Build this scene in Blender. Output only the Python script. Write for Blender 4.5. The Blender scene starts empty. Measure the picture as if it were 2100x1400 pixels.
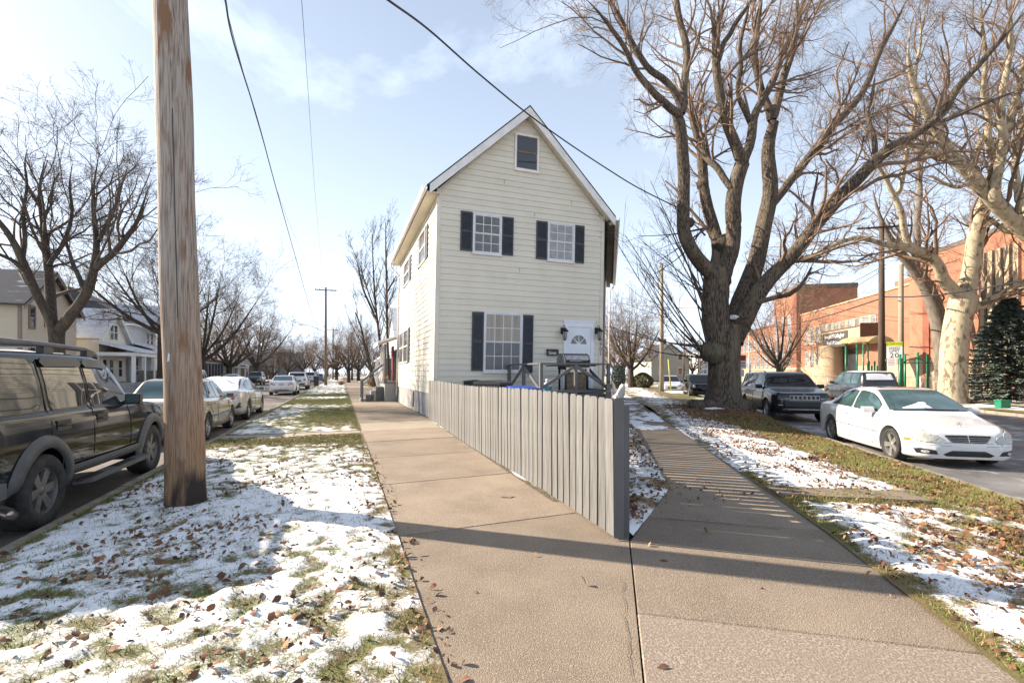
import bpy, bmesh, math, random
import numpy as np
from mathutils import Vector, Matrix, Quaternion

random.seed(7)
RNG = np.random.default_rng(11)
R = math.radians
SC = bpy.context.scene
COL = SC.collection

# ------------------------------------------------------------------ camera
# picture is 2100 x 1400; horizon at row 764, focal length 960 px, eye 1.5 m above the pavement
FPX, YH, CX, EYE = 960.0, 764.0, 1050.0, 1.5
cam = bpy.data.cameras.new('camera')
cam.sensor_width = 36.0
cam.lens = FPX / 2100.0 * 36.0
cam.shift_y = 64.0 / 2100.0
cam.clip_start = 0.05
cam.clip_end = 3000.0
cam_o = bpy.data.objects.new('camera', cam)
COL.objects.link(cam_o)
cam_o.location = (0, 0, EYE)
cam_o.rotation_euler = (R(90), 0, 0)
SC.camera = cam_o

# ------------------------------------------------------------------ sky and sun
SUN_EL = R(28.0)
SUN_H = Vector((-0.955, 0.297, 0)).normalized()
SUN = Vector((SUN_H.x * math.cos(SUN_EL), SUN_H.y * math.cos(SUN_EL), math.sin(SUN_EL)))
world = bpy.data.worlds.new('World')
SC.world = world
world.use_nodes = True
nt = world.node_tree
nt.nodes.clear()
wout = nt.nodes.new('ShaderNodeOutputWorld')
wbg = nt.nodes.new('ShaderNodeBackground')
wbg.inputs['Strength'].default_value = 0.050
sky = nt.nodes.new('ShaderNodeTexSky')
sky.sky_type = 'NISHITA'
sky.sun_disc = False
sky.sun_elevation = SUN_EL
sky.sun_rotation = math.atan2(SUN_H.x, SUN_H.y)
sky.air_density = 1.0
sky.dust_density = 1.0
sky.ozone_density = 1.0
# thin winter cloud, laid on a plane overhead so that it streaks towards the horizon
tco = nt.nodes.new('ShaderNodeTexCoord')
sep = nt.nodes.new('ShaderNodeSeparateXYZ')
nt.links.new(tco.outputs['Generated'], sep.inputs[0])
zc = nt.nodes.new('ShaderNodeMath'); zc.operation = 'MAXIMUM'; zc.inputs[1].default_value = 0.0
nt.links.new(sep.outputs['Z'], zc.inputs[0])
za = nt.nodes.new('ShaderNodeMath'); za.operation = 'ADD'; za.inputs[1].default_value = 0.22
nt.links.new(zc.outputs[0], za.inputs[0])
dv = nt.nodes.new('ShaderNodeVectorMath'); dv.operation = 'DIVIDE'
cmb = nt.nodes.new('ShaderNodeCombineXYZ')
for k in range(3):
    nt.links.new(za.outputs[0], cmb.inputs[k])
nt.links.new(tco.outputs['Generated'], dv.inputs[0])
nt.links.new(cmb.outputs[0], dv.inputs[1])
cmap = nt.nodes.new('ShaderNodeMapping')
cmap.inputs['Scale'].default_value = (1.0, 0.75, 0.0)
cmap.inputs['Rotation'].default_value = (0, 0, R(35))
cmap.inputs['Location'].default_value = (3.1, 1.7, 0)
nt.links.new(dv.outputs[0], cmap.inputs['Vector'])
cn = nt.nodes.new('ShaderNodeTexNoise')
cn.inputs['Scale'].default_value = 0.95
cn.inputs['Detail'].default_value = 9
cn.inputs['Roughness'].default_value = 0.6
cn.inputs['Distortion'].default_value = 0.5
nt.links.new(cmap.outputs[0], cn.inputs['Vector'])
cr = nt.nodes.new('ShaderNodeMapRange')
cr.interpolation_type = 'SMOOTHSTEP'
cr.inputs['From Min'].default_value = 0.43
cr.inputs['From Max'].default_value = 0.78
cr.inputs['To Max'].default_value = 0.85
cr.inputs['To Min'].default_value = 0.10
nt.links.new(cn.outputs['Fac'], cr.inputs['Value'])
cmix = nt.nodes.new('ShaderNodeMix'); cmix.data_type = 'RGBA'
cmix.inputs['B'].default_value = (11.6, 13.2, 15.6, 1)
# the haze veil thickens towards the horizon, where the path through it is longer
vd = nt.nodes.new('ShaderNodeMath'); vd.operation = 'DIVIDE'; vd.inputs[0].default_value = 0.23
vz = nt.nodes.new('ShaderNodeMath'); vz.operation = 'ADD'; vz.inputs[1].default_value = 0.23
nt.links.new(zc.outputs[0], vz.inputs[0]); nt.links.new(vz.outputs[0], vd.inputs[1])
vm = nt.nodes.new('ShaderNodeMath'); vm.operation = 'MAXIMUM'
nt.links.new(vd.outputs[0], vm.inputs[0]); nt.links.new(cr.outputs[0], vm.inputs[1])
nt.links.new(vm.outputs[0], cmix.inputs['Factor'])
nt.links.new(sky.outputs[0], cmix.inputs['A'])
nt.links.new(cmix.outputs['Result'], wbg.inputs['Color'])
nt.links.new(wbg.outputs[0], wout.inputs[0])

sun = bpy.data.lights.new('sun', 'SUN')
sun.energy = 5.0
sun.angle = R(0.55)
sun.color = (1.0, 0.86, 0.70)
sun_o = bpy.data.objects.new('sun', sun)
COL.objects.link(sun_o)
sun_o.location = (-40, 20, 40)
sun_o.rotation_euler = SUN.to_track_quat('Z', 'Y').to_euler()

SC.view_settings.view_transform = 'Standard'
SC.view_settings.look = 'None'
SC.view_settings.exposure = 1.4
SC.view_settings.gamma = 1.0
SC.view_settings.use_curve_mapping = False

# ------------------------------------------------------------------ pixel helpers
def G(px, py, z=0.0):
    """ground point (height z) under a pixel"""
    d = FPX * (EYE - z) / (py - YH)
    return Vector(((px - CX) / FPX * d, d, z))

def at(px, py, Y):
    """point on a pixel's ray at depth Y"""
    return Vector(((px - CX) / FPX * Y, Y, EYE - (py - YH) / FPX * Y))

ANG_L = R(20.03)                               # left street turns 20 degrees left of the view
dL = Vector((-math.sin(ANG_L), math.cos(ANG_L), 0))
nL = Vector((math.cos(ANG_L), math.sin(ANG_L), 0))
SR = 0.235                                     # right street: x grows 0.235 m per metre of depth
dR = Vector((SR, 1, 0)).normalized()
nR = Vector((dR.y, -dR.x, 0))
def LP(c, s, z=0.0):                            # left-street frame: c across (to the right), s along
    v = nL * c + dL * s
    return Vector((v.x, v.y, z))
def curbR(Y): return 5.18 + SR * Y
ROADL, ROADR = -0.12, -0.25

# ------------------------------------------------------------------ noise in python
def _hash(ix, iy, seed):
    h = (ix * 374761393 + iy * 668265263 + seed * 1442695041) & 0xFFFFFFFF
    h = ((h ^ (h >> 13)) * 1274126177) & 0xFFFFFFFF
    return ((h ^ (h >> 16)) & 0xFFFF) / 65535.0
def vnoise(x, y, seed=0):
    x = np.asarray(x, float); y = np.asarray(y, float)
    ix = np.floor(x).astype(np.int64); iy = np.floor(y).astype(np.int64)
    fx = x - ix; fy = y - iy
    fx = fx * fx * (3 - 2 * fx); fy = fy * fy * (3 - 2 * fy)
    a = _hash(ix, iy, seed); b = _hash(ix + 1, iy, seed)
    c = _hash(ix, iy + 1, seed); d = _hash(ix + 1, iy + 1, seed)
    return (a * (1 - fx) + b * fx) * (1 - fy) + (c * (1 - fx) + d * fx) * fy
def fbm(x, y, scale=1.0, octv=4, seed=0, gain=0.5):
    t = 0.0; amp = 1.0; tot = 0.0
    for k in range(octv):
        t = t + amp * vnoise(np.asarray(x) * scale + 17.3 * k, np.asarray(y) * scale - 9.1 * k, seed + k)
        tot += amp; amp *= gain; scale *= 2.03
    return t / tot

# ------------------------------------------------------------------ objects
def props(o, label=None, cat=None, group=None, kind=None):
    if label: o['label'] = label
    if cat: o['category'] = cat
    if group: o['group'] = group
    if kind: o['kind'] = kind
    return o
def empty(name, loc=(0, 0, 0), rz=0.0, **k):
    o = bpy.data.objects.new(name, None)
    o.empty_display_size = 0.2
    COL.objects.link(o)
    o.location = loc
    o.rotation_euler = (0, 0, rz)
    return props(o, **k)
def link(name, me, parent=None, **k):
    o = bpy.data.objects.new(name, me)
    COL.objects.link(o)
    if parent is not None: o.parent = parent
    return props(o, **k)
def copy_tree(o, parent=None):
    c = o.copy()
    COL.objects.link(c)
    c.parent = parent
    for ch in list(o.children):
        copy_tree(ch, c)
    return c

def np_mesh(name, V, Fq, mats=None, mi=None, smooth=False):
    """fast mesh from arrays; Fq is (n,3) or (n,4)"""
    V = np.ascontiguousarray(V, dtype=np.float32); Fq = np.ascontiguousarray(Fq, dtype=np.int32)
    me = bpy.data.meshes.new(name)
    n, k = Fq.shape
    me.vertices.add(len(V)); me.vertices.foreach_set('co', V.ravel())
    me.loops.add(n * k); me.loops.foreach_set('vertex_index', Fq.ravel())
    me.polygons.add(n)
    me.polygons.foreach_set('loop_start', np.arange(n, dtype=np.int32) * k)
    me.polygons.foreach_set('loop_total', np.full(n, k, dtype=np.int32))
    if mi is not None: me.polygons.foreach_set('material_index', np.asarray(mi, dtype=np.int32))
    if smooth: me.polygons.foreach_set('use_smooth', np.ones(n, dtype=bool))
    for m in (mats or []): me.materials.append(m)
    me.update(calc_edges=True)
    return me

class MB:
    """collects simple shapes into one mesh"""
    def __init__(s): s.v = []; s.f = []; s.m = []
    def add(s, vs, fs, m=0):
        o = len(s.v)
        s.v += [tuple(v) for v in vs]
        s.f += [tuple(i + o for i in f) for f in fs]
        s.m += [m] * len(fs)
        return s
    def box(s, x0, x1, y0, y1, z0, z1, m=0, M=None):
        vs = [Vector(p) for p in ((x0,y0,z0),(x1,y0,z0),(x1,y1,z0),(x0,y1,z0),(x0,y0,z1),(x1,y0,z1),(x1,y1,z1),(x0,y1,z1))]
        if M is not None: vs = [M @ v for v in vs]
        return s.add(vs, [(3,2,1,0),(4,5,6,7),(0,1,5,4),(1,2,6,5),(2,3,7,6),(3,0,4,7)], m)
    def bar(s, a, b, w, h, m=0, up=(0,0,1)):
        a = Vector(a); b = Vector(b); d = (b - a).normalized(); up = Vector(up)
        if abs(d.dot(up)) > 0.98: up = Vector((0,1,0))
        x = d.cross(up).normalized() * (w / 2); z = x.cross(d).normalized() * (h / 2)
        vs = [a-x-z, a+x-z, a+x+z, a-x+z, b-x-z, b+x-z, b+x+z, b-x+z]
        return s.add(vs, [(3,2,1,0),(4,5,6,7),(0,1,5,4),(1,2,6,5),(2,3,7,6),(3,0,4,7)], m)
    def prism(s, pts, off, m=0):
        """polygon pts extruded by vector off"""
        n = len(pts); off = Vector(off); P = [Vector(p) for p in pts]
        vs = P + [p + off for p in P]
        fs = [tuple(range(n - 1, -1, -1)), tuple(range(n, 2 * n))]
        fs += [(i, (i + 1) % n, n + (i + 1) % n, n + i) for i in range(n)]
        return s.add(vs, fs, m)
    def tube(s, path, rad, sides=8, m=0, caps=True):
        P = [Vector(p) for p in path]; n = len(P)
        if not hasattr(rad, '__len__'): rad = [rad] * n
        vs = []; ref = None
        for i, p in enumerate(P):
            d = (P[min(i + 1, n - 1)] - P[max(i - 1, 0)]).normalized()
            if ref is None: ref = Vector((0,0,1)) if abs(d.z) < 0.9 else Vector((1,0,0))
            x = d.cross(ref).normalized(); y = x.cross(d).normalized(); ref = y
            for k in range(sides):
                a = 2 * math.pi * k / sides
                vs.append(p + (x * math.cos(a) + y * math.sin(a)) * rad[i])
        fs = []
        for i in range(n - 1):
            for k in range(sides):
                k2 = (k + 1) % sides
                fs.append((i*sides+k, i*sides+k2, (i+1)*sides+k2, (i+1)*sides+k))
        if caps:
            fs.append(tuple(range(sides - 1, -1, -1)))
            fs.append(tuple((n - 1) * sides + k for k in range(sides)))
        return s.add(vs, fs, m)
    def lathe(s, prof, sides=24, axis='Z', M=None, m=0):
        """profile of (r, h)"""
        vs = []; n = len(prof)
        for r, h in prof:
            for k in range(sides):
                a = 2 * math.pi * k / sides
                p = {'Z': (r*math.cos(a), r*math.sin(a), h), 'X': (h, r*math.cos(a), r*math.sin(a)), 'Y': (r*math.sin(a), h, r*math.cos(a))}[axis]
                vs.append(M @ Vector(p) if M is not None else Vector(p))
        fs = [(i*sides+k, i*sides+(k+1)%sides, (i+1)*sides+(k+1)%sides, (i+1)*sides+k) for i in range(n-1) for k in range(sides)]
        return s.add(vs, fs, m)
    def mesh(s, name, mats, smooth=False, sharp=None):
        me = bpy.data.meshes.new(name)
        me.from_pydata(s.v, [], s.f)
        if not isinstance(mats, (list, tuple)): mats = [mats]
        for mt in mats: me.materials.append(mt)
        if len(mats) > 1: me.polygons.foreach_set('material_index', s.m)
        if smooth or sharp is not None:
            me.polygons.foreach_set('use_smooth', [True] * len(me.polygons))
            me.update()
            if sharp is not None: me.set_sharp_from_angle(angle=R(sharp))
        bm = bmesh.new(); bm.from_mesh(me)
        bmesh.ops.recalc_face_normals(bm, faces=bm.faces)
        bm.to_mesh(me); bm.free()
        me.update()
        return me
    def build(s, name, mats, parent=None, smooth=False, sharp=None, **k):
        return link(name, s.mesh(name, mats, smooth, sharp), parent, **k)

# ------------------------------------------------------------------ materials
MATS = {}
def mat(name, base, rough=0.7, base2=None, scale=4.0, lo=0.35, hi=0.65, bump=0.0, bscale=40.0, metal=0.0, spec=0.5, coat=0.0, tint=None,
        stretch=(1,1,1), rnd=0.0, detail=6.0, bdist=0.02, base3=None, scale3=0.8, lo3=0.5, hi3=0.75, emit=None, trans=0.0):
    """procedural principled material: base colour broken up by up to two noises, bump from a third"""
    m = bpy.data.materials.new(name)
    m.use_nodes = True
    t = m.node_tree; N = t.nodes; b = N['Principled BSDF']
    b.inputs['Roughness'].default_value = rough
    b.inputs['Metallic'].default_value = metal
    b.inputs['Specular IOR Level'].default_value = spec
    b.inputs['Coat Weight'].default_value = coat
    b.inputs['Coat Roughness'].default_value = 0.04
    if tint: b.inputs['Specular Tint'].default_value = (*tint, 1)
    if trans: b.inputs['Transmission Weight'].default_value = trans
    tc = N.new('ShaderNodeTexCoord'); mp = N.new('ShaderNodeMapping')
    mp.inputs['Scale'].default_value = stretch
    t.links.new(tc.outputs['Object'], mp.inputs['Vector'])
    col = None
    def noise_mix(prev, c2, sc, l, h, vec=mp):
        n = N.new('ShaderNodeTexNoise'); n.inputs['Scale'].default_value = sc; n.inputs['Detail'].default_value = detail
        n.inputs['Roughness'].default_value = 0.62
        t.links.new(vec.outputs[0], n.inputs['Vector'])
        r = N.new('ShaderNodeMapRange'); r.inputs['From Min'].default_value = l; r.inputs['From Max'].default_value = h
        t.links.new(n.outputs['Fac'], r.inputs['Value'])
        x = N.new('ShaderNodeMix'); x.data_type = 'RGBA'
        if prev is None: x.inputs['A'].default_value = (*base, 1)
        else: t.links.new(prev, x.inputs['A'])
        x.inputs['B'].default_value = (*c2, 1)
        t.links.new(r.outputs[0], x.inputs['Factor'])
        return x.outputs['Result']
    if base2 is not None: col = noise_mix(None, base2, scale, lo, hi)
    if base3 is not None: col = noise_mix(col, base3, scale3, lo3, hi3)
    if rnd:
        oi = N.new('ShaderNodeObjectInfo')
        mr = N.new('ShaderNodeMapRange'); mr.inputs['To Min'].default_value = 1 - rnd; mr.inputs['To Max'].default_value = 1 + rnd
        t.links.new(oi.outputs['Random'], mr.inputs['Value'])
        hs = N.new('ShaderNodeHueSaturation')
        t.links.new(mr.outputs[0], hs.inputs['Value'])
        if col is None: hs.inputs['Color'].default_value = (*base, 1)
        else: t.links.new(col, hs.inputs['Color'])
        col = hs.outputs[0]
    if col is None: b.inputs['Base Color'].default_value = (*base, 1)
    else: t.links.new(col, b.inputs['Base Color'])
    if bump:
        n = N.new('ShaderNodeTexNoise'); n.inputs['Scale'].default_value = bscale; n.inputs['Detail'].default_value = 5
        t.links.new(mp.outputs[0], n.inputs['Vector'])
        bp = N.new('ShaderNodeBump'); bp.inputs['Strength'].default_value = min(1.0, bump); bp.inputs['Distance'].default_value = bdist
        t.links.new(n.outputs['Fac'], bp.inputs['Height'])
        t.links.new(bp.outputs[0], b.inputs['Normal'])
    if emit:
        b.inputs['Emission Color'].default_value = (*emit[0], 1); b.inputs['Emission Strength'].default_value = emit[1]
    MATS[name] = m
    return m

M_CONC = mat('concrete_pavement', (0.265,0.210,0.155), 0.92, (0.185,0.143,0.104), 1.3, bump=0.6, bscale=130, rnd=0.16, base3=(0.40,0.34,0.275), scale3=75, lo3=0.50, hi3=0.70, detail=8)
M_CONC2 = mat('pale_concrete', (0.32,0.27,0.21), 0.9, (0.27,0.225,0.175), 4.0, bump=0.3, bscale=120, rnd=0.04, base3=(0.42,0.365,0.29), scale3=90, lo3=0.5, hi3=0.7)
M_CONC3 = mat('coarse_aggregate', (0.19,0.15,0.115), 0.95, (0.33,0.28,0.235), 60, lo=0.46, hi=0.60, bump=0.35, bscale=90, base3=(0.22,0.175,0.135), scale3=4, lo3=0.45, hi3=0.75)
M_JOINT = mat('joint_dirt', (0.085,0.065,0.045), 0.95, (0.16,0.13,0.10), 9, bump=0.5)
M_KERB = mat('kerb_stone', (0.30,0.26,0.21), 0.9, (0.16,0.14,0.10), 5, bump=0.4, bscale=60)
M_WHITE = mat('white_paint', (0.80,0.80,0.80), 0.45, (0.72,0.72,0.73), 3)
M_WHITE_T = mat('white_trim', (0.78,0.77,0.76), 0.5, (0.66,0.64,0.62), 2.5, bump=0.05)
M_SNOW = mat('snow', (0.86,0.87,0.90), 0.6, (0.80,0.82,0.86), 6, bump=0.35, bscale=45)
M_BLACK = mat('black_plastic', (0.015,0.015,0.016), 0.5, (0.03,0.03,0.03), 8)
M_STEEL = mat('galvanised_steel', (0.42,0.42,0.42), 0.4, (0.30,0.30,0.31), 12, metal=0.8)
M_WIRE = mat('black_cable', (0.02,0.02,0.022), 0.6)
M_DARKGLASS = mat('window_glass', (0.035,0.04,0.045), 0.04, spec=0.8)
# ================================================================== THE SETTING
def lawn_material(name, green, green2, dirt, thr=0.5):
    m = bpy.data.materials.new(name); m.use_nodes = True
    t = m.node_tree; N = t.nodes; b = N['Principled BSDF']
    tc = N.new('ShaderNodeTexCoord')
    def noise(sc, det=6):
        n = N.new('ShaderNodeTexNoise'); n.inputs['Scale'].default_value = sc; n.inputs['Detail'].default_value = det
        n.inputs['Roughness'].default_value = 0.65
        t.links.new(tc.outputs['Object'], n.inputs['Vector']); return n
    def rng(src, a, c, lo=0.0, hi=1.0):
        r = N.new('ShaderNodeMapRange'); r.inputs['From Min'].default_value = a; r.inputs['From Max'].default_value = c
        r.inputs['To Min'].default_value = lo; r.inputs['To Max'].default_value = hi
        t.links.new(src, r.inputs['Value']); return r.outputs[0]
    def mix(fac, A, B):
        x = N.new('ShaderNodeMix'); x.data_type = 'RGBA'
        t.links.new(fac, x.inputs['Factor'])
        for k, v in (('A', A), ('B', B)):
            if isinstance(v, tuple): x.inputs[k].default_value = (*v, 1)
            else: t.links.new(v, x.inputs[k])
        return x.outputs['Result']
    at1 = N.new('ShaderNodeAttribute'); at1.attribute_name = 'snow'
    at2 = N.new('ShaderNodeAttribute'); at2.attribute_name = 'dry'
    n1 = noise(34, 8); n2 = noise(7); n3 = noise(110, 5); n4 = noise(2.2)
    g = mix(rng(n3.outputs['Fac'], 0.35, 0.65), green, green2)
    g = mix(rng(n2.outputs['Fac'], 0.42, 0.68), g, dirt)
    dry = mix(rng(n3.outputs['Fac'], 0.35, 0.65), (0.25,0.17,0.075), (0.13,0.075,0.035))
    g = mix(at2.outputs['Fac'], g, dry)
    ad = N.new('ShaderNodeMath'); ad.operation = 'MULTIPLY_ADD'; ad.inputs[1].default_value = 0.80
    t.links.new(n1.outputs['Fac'], ad.inputs[0]); t.links.new(at1.outputs['Fac'], ad.inputs[2])
    ad2 = N.new('ShaderNodeMath'); ad2.operation = 'MULTIPLY_ADD'; ad2.inputs[1].default_value = 0.95
    t.links.new(n3.outputs['Fac'], ad2.inputs[0]); t.links.new(ad.outputs[0], ad2.inputs[2])
    f = rng(ad2.outputs[0], thr + 0.84, thr + 1.13)
    snow = mix(rng(n4.outputs['Fac'], 0.3, 0.7), (0.80,0.815,0.85), (0.88,0.885,0.90))
    t.links.new(mix(f, g, snow), b.inputs['Base Color'])
    b.inputs['Roughness'].default_value = 0.75
    bp = N.new('ShaderNodeBump'); bp.inputs['Strength'].default_value = 0.55; bp.inputs['Distance'].default_value = 0.025
    t.links.new(ad2.outputs[0], bp.inputs['Height']); t.links.new(bp.outputs[0], b.inputs['Normal'])
    return m
M_LAWN = lawn_material('snowy_lawn', (0.095,0.125,0.022), (0.15,0.165,0.035), (0.085,0.06,0.032))

def grid_sheet(name, Pf, a, b, snow, zf, dry=None, mats=None, parent=None, **k):
    """sheet over parameters a (across) x b (along); snow/dry/z given as functions of world x, y and the parameters"""
    A, B = np.meshgrid(a, b)
    X, Y = Pf(A, B)
    Z = zf(X, Y, A, B)
    V = np.stack([X, Y, Z], -1).reshape(-1, 3)
    na, nb = len(a), len(b)
    i = np.arange(na * nb).reshape(nb, na)
    Fq = np.stack([i[:-1,:-1], i[:-1,1:], i[1:,1:], i[1:,:-1]], -1).reshape(-1, 4)
    me = np_mesh(name, V, Fq, mats or [M_LAWN], smooth=True)
    s = snow(X, Y, A, B).ravel().astype(np.float32)
    at_ = me.attributes.new('snow', 'FLOAT', 'POINT'); at_.data.foreach_set('value', s)
    d = (dry(X, Y, A, B) if dry else np.zeros_like(X)).ravel().astype(np.float32)
    at_ = me.attributes.new('dry', 'FLOAT', 'POINT'); at_.data.foreach_set('value', np.clip(d, 0, 1))
    return link(name, me, parent, **k)

def LPn(c, s): return nL.x * c + dL.x * s, nL.y * c + dL.y * s

# ---- base ground to the horizon
gm = MB()
gm.add([(-900,-300,-0.42),(900,-300,-0.42),(900,1500,-0.42),(-900,1500,-0.42)], [(0,1,2,3)])
M_GROUND = mat('far_ground', (0.20,0.165,0.10), 0.9, (0.11,0.10,0.05), 0.25, base3=(0.62,0.63,0.66), scale3=0.13, lo3=0.44, hi3=0.60)
gm.build('ground', M_GROUND, kind='structure')

# ---- roads
M_ROADL = mat('old_asphalt', (0.155,0.135,0.115), 0.85, (0.105,0.09,0.078), 1.2, bump=0.4, bscale=90, base3=(0.34,0.33,0.33), scale3=0.7, lo3=0.58, hi3=0.80, stretch=(1,1,1))
M_ROADR = mat('salted_asphalt', (0.10,0.095,0.09), 0.6, (0.20,0.195,0.19), 0.9, lo=0.38, hi=0.66, bump=0.4, bscale=90, base3=(0.55,0.55,0.57), scale3=1.4, lo3=0.55, hi3=0.72)
def strip(name, pts, m, **k):
    b = MB(); b.add(pts, [tuple(range(len(pts)))]); return b.build(name, m, **k)
CLF = -12.2
strip('left_road', [LP(CLF, -6, ROADL), LP(-2.75, -6, ROADL), LP(-2.75, 420, ROADL), LP(CLF, 420, ROADL)], M_ROADL, kind='structure')
strip('right_road', [(curbR(-4), -4, ROADR), (curbR(-4) + 10.6, -4, ROADR), (curbR(300) + 10.6, 300, ROADR), (curbR(300), 300, ROADR)], M_ROADR, kind='structure')
def kerb(name, a, b, side, z0, z1, w=0.15, n=1, **k):
    """kerb stones, one mesh each"""
    a = Vector(a); b = Vector(b); d = (b - a).normalized(); q = Vector((d.y, -d.x, 0)) * side
    root = MB()
    L = (b - a).length
    root.prism([a + Vector((0,0,z0-0.1)), b + Vector((0,0,z0-0.1)), b + q*w + Vector((0,0,z0-0.1)), a + q*w + Vector((0,0,z0-0.1))], (0,0,z1 - z0 + 0.085))
    o = root.build(name, M_JOINT, kind='structure')
    step = 2.4
    for i in range(n):
        p = a + d * (i * step + 0.012); e = a + d * min((i + 1) * step - 0.012, L)
        zz = z1 + random.uniform(-0.008, 0.006)
        m = MB(); m.prism([p - q*0.004 + Vector((0,0,z0-0.05)), e - q*0.004 + Vector((0,0,z0-0.05)), e + q*(w+0.004) + Vector((0,0,z0-0.05)), p + q*(w+0.004) + Vector((0,0,z0-0.05))], (0,0,zz - z0 + 0.05))
        m.build('kerb_stone', M_KERB, o)
    return o
kerb('kerb_left', LP(-2.75, -2), LP(-2.75, 120), 1, ROADL, 0.0, n=26)
kerb('kerb_right', (curbR(1), 1, 0), (curbR(75), 75, 0), -1, ROADR, -0.135, n=24)
kerb('kerb_left_far', LP(CLF, 0), LP(CLF, 130), -1, ROADL, 0.02, n=0)
kerb('kerb_right_far', (curbR(4) + 10.6, 4, 0), (curbR(90) + 10.6, 90, 0), 1, ROADR, -0.12, n=22)

# ---- verge on the left: snow over grass
def bumps(X, Y, amp=0.03):
    return amp * (fbm(X, Y, 3.2, 4, 5) - 0.5) * 2 + amp * 0.5 * (fbm(X, Y, 14, 3, 9) - 0.5) * 2
def snowL(X, Y, c, s):
    v = 0.585 + (fbm(X, Y, 1.1, 3, 21) - 0.5) * 0.4 + (fbm(X, Y, 9.0, 3, 22) - 0.5) * 0.95
    v += 0.16 * np.exp(-((s - 5.6) / 2.2) ** 2)
    green = np.exp(-((s - 17.2) / 2.6) ** 2) / (1 + np.exp(-(c + 0.9) * 3))
    green = green + 0.8 * np.exp(-((s - 26) / 2.0) ** 2) + 0.7 * np.exp(-((s - 33) / 1.5) ** 2)
    v -= 0.9 * green
    v -= 0.5 * np.exp(-((s - 11.2) / 0.7) ** 2) + 0.20 * np.exp(-((c - 0.46) / 0.12) ** 2) + 0.5 * np.exp(-((c + 2.62) / 0.09) ** 2)
    return v
def dryL(X, Y, c, s):
    d = fbm(X, Y, 2.0, 3, 31) * 0.9 - 0.25
    d += 0.8 * np.exp(-((s - 11.4) / 1.0) ** 2) + 0.5 * np.exp(-((s - 14.6) / 0.8) ** 2) * (c > -0.8)
    d += 0.35 * np.exp(-((c - 0.46) / 0.15) ** 2)
    return d
def zL(X, Y, c, s):
    edge = np.clip(np.minimum((0.46 - c) / 0.25, (c + 2.6) / 0.25), 0, 1)
    near = 0.012 + bumps(X, Y, 0.026) * (0.25 + 0.75 * edge) * (0.1 + 0.9 * np.clip((np.abs(s - 12.5) - 0.33) / 0.5, 0, 1)) + 0.012 * edge * (np.abs(s - 12.5) > 0.6) + 0.016 * np.clip((snowL(X, Y, c, s) - 0.42) / 0.3, 0, 1) * edge * np.clip((np.abs(s - 12.5) - 0.33) / 0.5, 0, 1)
    return near
grid_sheet('verge_left', LPn, np.linspace(-2.6, 0.485, 110), np.concatenate([np.linspace(-3, 12.19, 420)]), snowL, zL, dryL, kind='structure')
grid_sheet('verge_left_far', LPn, np.linspace(-2.6, 0.485, 60), np.concatenate([np.linspace(12.81, 30, 240), np.linspace(30.2, 160, 200)]), snowL, zL, dryL, kind='structure')

# ---- pavement slabs, left
def slab(parent, pts, m, top=0.0, th=0.11, name='slab'):
    b = MB()
    ctr = sum((Vector(p) for p in pts), Vector()) / len(pts)
    g = 0.006
    q = []
    for p in pts:
        p = Vector(p); v = (ctr - p); q.append(p + v.normalized() * g * 1.6)
    tx, ty = random.uniform(-0.0012, 0.0012), random.uniform(-0.0012, 0.0012)
    up = [Vector((p.x, p.y, top + (p.x - ctr.x) * tx + (p.y - ctr.y) * ty)) for p in q]
    n = len(q)
    inner = [u + (ctr - u).normalized() * 0.012 for u in up]
    lowr = [Vector((u.x, u.y, u.z - 0.008)) for u in up]
    base = [Vector((u.x, u.y, top - th)) for u in up]
    vs = [Vector((p.x, p.y, u.z)) for p, u in zip(inner, up)] + lowr + base
    fs = [tuple(range(n))]
    for r in (0, 1):
        fs += [(r*n+i, (r+1)*n+i, (r+1)*n+(i+1)%n, r*n+(i+1)%n) for i in range(n)]
    b.add(vs, fs)
    return b.build(name, m, parent)
sw = MB()
sw.add([LP(0.46, -3, -0.016), LP(1.05, -3, -0.016), (1.03, 4.2, -0.016), LP(2.45, 5, -0.016), LP(2.75, 13, -0.016), LP(2.75, 170, -0.016), LP(0.46, 170, -0.016)], [tuple(range(7))])
SWL = sw.build('sidewalk_left', M_JOINT, kind='structure')
def jointX(Y): return 0.636 + (Y - 2.26) * 0.214          # seam where the two pavements meet
js = [-1.7, 0.34, 4.40, 6.5, 8.55, 10.6, 12.65]
while js[-1] < 90: js.append(js[-1] + 2.03)
def right_c(s):                                            # right edge of the left pavement
    if s < 4.9:
        # seam line in street coordinates
        Y = 2.26
        for _ in range(12):
            x = jointX(Y); Y = Y + (s - (x * dL.x + Y * dL.y)) * 0.9
        return jointX(Y) * nL.x + Y * nL.y
    return min(2.33 + (s - 4.9) * 0.032, 2.68)
for i in range(len(js) - 1):
    a, b_ = js[i], js[i + 1]
    sk = 0.12
    ra, rb = right_c(a + sk), right_c(b_ + sk)
    pts = [LP(0.46, a), LP(ra, a + sk), LP(rb, b_ + sk), LP(0.46, b_)]
    if a < 4.7 < b_ + 1.0 and a > 4:
        pts = [LP(0.46, a), LP(ra, a + sk), LP(2.335, 4.95), LP(rb, b_ + sk), LP(0.46, b_)]
    slab(SWL, pts, M_CONC2 if 12 < a < 14.5 else M_CONC, top=random.uniform(-0.003, 0.003))
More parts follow.
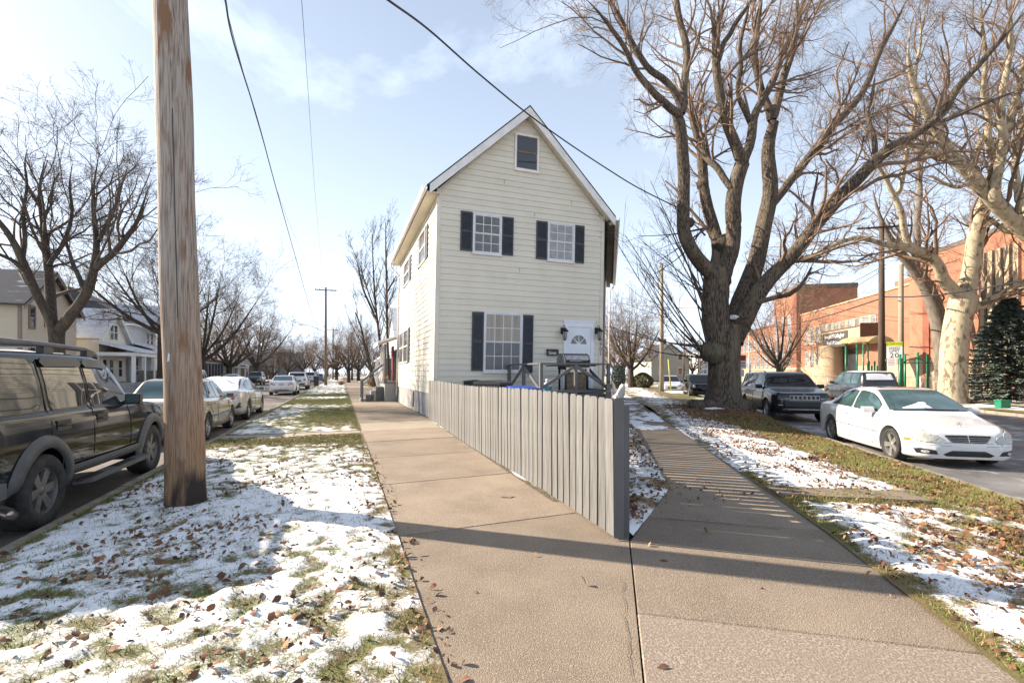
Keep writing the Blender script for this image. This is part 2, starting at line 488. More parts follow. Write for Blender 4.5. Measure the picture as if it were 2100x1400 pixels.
# narrow service walk crossing the verge
pth = MB(); pth.add([LP(-2.6, 12.05, -0.01), LP(0.46, 12.05, -0.01), LP(0.46, 12.95, -0.01), LP(-2.6, 12.95, -0.01)], [(0,1,2,3)])
PATHL = pth.build('path_left', M_JOINT, kind='structure')
for k in range(2):
    c0 = -2.6 + 1.53 * k
    slab(PATHL, [LP(c0, 12.15), LP(c0 + 1.53, 12.15), LP(c0 + 1.53, 12.85), LP(c0, 12.85)], M_CONC2, top=0.0)

# ---- pavement slabs, right
def XRr(Y): return 2.99 + (0.236 if Y < 4.417 else 0.180) * (Y - 4.417)
def XRl(Y):
    if Y < 4.2: return jointX(Y)
    if Y < 6.1: return 1.05 + (Y - 4.2) / 1.9 * 0.99
    return 2.04 + 0.19 * (Y - 6.1)
sw = MB()
ys = [-1.5, 1, 4.2, 6.1, 20, 95]
sw.add([(XRl(y), y, -0.016) for y in ys] + [(XRr(y), y, -0.016) for y in reversed(ys)], [tuple(range(12))])
SWR = sw.build('sidewalk_right', M_JOINT, kind='structure')
jr = [-1.2, 0.75, 2.80, 4.75, 6.7, 8.6, 10.5]
while jr[-1] < 88: jr.append(jr[-1] + 1.95)
for i in range(len(jr) - 1):
    a, b_ = jr[i], jr[i + 1]
    sa = -0.30 if i > 0 else 0
    mid = [4.2] if a < 4.2 < b_ else ([6.1] if a < 6.1 < b_ else [])
    pts = [(XRl(a + 0.13), a + 0.13, 0), (XRr(a + sa), a + sa, 0), (XRr(b_ - 0.3), b_ - 0.3, 0), (XRl(b_ + 0.13), b_ + 0.13, 0)]
    for y in mid: pts.append((XRl(y), y, 0))
    slab(SWR, pts, M_CONC3 if a < 2.7 else M_CONC, top=random.uniform(-0.003, 0.004))
# snow lying on the far part of the right pavement
def snow_on_walk(X, Y, a, b):
    return 0.12 + 0.46 * np.clip((Y - 11.6) / 1.2, 0, 1) - 0.6 * np.abs(a - 0.45) ** 2 + (fbm(X, Y * 0.5, 2.2, 5, 77, 0.65) - 0.5) * 1.5
def walk_pf(a, b):
    xl = np.vectorize(XRl)(b); xr = np.vectorize(XRr)(b)
    return xl + (xr - xl) * a, b
A, B = np.meshgrid(np.linspace(0.02, 0.98, 70), np.linspace(9.8, 34, 640))
X, Y = walk_pf(A, B); S = snow_on_walk(X, Y, A, B)
keep = (S[:-1,:-1] > 0.5) & (S[1:,1:] > 0.5)
i = np.arange(A.size).reshape(A.shape)
Fq = np.stack([i[:-1,:-1], i[:-1,1:], i[1:,1:], i[1:,:-1]], -1)[keep]
Z = 0.006 + 0.012 * np.clip(S - 0.5, 0, 1) + 0.004 * fbm(X, Y, 8, 3, 3)
link('snow_cover', np_mesh('snow_cover', np.stack([X, Y, Z], -1).reshape(-1, 3), Fq, [M_SNOW], smooth=True),
     label='thin sheet of snow on the far stretch of the right pavement', cat='snow', kind='stuff')

# ---- verge on the right, sloping down to the kerb, rising to a mound round the big tree
TREE_XY = (8.05, 18.0)
def right_pf(a, b):
    xl = np.vectorize(XRr)(b); xr = curbR(b) - 0.15
    return xl + (xr - xl) * a, b
def mound(X, Y): return np.exp(-((X - TREE_XY[0]) ** 2 + (Y - TREE_XY[1]) ** 2) / (2 * 1.9 ** 2))
def snowR(X, Y, a, b):
    v = 0.51 + (fbm(X, Y, 0.9, 3, 41) - 0.5) * 0.6 + (fbm(X, Y, 8.0, 3, 42) - 0.5) * 0.95
    near = 1 / (1 + np.exp((Y - 5.4) * 1.6))
    band = np.exp(-((a - 0.26) / 0.22) ** 2)
    v += near * 0.10 + (1 - near) * (0.50 * band - 0.55 * (a > 0.5) * np.clip((a - 0.5) * 5, 0, 1))
    v -= 0.55 * np.exp(-(a / 0.035) ** 2) * (Y < 7)
    v -= 0.75 * mound(X, Y + 1.6) * (a > 0.25)
    v += 0.45 * np.exp(-((X - 7.0) ** 2 + (Y - 16.0) ** 2) / 0.8)
    v -= 0.28 * np.clip((Y - 12.5) / 3, 0, 1)
    v -= 0.9 * np.exp(-((Y - 5.75 + 0.08 * (X - 3.2)) / 0.32) ** 4) * (X < 5.1)
    return v
def dryR(X, Y, a, b):
    return 0.50 + (fbm(X, Y, 1.2, 3, 51) - 0.5) * 1.3 + 0.9 * mound(X, Y + 1.0) + 0.15 * a
def zR(X, Y, a, b):
    e = np.clip(np.minimum(a / 0.06, (1 - a) / 0.05), 0, 1)
    return 0.012 - 0.15 * np.clip(a, 0, 1) ** 1.5 + bumps(X, Y) * (0.2 + 0.8 * e) + 0.02 * e + 0.26 * mound(X, Y) + 0.014 * e * np.clip((snowR(X, Y, a, b) - 0.42) / 0.3, 0, 1)
grid_sheet('verge_right', right_pf, np.linspace(-0.012, 1, 120), np.linspace(-1.0, 14, 400), snowR, zR, dryR, kind='structure')
grid_sheet('verge_right_far', right_pf, np.linspace(-0.012, 1, 80), np.concatenate([np.linspace(14, 30, 240), np.linspace(30.2, 95, 160)]), snowR, zR, dryR, kind='structure')
# broken walk across the right verge
pth = MB(); pth.add([(3.2, 5.6, 0.028), (4.95, 5.45, -0.005), (5.05, 5.95, -0.012), (3.3, 6.1, 0.028)], [(0,1,2,3)])
PATHR = pth.build('path_right', M_JOINT, kind='structure')
for (x0, x1) in ((3.25, 4.1), (4.1, 4.95)):
    b = MB(); zf = lambda x: 0.045 - 0.024 * (x - 3.2)
    y0 = lambda x: 5.62 - 0.08 * (x - 3.2)
    q = [(x0 + .01, y0(x0), zf(x0)), (x1 - .01, y0(x1), zf(x1)), (x1 - .01, y0(x1) + 0.44, zf(x1)), (x0 + .01, y0(x0) + 0.44, zf(x0))]
    b.prism(q, (0, 0, -0.06)); b.build('slab', M_CONC, PATHR)

# ---- yard inside the fence, planting bed outside it, strips along the house
def fenceRX(Y): return 0.99 + 0.208 * (Y - 4.286)
def bed_pf(a, b):
    x0 = 0.97 + 0.208 * (b - 4.286); x1 = np.vectorize(XRl)(b)
    return x0 + (x1 - x0) * a, b
grid_sheet('planting_bed', bed_pf, np.linspace(0, 1.035, 26), np.linspace(4.32, 40, 420),
           lambda X, Y, a, b: 0.62 + (fbm(X, Y, 3, 4, 61) - 0.5) * 1.6, lambda X, Y, a, b: 0.01 + 0.05 * np.sin(np.pi * a) + bumps(X, Y, 0.02),
           lambda X, Y, a, b: 0.8 + 0 * X, kind='structure')
def yard_pf(a, b):
    x0 = 0.93 - 0.335 * (b - 4.3); x1 = 0.96 + 0.208 * (b - 4.286)
    return x0 + (x1 - x0) * a, b
grid_sheet('yard', yard_pf, np.linspace(0, 1, 40), np.linspace(4.35, 18, 120),
           lambda X, Y, a, b: 0.5 + (fbm(X, Y, 2, 4, 63) - 0.5) * 1.6, lambda X, Y, a, b: 0.0 + bumps(X, Y, 0.02),
           lambda X, Y, a, b: 0.5 + 0 * X, kind='structure')
# ground beyond: behind the left street, behind the house, beyond the right street
def flat_lawn(name, Pf, a, b, z, seed, base=0.5, dry=0.35):
    grid_sheet(name, Pf, a, b, lambda X, Y, A, B: base + (fbm(X, Y, 0.35, 4, seed) - 0.5) * 1.4 + (fbm(X, Y, 2.5, 3, seed + 3) - 0.5) * 0.8,
               lambda X, Y, A, B: z + bumps(X, Y, 0.03), lambda X, Y, A, B: dry + (fbm(X, Y, 0.6, 3, seed + 7) - 0.5), kind='structure')
flat_lawn('lawn_left_far', LPn, np.linspace(-60, CLF - 0.15, 90), np.linspace(2, 160, 200), 0.0, 81, base=0.58)
flat_lawn('lawn_behind', lambda a, b: (nL.x * 2.75 + dL.x * b * 1.064 + a * (2.75 + b * 0.60), b), np.linspace(0, 1, 60), np.linspace(26, 160, 160), -0.06, 91)
flat_lawn('lawn_right_far', lambda a, b: (curbR(b) + 10.75 + a * 70, b), np.linspace(0, 1, 160) ** 1.5, np.linspace(8, 120, 220), -0.10, 95, base=0.50, dry=0.4)
# pavement strip on the far side of the right street
fs_ = MB()
for k in range(40):
    y0 = 10 + k * 1.9
    q = [(curbR(y) + 10.75 + 2.4 + dx, y, -0.035) for y, dx in ((y0 + .01, 0), (y0 + .01, 1.5), (y0 + 1.89, 1.5), (y0 + 1.89, 0))]
    fs_.add(q, [(0, 1, 2, 3)])
fs_.build('sidewalk_right_far', M_CONC2, kind='structure')

# ---- hairline cracks in the concrete
def crack(parent, pts, w, seed):
    r = random.Random(seed); b = MB(); P = []
    for i in range(len(pts) - 1):
        a, c = Vector(pts[i]), Vector(pts[i + 1])
        for k in range(9): P.append(a.lerp(c, k / 9) + Vector((r.gauss(0, 0.008), r.gauss(0, 0.008), 0)))
    for i in range(len(P) - 1):
        d = (P[i + 1] - P[i]).normalized(); q = Vector((-d.y, d.x, 0)) * w * r.uniform(0.5, 1.2); z = Vector((0, 0, 0.0055))
        b.add([P[i] - q + z, P[i + 1] - q + z, P[i + 1] + q + z, P[i] + q + z], [(0, 1, 2, 3)])
    b.build('crack', M_JOINT, parent)
crack(SWL, [G(1278, 1195), G(1284, 1290), G(1297, 1400), G(1305, 1480)], 0.0022, 1)
crack(SWL, [G(805, 985), G(900, 978), G(1020, 966)], 0.003, 2)
crack(SWR, [G(1400, 960), G(1470, 1000), G(1600, 1035)], 0.003, 3)
crack(SWR, [G(1345, 1062), G(1470, 1072), G(1618, 1087)], 0.006, 4)
crack(SWL, [LP(0.6, 17.2), LP(1.5, 17.6), LP(2.6, 17.3)], 0.004, 5)
# spalled dimple in the left pavement
sp0 = G(1040, 1018); b = MB(); b.add([sp0 + Vector((0.09 * math.cos(k * 0.57) * (1 + 0.3 * math.sin(3 * k)), 0.05 * math.sin(k * 0.57) * (1 + 0.3 * math.cos(2 * k)), 0.0055)) for k in range(11)], [tuple(range(11))]); b.build('spall', M_KERB, SWL)

# ---- fallen leaves and grass tufts: nobody could count them
M_LEAF = [mat('dead_leaf_%s' % n, c, 0.8, c2, 30) for n, c, c2 in (
    ('russet', (0.20,0.085,0.04), (0.13,0.05,0.025)), ('brown', (0.13,0.065,0.04), (0.08,0.04,0.025)), ('tan', (0.33,0.20,0.10), (0.24,0.13,0.06)))]
def leaf_mesh(name, P, size, seed):
    """P (n,3) positions; curled leaves of five points"""
    r = np.random.default_rng(seed); n = len(P)
    ang = r.uniform(0, 2 * np.pi, n); tilt = r.normal(0, 0.5, n); roll = r.normal(0, 0.6, n)
    L = size * (0.45 + 1.1 * r.uniform(0, 1, n) ** 2); W = L * r.uniform(0.16, 0.42, n); curl = L * r.uniform(0.02, 0.42, n)
    loc = np.zeros((n, 6, 3))
    loc[:,0,0] = -L*0.5; loc[:,1,0] = -L*0.05; loc[:,1,1] = W; loc[:,1,2] = curl
    loc[:,2,0] = L*0.5; loc[:,2,2] = curl*0.7; loc[:,3,0] = -L*0.05; loc[:,3,1] = -W; loc[:,3,2] = curl
    loc[:,4,0] = L*0.25; loc[:,4,1] = W*0.75; loc[:,4,2] = curl*1.2; loc[:,5,0] = L*0.25; loc[:,5,1] = -W*0.75; loc[:,5,2] = curl*1.1
    ca, sa = np.cos(tilt)[:,None], np.sin(tilt)[:,None]
    x, y, z = loc[...,0], loc[...,1], loc[...,2]
    x, z = x*ca - z*sa, x*sa + z*ca
    ca, sa = np.cos(roll)[:,None], np.sin(roll)[:,None]
    y, z = y*ca - z*sa, y*sa + z*ca
    ca, sa = np.cos(ang)[:,None], np.sin(ang)[:,None]
    x, y = x*ca - y*sa, x*sa + y*ca
    z = z - z.min(1, keepdims=True) - 0.004 * r.uniform(0, 2.2, (n, 1))
    V = np.stack([x + P[:,0:1], y + P[:,1:2], z + P[:,2:3] + 0.002], -1).reshape(-1, 3)
    o = np.arange(n)[:,None] * 6
    T = np.concatenate([o + np.array([[0,1,3]]), o + np.array([[1,4,3]]), o + np.array([[4,5,3]]), o + np.array([[4,2,5]])], 1).reshape(-1, 3)
    mi = np.repeat(r.choice(3, n, p=[0.38, 0.30, 0.32]), 4)
    return np_mesh(name, V, T, M_LEAF, mi)
def scatter(Pf, zf, n, a0, a1, b0, b1, dens, seed):
    r = np.random.default_rng(seed)
    a = r.uniform(a0, a1, n); b = r.uniform(b0, b1, n)
    X, Y = Pf(a, b)
    keep = r.uniform(0, 1, n) < dens(X, Y, a, b)
    X, Y, a, b = X[keep], Y[keep], a[keep], b[keep]
    return np.stack([X, Y, zf(X, Y, a, b)], -1)
clump = lambda X, Y, sd, p=3: np.clip((fbm(X, Y, 2.6, 3, sd) - 0.33) * 2.4, 0, 1) ** p
P = scatter(LPn, zL, 34000, -2.6, 0.5, -2, 12, lambda X, Y, c, s: 0.025 + 0.7 * clump(X, Y, 101, 2) * np.clip(1.2 - s / 11, 0.12, 1), 1)
P = np.concatenate([P, scatter(LPn, lambda X, Y, a, b: 0.002 + 0 * X, 1500, 0.44, 0.62, -1, 9, lambda X, Y, c, s: 0.12 + 0 * X, 2)])
link('fallen_leaves', leaf_mesh('fallen_leaves', P, 0.046, 3), label='russet dead leaves scattered over the snowy left verge', cat='leaves', kind='stuff')
P = scatter(right_pf, zR, 110000, 0.0, 1.0, 0.5, 13, lambda X, Y, a, b: 0.02 + 0.55 * clump(X, Y, 111, 2) * (0.35 + 0.65 * np.clip((a - 0.1) * 2.2, 0, 1)), 5)
P = np.concatenate([P, scatter(right_pf, zR, 30000, 0.12, 0.98, 11, 19.5, lambda X, Y, a, b: 0.9 * np.clip(mound(X, Y + 1.4) * 1.5, 0, 1) + 0.05, 6),
                    scatter(right_pf, zR, 5000, 0.05, 0.95, 19, 40, lambda X, Y, a, b: 0.35 * clump(X, Y, 113, 2), 7)])
link('fallen_leaves', leaf_mesh('fallen_leaves', P, 0.047, 8), label='brown dead leaves strewn over the right verge and heaped below the big tree', cat='leaves', kind='stuff')
P = scatter(bed_pf, lambda X, Y, a, b: 0.02 + 0.05 * np.sin(np.pi * np.clip(a, 0, 1)), 4200, 0.0, 1.06, 4.5, 13, lambda X, Y, a, b: 0.10 + 0.6 * clump(X, Y, 121, 1), 9)
link('fallen_leaves', leaf_mesh('fallen_leaves', P, 0.052, 10), label='dark wet leaves half under snow in the bed beside the fence', cat='leaves', kind='stuff')
P = scatter(lambda a, b: (a, b), lambda X, Y, a, b: 0.004 + 0 * X, 420, 1.3, 3.0, 5.0, 8.0, lambda X, Y, a, b: 0.9 * np.exp(-((X - 1.9) ** 2 + (Y - 6.0) ** 2) / 0.35), 12)
P = np.concatenate([P, scatter(lambda a, b: (a, b), lambda X, Y, a, b: 0.004 + 0 * X, 60, -0.5, 2.6, 2.3, 4.4, lambda X, Y, a, b: 0.12 + 0 * X, 13)])
link('fallen_leaves', leaf_mesh('fallen_leaves', P, 0.055, 14), label='few loose leaves lying on the bare concrete of the right pavement', cat='leaves', kind='stuff')

M_BLADE = [mat('grass_green', (0.085,0.14,0.02), 0.6, (0.14,0.19,0.03), 20), mat('grass_straw', (0.33,0.25,0.10), 0.7, (0.22,0.16,0.06), 20)]
def grass_mesh(name, P, h, seed, straw=0.3):
    r = np.random.default_rng(seed); n = len(P)
    a = r.uniform(0, 2 * np.pi, n); H_ = h * r.uniform(0.35, 1.15, n); w = 0.0035 * r.uniform(0.7, 1.4, n); lean = H_ * r.uniform(0.2, 1.1, n)
    la = r.uniform(0, 2 * np.pi, n)
    V = np.zeros((n, 3, 3))
    V[:,0,0] = P[:,0] + np.cos(a)*w; V[:,0,1] = P[:,1] + np.sin(a)*w; V[:,0,2] = P[:,2] - 0.01
    V[:,1,0] = P[:,0] - np.cos(a)*w; V[:,1,1] = P[:,1] - np.sin(a)*w; V[:,1,2] = P[:,2] - 0.01
    V[:,2,0] = P[:,0] + np.cos(la)*lean; V[:,2,1] = P[:,1] + np.sin(la)*lean; V[:,2,2] = P[:,2] + H_ * 0.8
    T = np.arange(n * 3).reshape(n, 3)
    return np_mesh(name, V.reshape(-1, 3), T, M_BLADE, (r.uniform(0, 1, n) < straw).astype(int))
tuft = lambda S: np.clip((0.52 - S) * 3.2, 0, 1)
P = scatter(LPn, zL, 240000, -2.6, 0.45, -1.5, 12.1, lambda X, Y, c, s: tuft(snowL(X, Y, c, s)) * 0.75 + 0.05, 21)
P2 = scatter(LPn, zL, 260000, -2.6, 0.46, 12.9, 36, lambda X, Y, c, s: tuft(snowL(X, Y, c, s)) * 0.8, 22)
link('grass_tufts', grass_mesh('grass_tufts', np.concatenate([P, P2]), 0.05, 23, 0.33), label='short grass showing through the snow on the left verge', cat='grass', kind='stuff')
P = scatter(right_pf, zR, 300000, 0, 1, 0.5, 16, lambda X, Y, a, b: tuft(snowR(X, Y, a, b)) * 0.7 + 0.04, 24)
link('grass_tufts', grass_mesh('grass_tufts', P, 0.05, 25, 0.5), label='pale winter grass showing through the leaves on the right verge', cat='grass', kind='stuff')
# ================================================================== THE HOUSE
M_SIDING = mat('cream_vinyl', (0.68,0.64,0.545), 0.55, (0.63,0.585,0.485), 1.1, base3=(0.54,0.48,0.375), scale3=0.55, lo3=0.62, hi3=0.85, rnd=0.025, bump=0.04, bscale=25)
M_SIDTRIM = mat('cream_trim', (0.67,0.63,0.54), 0.5, (0.60,0.55,0.46), 2)
M_SHUTTER = mat('charcoal_shutter', (0.030,0.033,0.042), 0.5, (0.042,0.045,0.055), 6)
M_SASH = mat('white_sash', (0.70,0.70,0.72), 0.4, (0.60,0.60,0.62), 4)
M_SASH_OLD = mat('old_brown_sash', (0.16,0.105,0.075), 0.7, (0.24,0.17,0.12), 8, bump=0.3)
M_PANE = mat('pane', (0.05,0.05,0.05), 0.05, (0.13,0.13,0.12), 2.2, spec=0.75)
M_PANE_PALE = mat('pane_with_curtain', (0.20,0.20,0.195), 0.08, (0.34,0.335,0.325), 3.0, spec=0.7)
M_CURTAIN = mat('curtain_pane', (0.20,0.155,0.12), 0.08, (0.33,0.28,0.23), 5.0, stretch=(2.2,1,0.08), spec=0.7)
M_SCREEN = mat('insect_screen', (0.115,0.115,0.12), 0.3, (0.15,0.15,0.155), 3, spec=0.5)
M_DOOR = mat('white_door', (0.73,0.76,0.82), 0.35, (0.68,0.71,0.77), 3)
M_FOUND = mat('grey_foundation', (0.30,0.30,0.30), 0.9, (0.22,0.22,0.22), 1.6, bump=0.5, bscale=30, base3=(0.40,0.385,0.37), scale3=0.9)
M_SHINGLE = mat('dark_shingle', (0.07,0.07,0.075), 0.9, (0.045,0.045,0.05), 14, bump=0.4, bscale=60)
M_SOFFIT = mat('cream_soffit', (0.62,0.56,0.45), 0.6, (0.55,0.49,0.38), 2)
M_BROWNBOARD = mat('brown_grey_board', (0.17,0.145,0.12), 0.85, (0.10,0.085,0.07), 3, stretch=(1,1,0.3), bump=0.4)
M_GREYWOOD = mat('grey_painted_wood', (0.115,0.116,0.122), 0.6, (0.09,0.091,0.096), 5, stretch=(1,1,0.3), bump=0.25, bscale=50)
M_PICKET = mat('grey_picket_paint', (0.165,0.164,0.158), 0.7, (0.10,0.098,0.094), 12, stretch=(1,1,0.10), rnd=0.13, bump=0.6, bscale=45, base3=(0.10,0.085,0.07), scale3=6, lo3=0.56, hi3=0.74)
M_BRASS = mat('black_iron', (0.012,0.011,0.010), 0.45, (0.03,0.025,0.02), 10, metal=0.4)

HA = Vector((-2.515, 15.0, 0.0)); LEAN = 0.02
house = empty('clapboard_house', HA, ANG_L, label='narrow two-storey cream clapboard house with steep front gable behind the grey fence', cat='house')
HW = 6.10; Z_SILL = 0.80; EXPO = 0.195
ZEL, ZER, ZPK, UPK = 7.40, 7.17, 10.36, 3.00
HD = 10.1                                                    # length of the left side
RD = Vector((math.sin(R(31.8)), math.cos(R(31.8)), 0))       # direction of the right side, house frame
def HF(px, py):
    rx = (px - CX) / FPX
    u = (-HA.x + HA.y * rx) / (nL.x - nL.y * rx)
    Y = HA.y + nL.y * u
    z = EYE - (py - YH) / FPX * Y
    return u - LEAN * z, z
def HL(px, py):
    """depth along the left side and height"""
    rx = (px - CX) / FPX
    d = (HA.x - HA.y * rx) / (dL.y * rx - dL.x)
    Y = HA.y + dL.y * d
    return d, EYE - (py - YH) / FPX * Y
class HB(MB):
    """mesh in the house's frame, with the house's slight lean to the right"""
    def build(s, name, mats, parent=None, **k):
        s.v = [(x + LEAN * z, y, z) for x, y, z in s.v]
        return MB.build(s, name, mats, parent if parent is not None else house, **k)

def gable_span(z):
    l = 0.0 if z <= ZEL else (z - ZEL) / (ZPK - ZEL) * UPK
    r = HW if z <= ZER else HW - (z - ZER) / (ZPK - ZER) * (HW - UPK)
    return l, r
# walls: sheathing with one clapboard per course
b = HB(); b.prism([(0.0,0.03,-0.2),(HW,0.03,-0.2),(HW,0.03,ZER),(UPK,0.03,ZPK),(0.0,0.03,ZEL)], (0,0.1,0)); W_FRONT = b.build('front_wall', M_SIDTRIM)
b = HB(); b.prism([(0.03,0.14,-0.2),(0.03,HD,-0.2),(0.03,HD,ZEL),(0.03,0.14,ZEL)], (0.1,0,0)); W_LEFT = b.build('side_wall', M_SIDTRIM)
rr = Vector((HW, 0.0, 0)) + RD * 12
b = HB(); b.prism([(HW-0.02,0.14,-0.2),(rr.x-0.02,rr.y,-0.2),(rr.x-0.02,rr.y,ZER),(HW-0.02,0.14,ZER)], (-0.1,0.0,0)); b.build('side_wall', M_BROWNBOARD)  # right wall coloured dark brown-grey, unlike the cream sides
b = HB(); b.prism([(0.03,HD,-0.2),(rr.x,rr.y,-0.2),(rr.x,rr.y,ZER),(0.03,HD,ZEL)], (0,0.1,0)); b.build('back_wall', M_SIDTRIM)
z = Z_SILL
while z < ZPK - 0.12:
    l0, r0 = gable_span(z); l1, r1 = gable_span(z + EXPO + 0.01)
    l0 += 0.10; r0 -= 0.10; l1 += 0.10; r1 -= 0.10
    if r1 - l1 > 0.05:
        b = HB()
        # clapboard: thick at the butt, thin at the top
        b.add([(l0,-0.022,z),(r0,-0.022,z),(r1,0.004,z+EXPO+0.01),(l1,0.004,z+EXPO+0.01),(l0,0.028,z),(r0,0.028,z),(r1,0.028,z+EXPO+0.01),(l1,0.028,z+EXPO+0.01)],
              [(0,1,2,3),(0,4,5,1),(4,7,6,5),(3,2,6,7),(0,3,7,4),(1,5,6,2)])
        b.build('clapboard', M_SIDING, W_FRONT)
    if z + EXPO < ZEL + 0.05:
        b = HB(); e = min(EXPO + 0.01, ZEL - z)
        b.add([(-0.022,0.10,z),(-0.022,HD,z),(0.004,HD,z+e),(0.004,0.10,z+e),(0.028,0.10,z),(0.028,HD,z),(0.028,HD,z+e),(0.028,0.10,z+e)],
              [(0,3,2,1),(0,1,5,4),(4,5,6,7),(3,7,6,2),(0,4,7,3),(1,2,6,5)])
        b.build('clapboard', M_SIDING, W_LEFT)
    z += EXPO
# short vertical butt joints seen between lengths of siding
for (px, py) in ((1034,385),(1171,420),(1096,450),(1065,560)):
    u, zz = HF(px, py); zz = Z_SILL + round((zz - Z_SILL) / EXPO) * EXPO
    b = HB(); b.box(u-0.0015, u+0.0015, -0.0228, -0.006, zz+0.012, zz+EXPO-0.01); b.build('siding_joint', M_BROWNBOARD, W_FRONT)
# corner boards
b = HB(); b.box(-0.032,0.105,-0.034,0.04,Z_SILL-0.02,ZEL+0.02); b.box(-0.034,0.03,0.042,0.11,Z_SILL-0.02,ZEL); b.build('corner_board', M_SIDTRIM)
b = HB(); b.box(HW-0.105,HW+0.03,-0.034,0.06,Z_SILL-0.02,ZER+0.02); b.build('corner_board', M_SIDTRIM)
# foundation with one dark slot
b = HB(); b.box(0.012,HW-0.02,0.012,0.03,-0.2,Z_SILL-0.002); b.box(-0.0,0.028,0.031,HD,-0.2,Z_SILL-0.004); b.build('foundation', M_FOUND)
d0, z0 = HL(849, 810); b = HB(); b.box(-0.02,0.01,d0,d0+0.35,0.12,Z_SILL-0.06); b.build('cellar_vent', M_BLACK)

# roof
OV = 0.34; TH = 0.20; LOV = 0.42
lslope = (ZPK - ZEL) / UPK; rslope = (ZPK - ZER) / (HW - UPK)
zl_e = ZEL - LOV * lslope * 0.62; zr_e = ZER - 0.45 * rslope * 0.35
b = HB()
UP = 0.16
pk0 = Vector((UPK, -OV, ZPK + UP)); pk1 = Vector((UPK, HD + 0.4, ZPK + UP))
le0 = Vector((-LOV, -OV, zl_e + 0.22)); le1 = Vector((-LOV, HD + 0.4, zl_e + 0.22))
re0 = Vector((HW + 0.30, -OV, zr_e + 0.16)); re1 = re0 + RD * 13.2
for q in ((le0, pk0, pk1, le1), (pk0, re0, re1, pk1)):
    b.add([Vector(p) for p in q] + [Vector(p) - Vector((0,0,0.05)) for p in q], [(0,1,2,3),(7,6,5,4),(0,4,5,1),(1,5,6,2),(2,6,7,3),(3,7,4,0)])
ROOF = b.build('roof', M_SHINGLE)
b = HB()                                                      # white rake boards of the front gable
def rake(p, q, y0, y1, h):
    p = Vector(p); q = Vector(q); dn = Vector((0,0,-h))
    b.add([Vector((p.x,y0,p.z)), Vector((q.x,y0,q.z)), Vector((q.x,y0,q.z))+dn, Vector((p.x,y0,p.z))+dn,
           Vector((p.x,y1,p.z)), Vector((q.x,y1,q.z)), Vector((q.x,y1,q.z))+dn, Vector((p.x,y1,p.z))+dn], [(0,1,2,3),(7,6,5,4),(0,4,5,1),(1,5,6,2),(2,6,7,3),(3,7,4,0)])
dz = Vector((0,0,-0.052))
rake(le0 + dz + Vector((0.10,0,0)) + Vector((0,0,0.10*lslope)), pk0 + dz, -OV + 0.01, -OV + 0.05, 0.30)
rake(pk0 + dz, re0 + dz, -OV + 0.01, -OV + 0.05, 0.30)
b.build('rake_board', M_WHITE_T, ROOF)
b = HB()                                                      # rake soffits
for p, q in ((le0, pk0), (pk0, re0)):
    z_ = Vector((0,0,-0.26))
    b.add([p+z_+Vector((0,0.05,0)), q+z_+Vector((0,0.05,0)), q+z_+Vector((0,OV+0.03,0)), p+z_+Vector((0,OV+0.03,0))], [(0,1,2,3)])
b.build('rake_soffit', M_SOFFIT, ROOF)
b = HB(); b.box(-LOV+0.03,0.02,-OV+0.06,HD+0.4,zl_e+0.02,zl_e+0.05); b.build('eave_soffit', M_SOFFIT, ROOF)
b = HB(); p0 = Vector((HW, 0.0, zr_e-0.02)); b.prism([p0+Vector((0,-OV+0.06,0)), p0+Vector((0.30,-OV+0.06,0)), p0+Vector((0.30,0,0))+RD*13.2, p0+RD*13.2], (0,0,0.03)); b.build('eave_soffit', M_BROWNBOARD, ROOF)  # right soffit in the same dark brown-grey as the right wall
b = HB(); b.prism([(HW+0.29,-OV+0.02,zr_e-0.03),(HW+0.33,-OV+0.02,zr_e-0.03),tuple(Vector((HW+0.33,-OV,zr_e-0.03))+RD*13.2),tuple(Vector((HW+0.29,-OV,zr_e-0.03))+RD*13.2)], (0,0,0.20)); b.build('fascia', M_WHITE_T, ROOF)
# gutters
def gutter(a, c, name='gutter'):
    b = HB(); a = Vector(a); c = Vector(c); d = (c - a).normalized(); q = Vector((-d.y, d.x, 0))
    prof = [(0,0),(0,-0.12),(0.10,-0.12),(0.14,-0.05),(0.14,0.0),(0.125,0.0),(0.125,-0.04),(0.09,-0.105),(0.012,-0.105),(0.012,0)]
    b.prism([a + q*x + Vector((0,0,z)) for x, z in prof], c - a)
    return b.build(name, M_WHITE_T, ROOF)
gutter((-LOV+0.02,-OV+0.02,zl_e+0.20), (-LOV+0.02,HD+0.4,zl_e+0.20))
a_ = Vector((HW+0.335,-OV+0.02,zr_e+0.12)); gutter(a_ + RD*13.0, a_)
b = HB(); b.tube([(-LOV-0.05,HD+0.30,zl_e+0.08),(-LOV-0.02,HD+0.30,zl_e-0.12),(-0.10,HD+0.12,zl_e-0.55),(-0.075,HD-0.06,zl_e-0.75),(-0.075,HD-0.06,0.3)], 0.045, 8); b.build('downspout', M_WHITE_T, smooth=True)
e = a_ + RD*12.8; b = HB(); b.tube([tuple(e), tuple(e+Vector((0,0,-0.25))), tuple(e+Vector((-0.30,-0.1,-0.5))), tuple(e+Vector((-0.30,-0.1,-6.8)))], 0.045, 8); b.build('downspout', M_WHITE_T, smooth=True)
# weathered conduit and pipes on the right corner
b = HB()
for k, (du, r_) in enumerate(((0.07,0.028),(0.14,0.02),(0.22,0.035))):
    b.tube([(HW+du,0.10+0.12*k,0.2),(HW+du,0.10+0.12*k,4.6-0.3*k)], r_, 8)
b.build('conduit', M_BROWNBOARD, smooth=True)

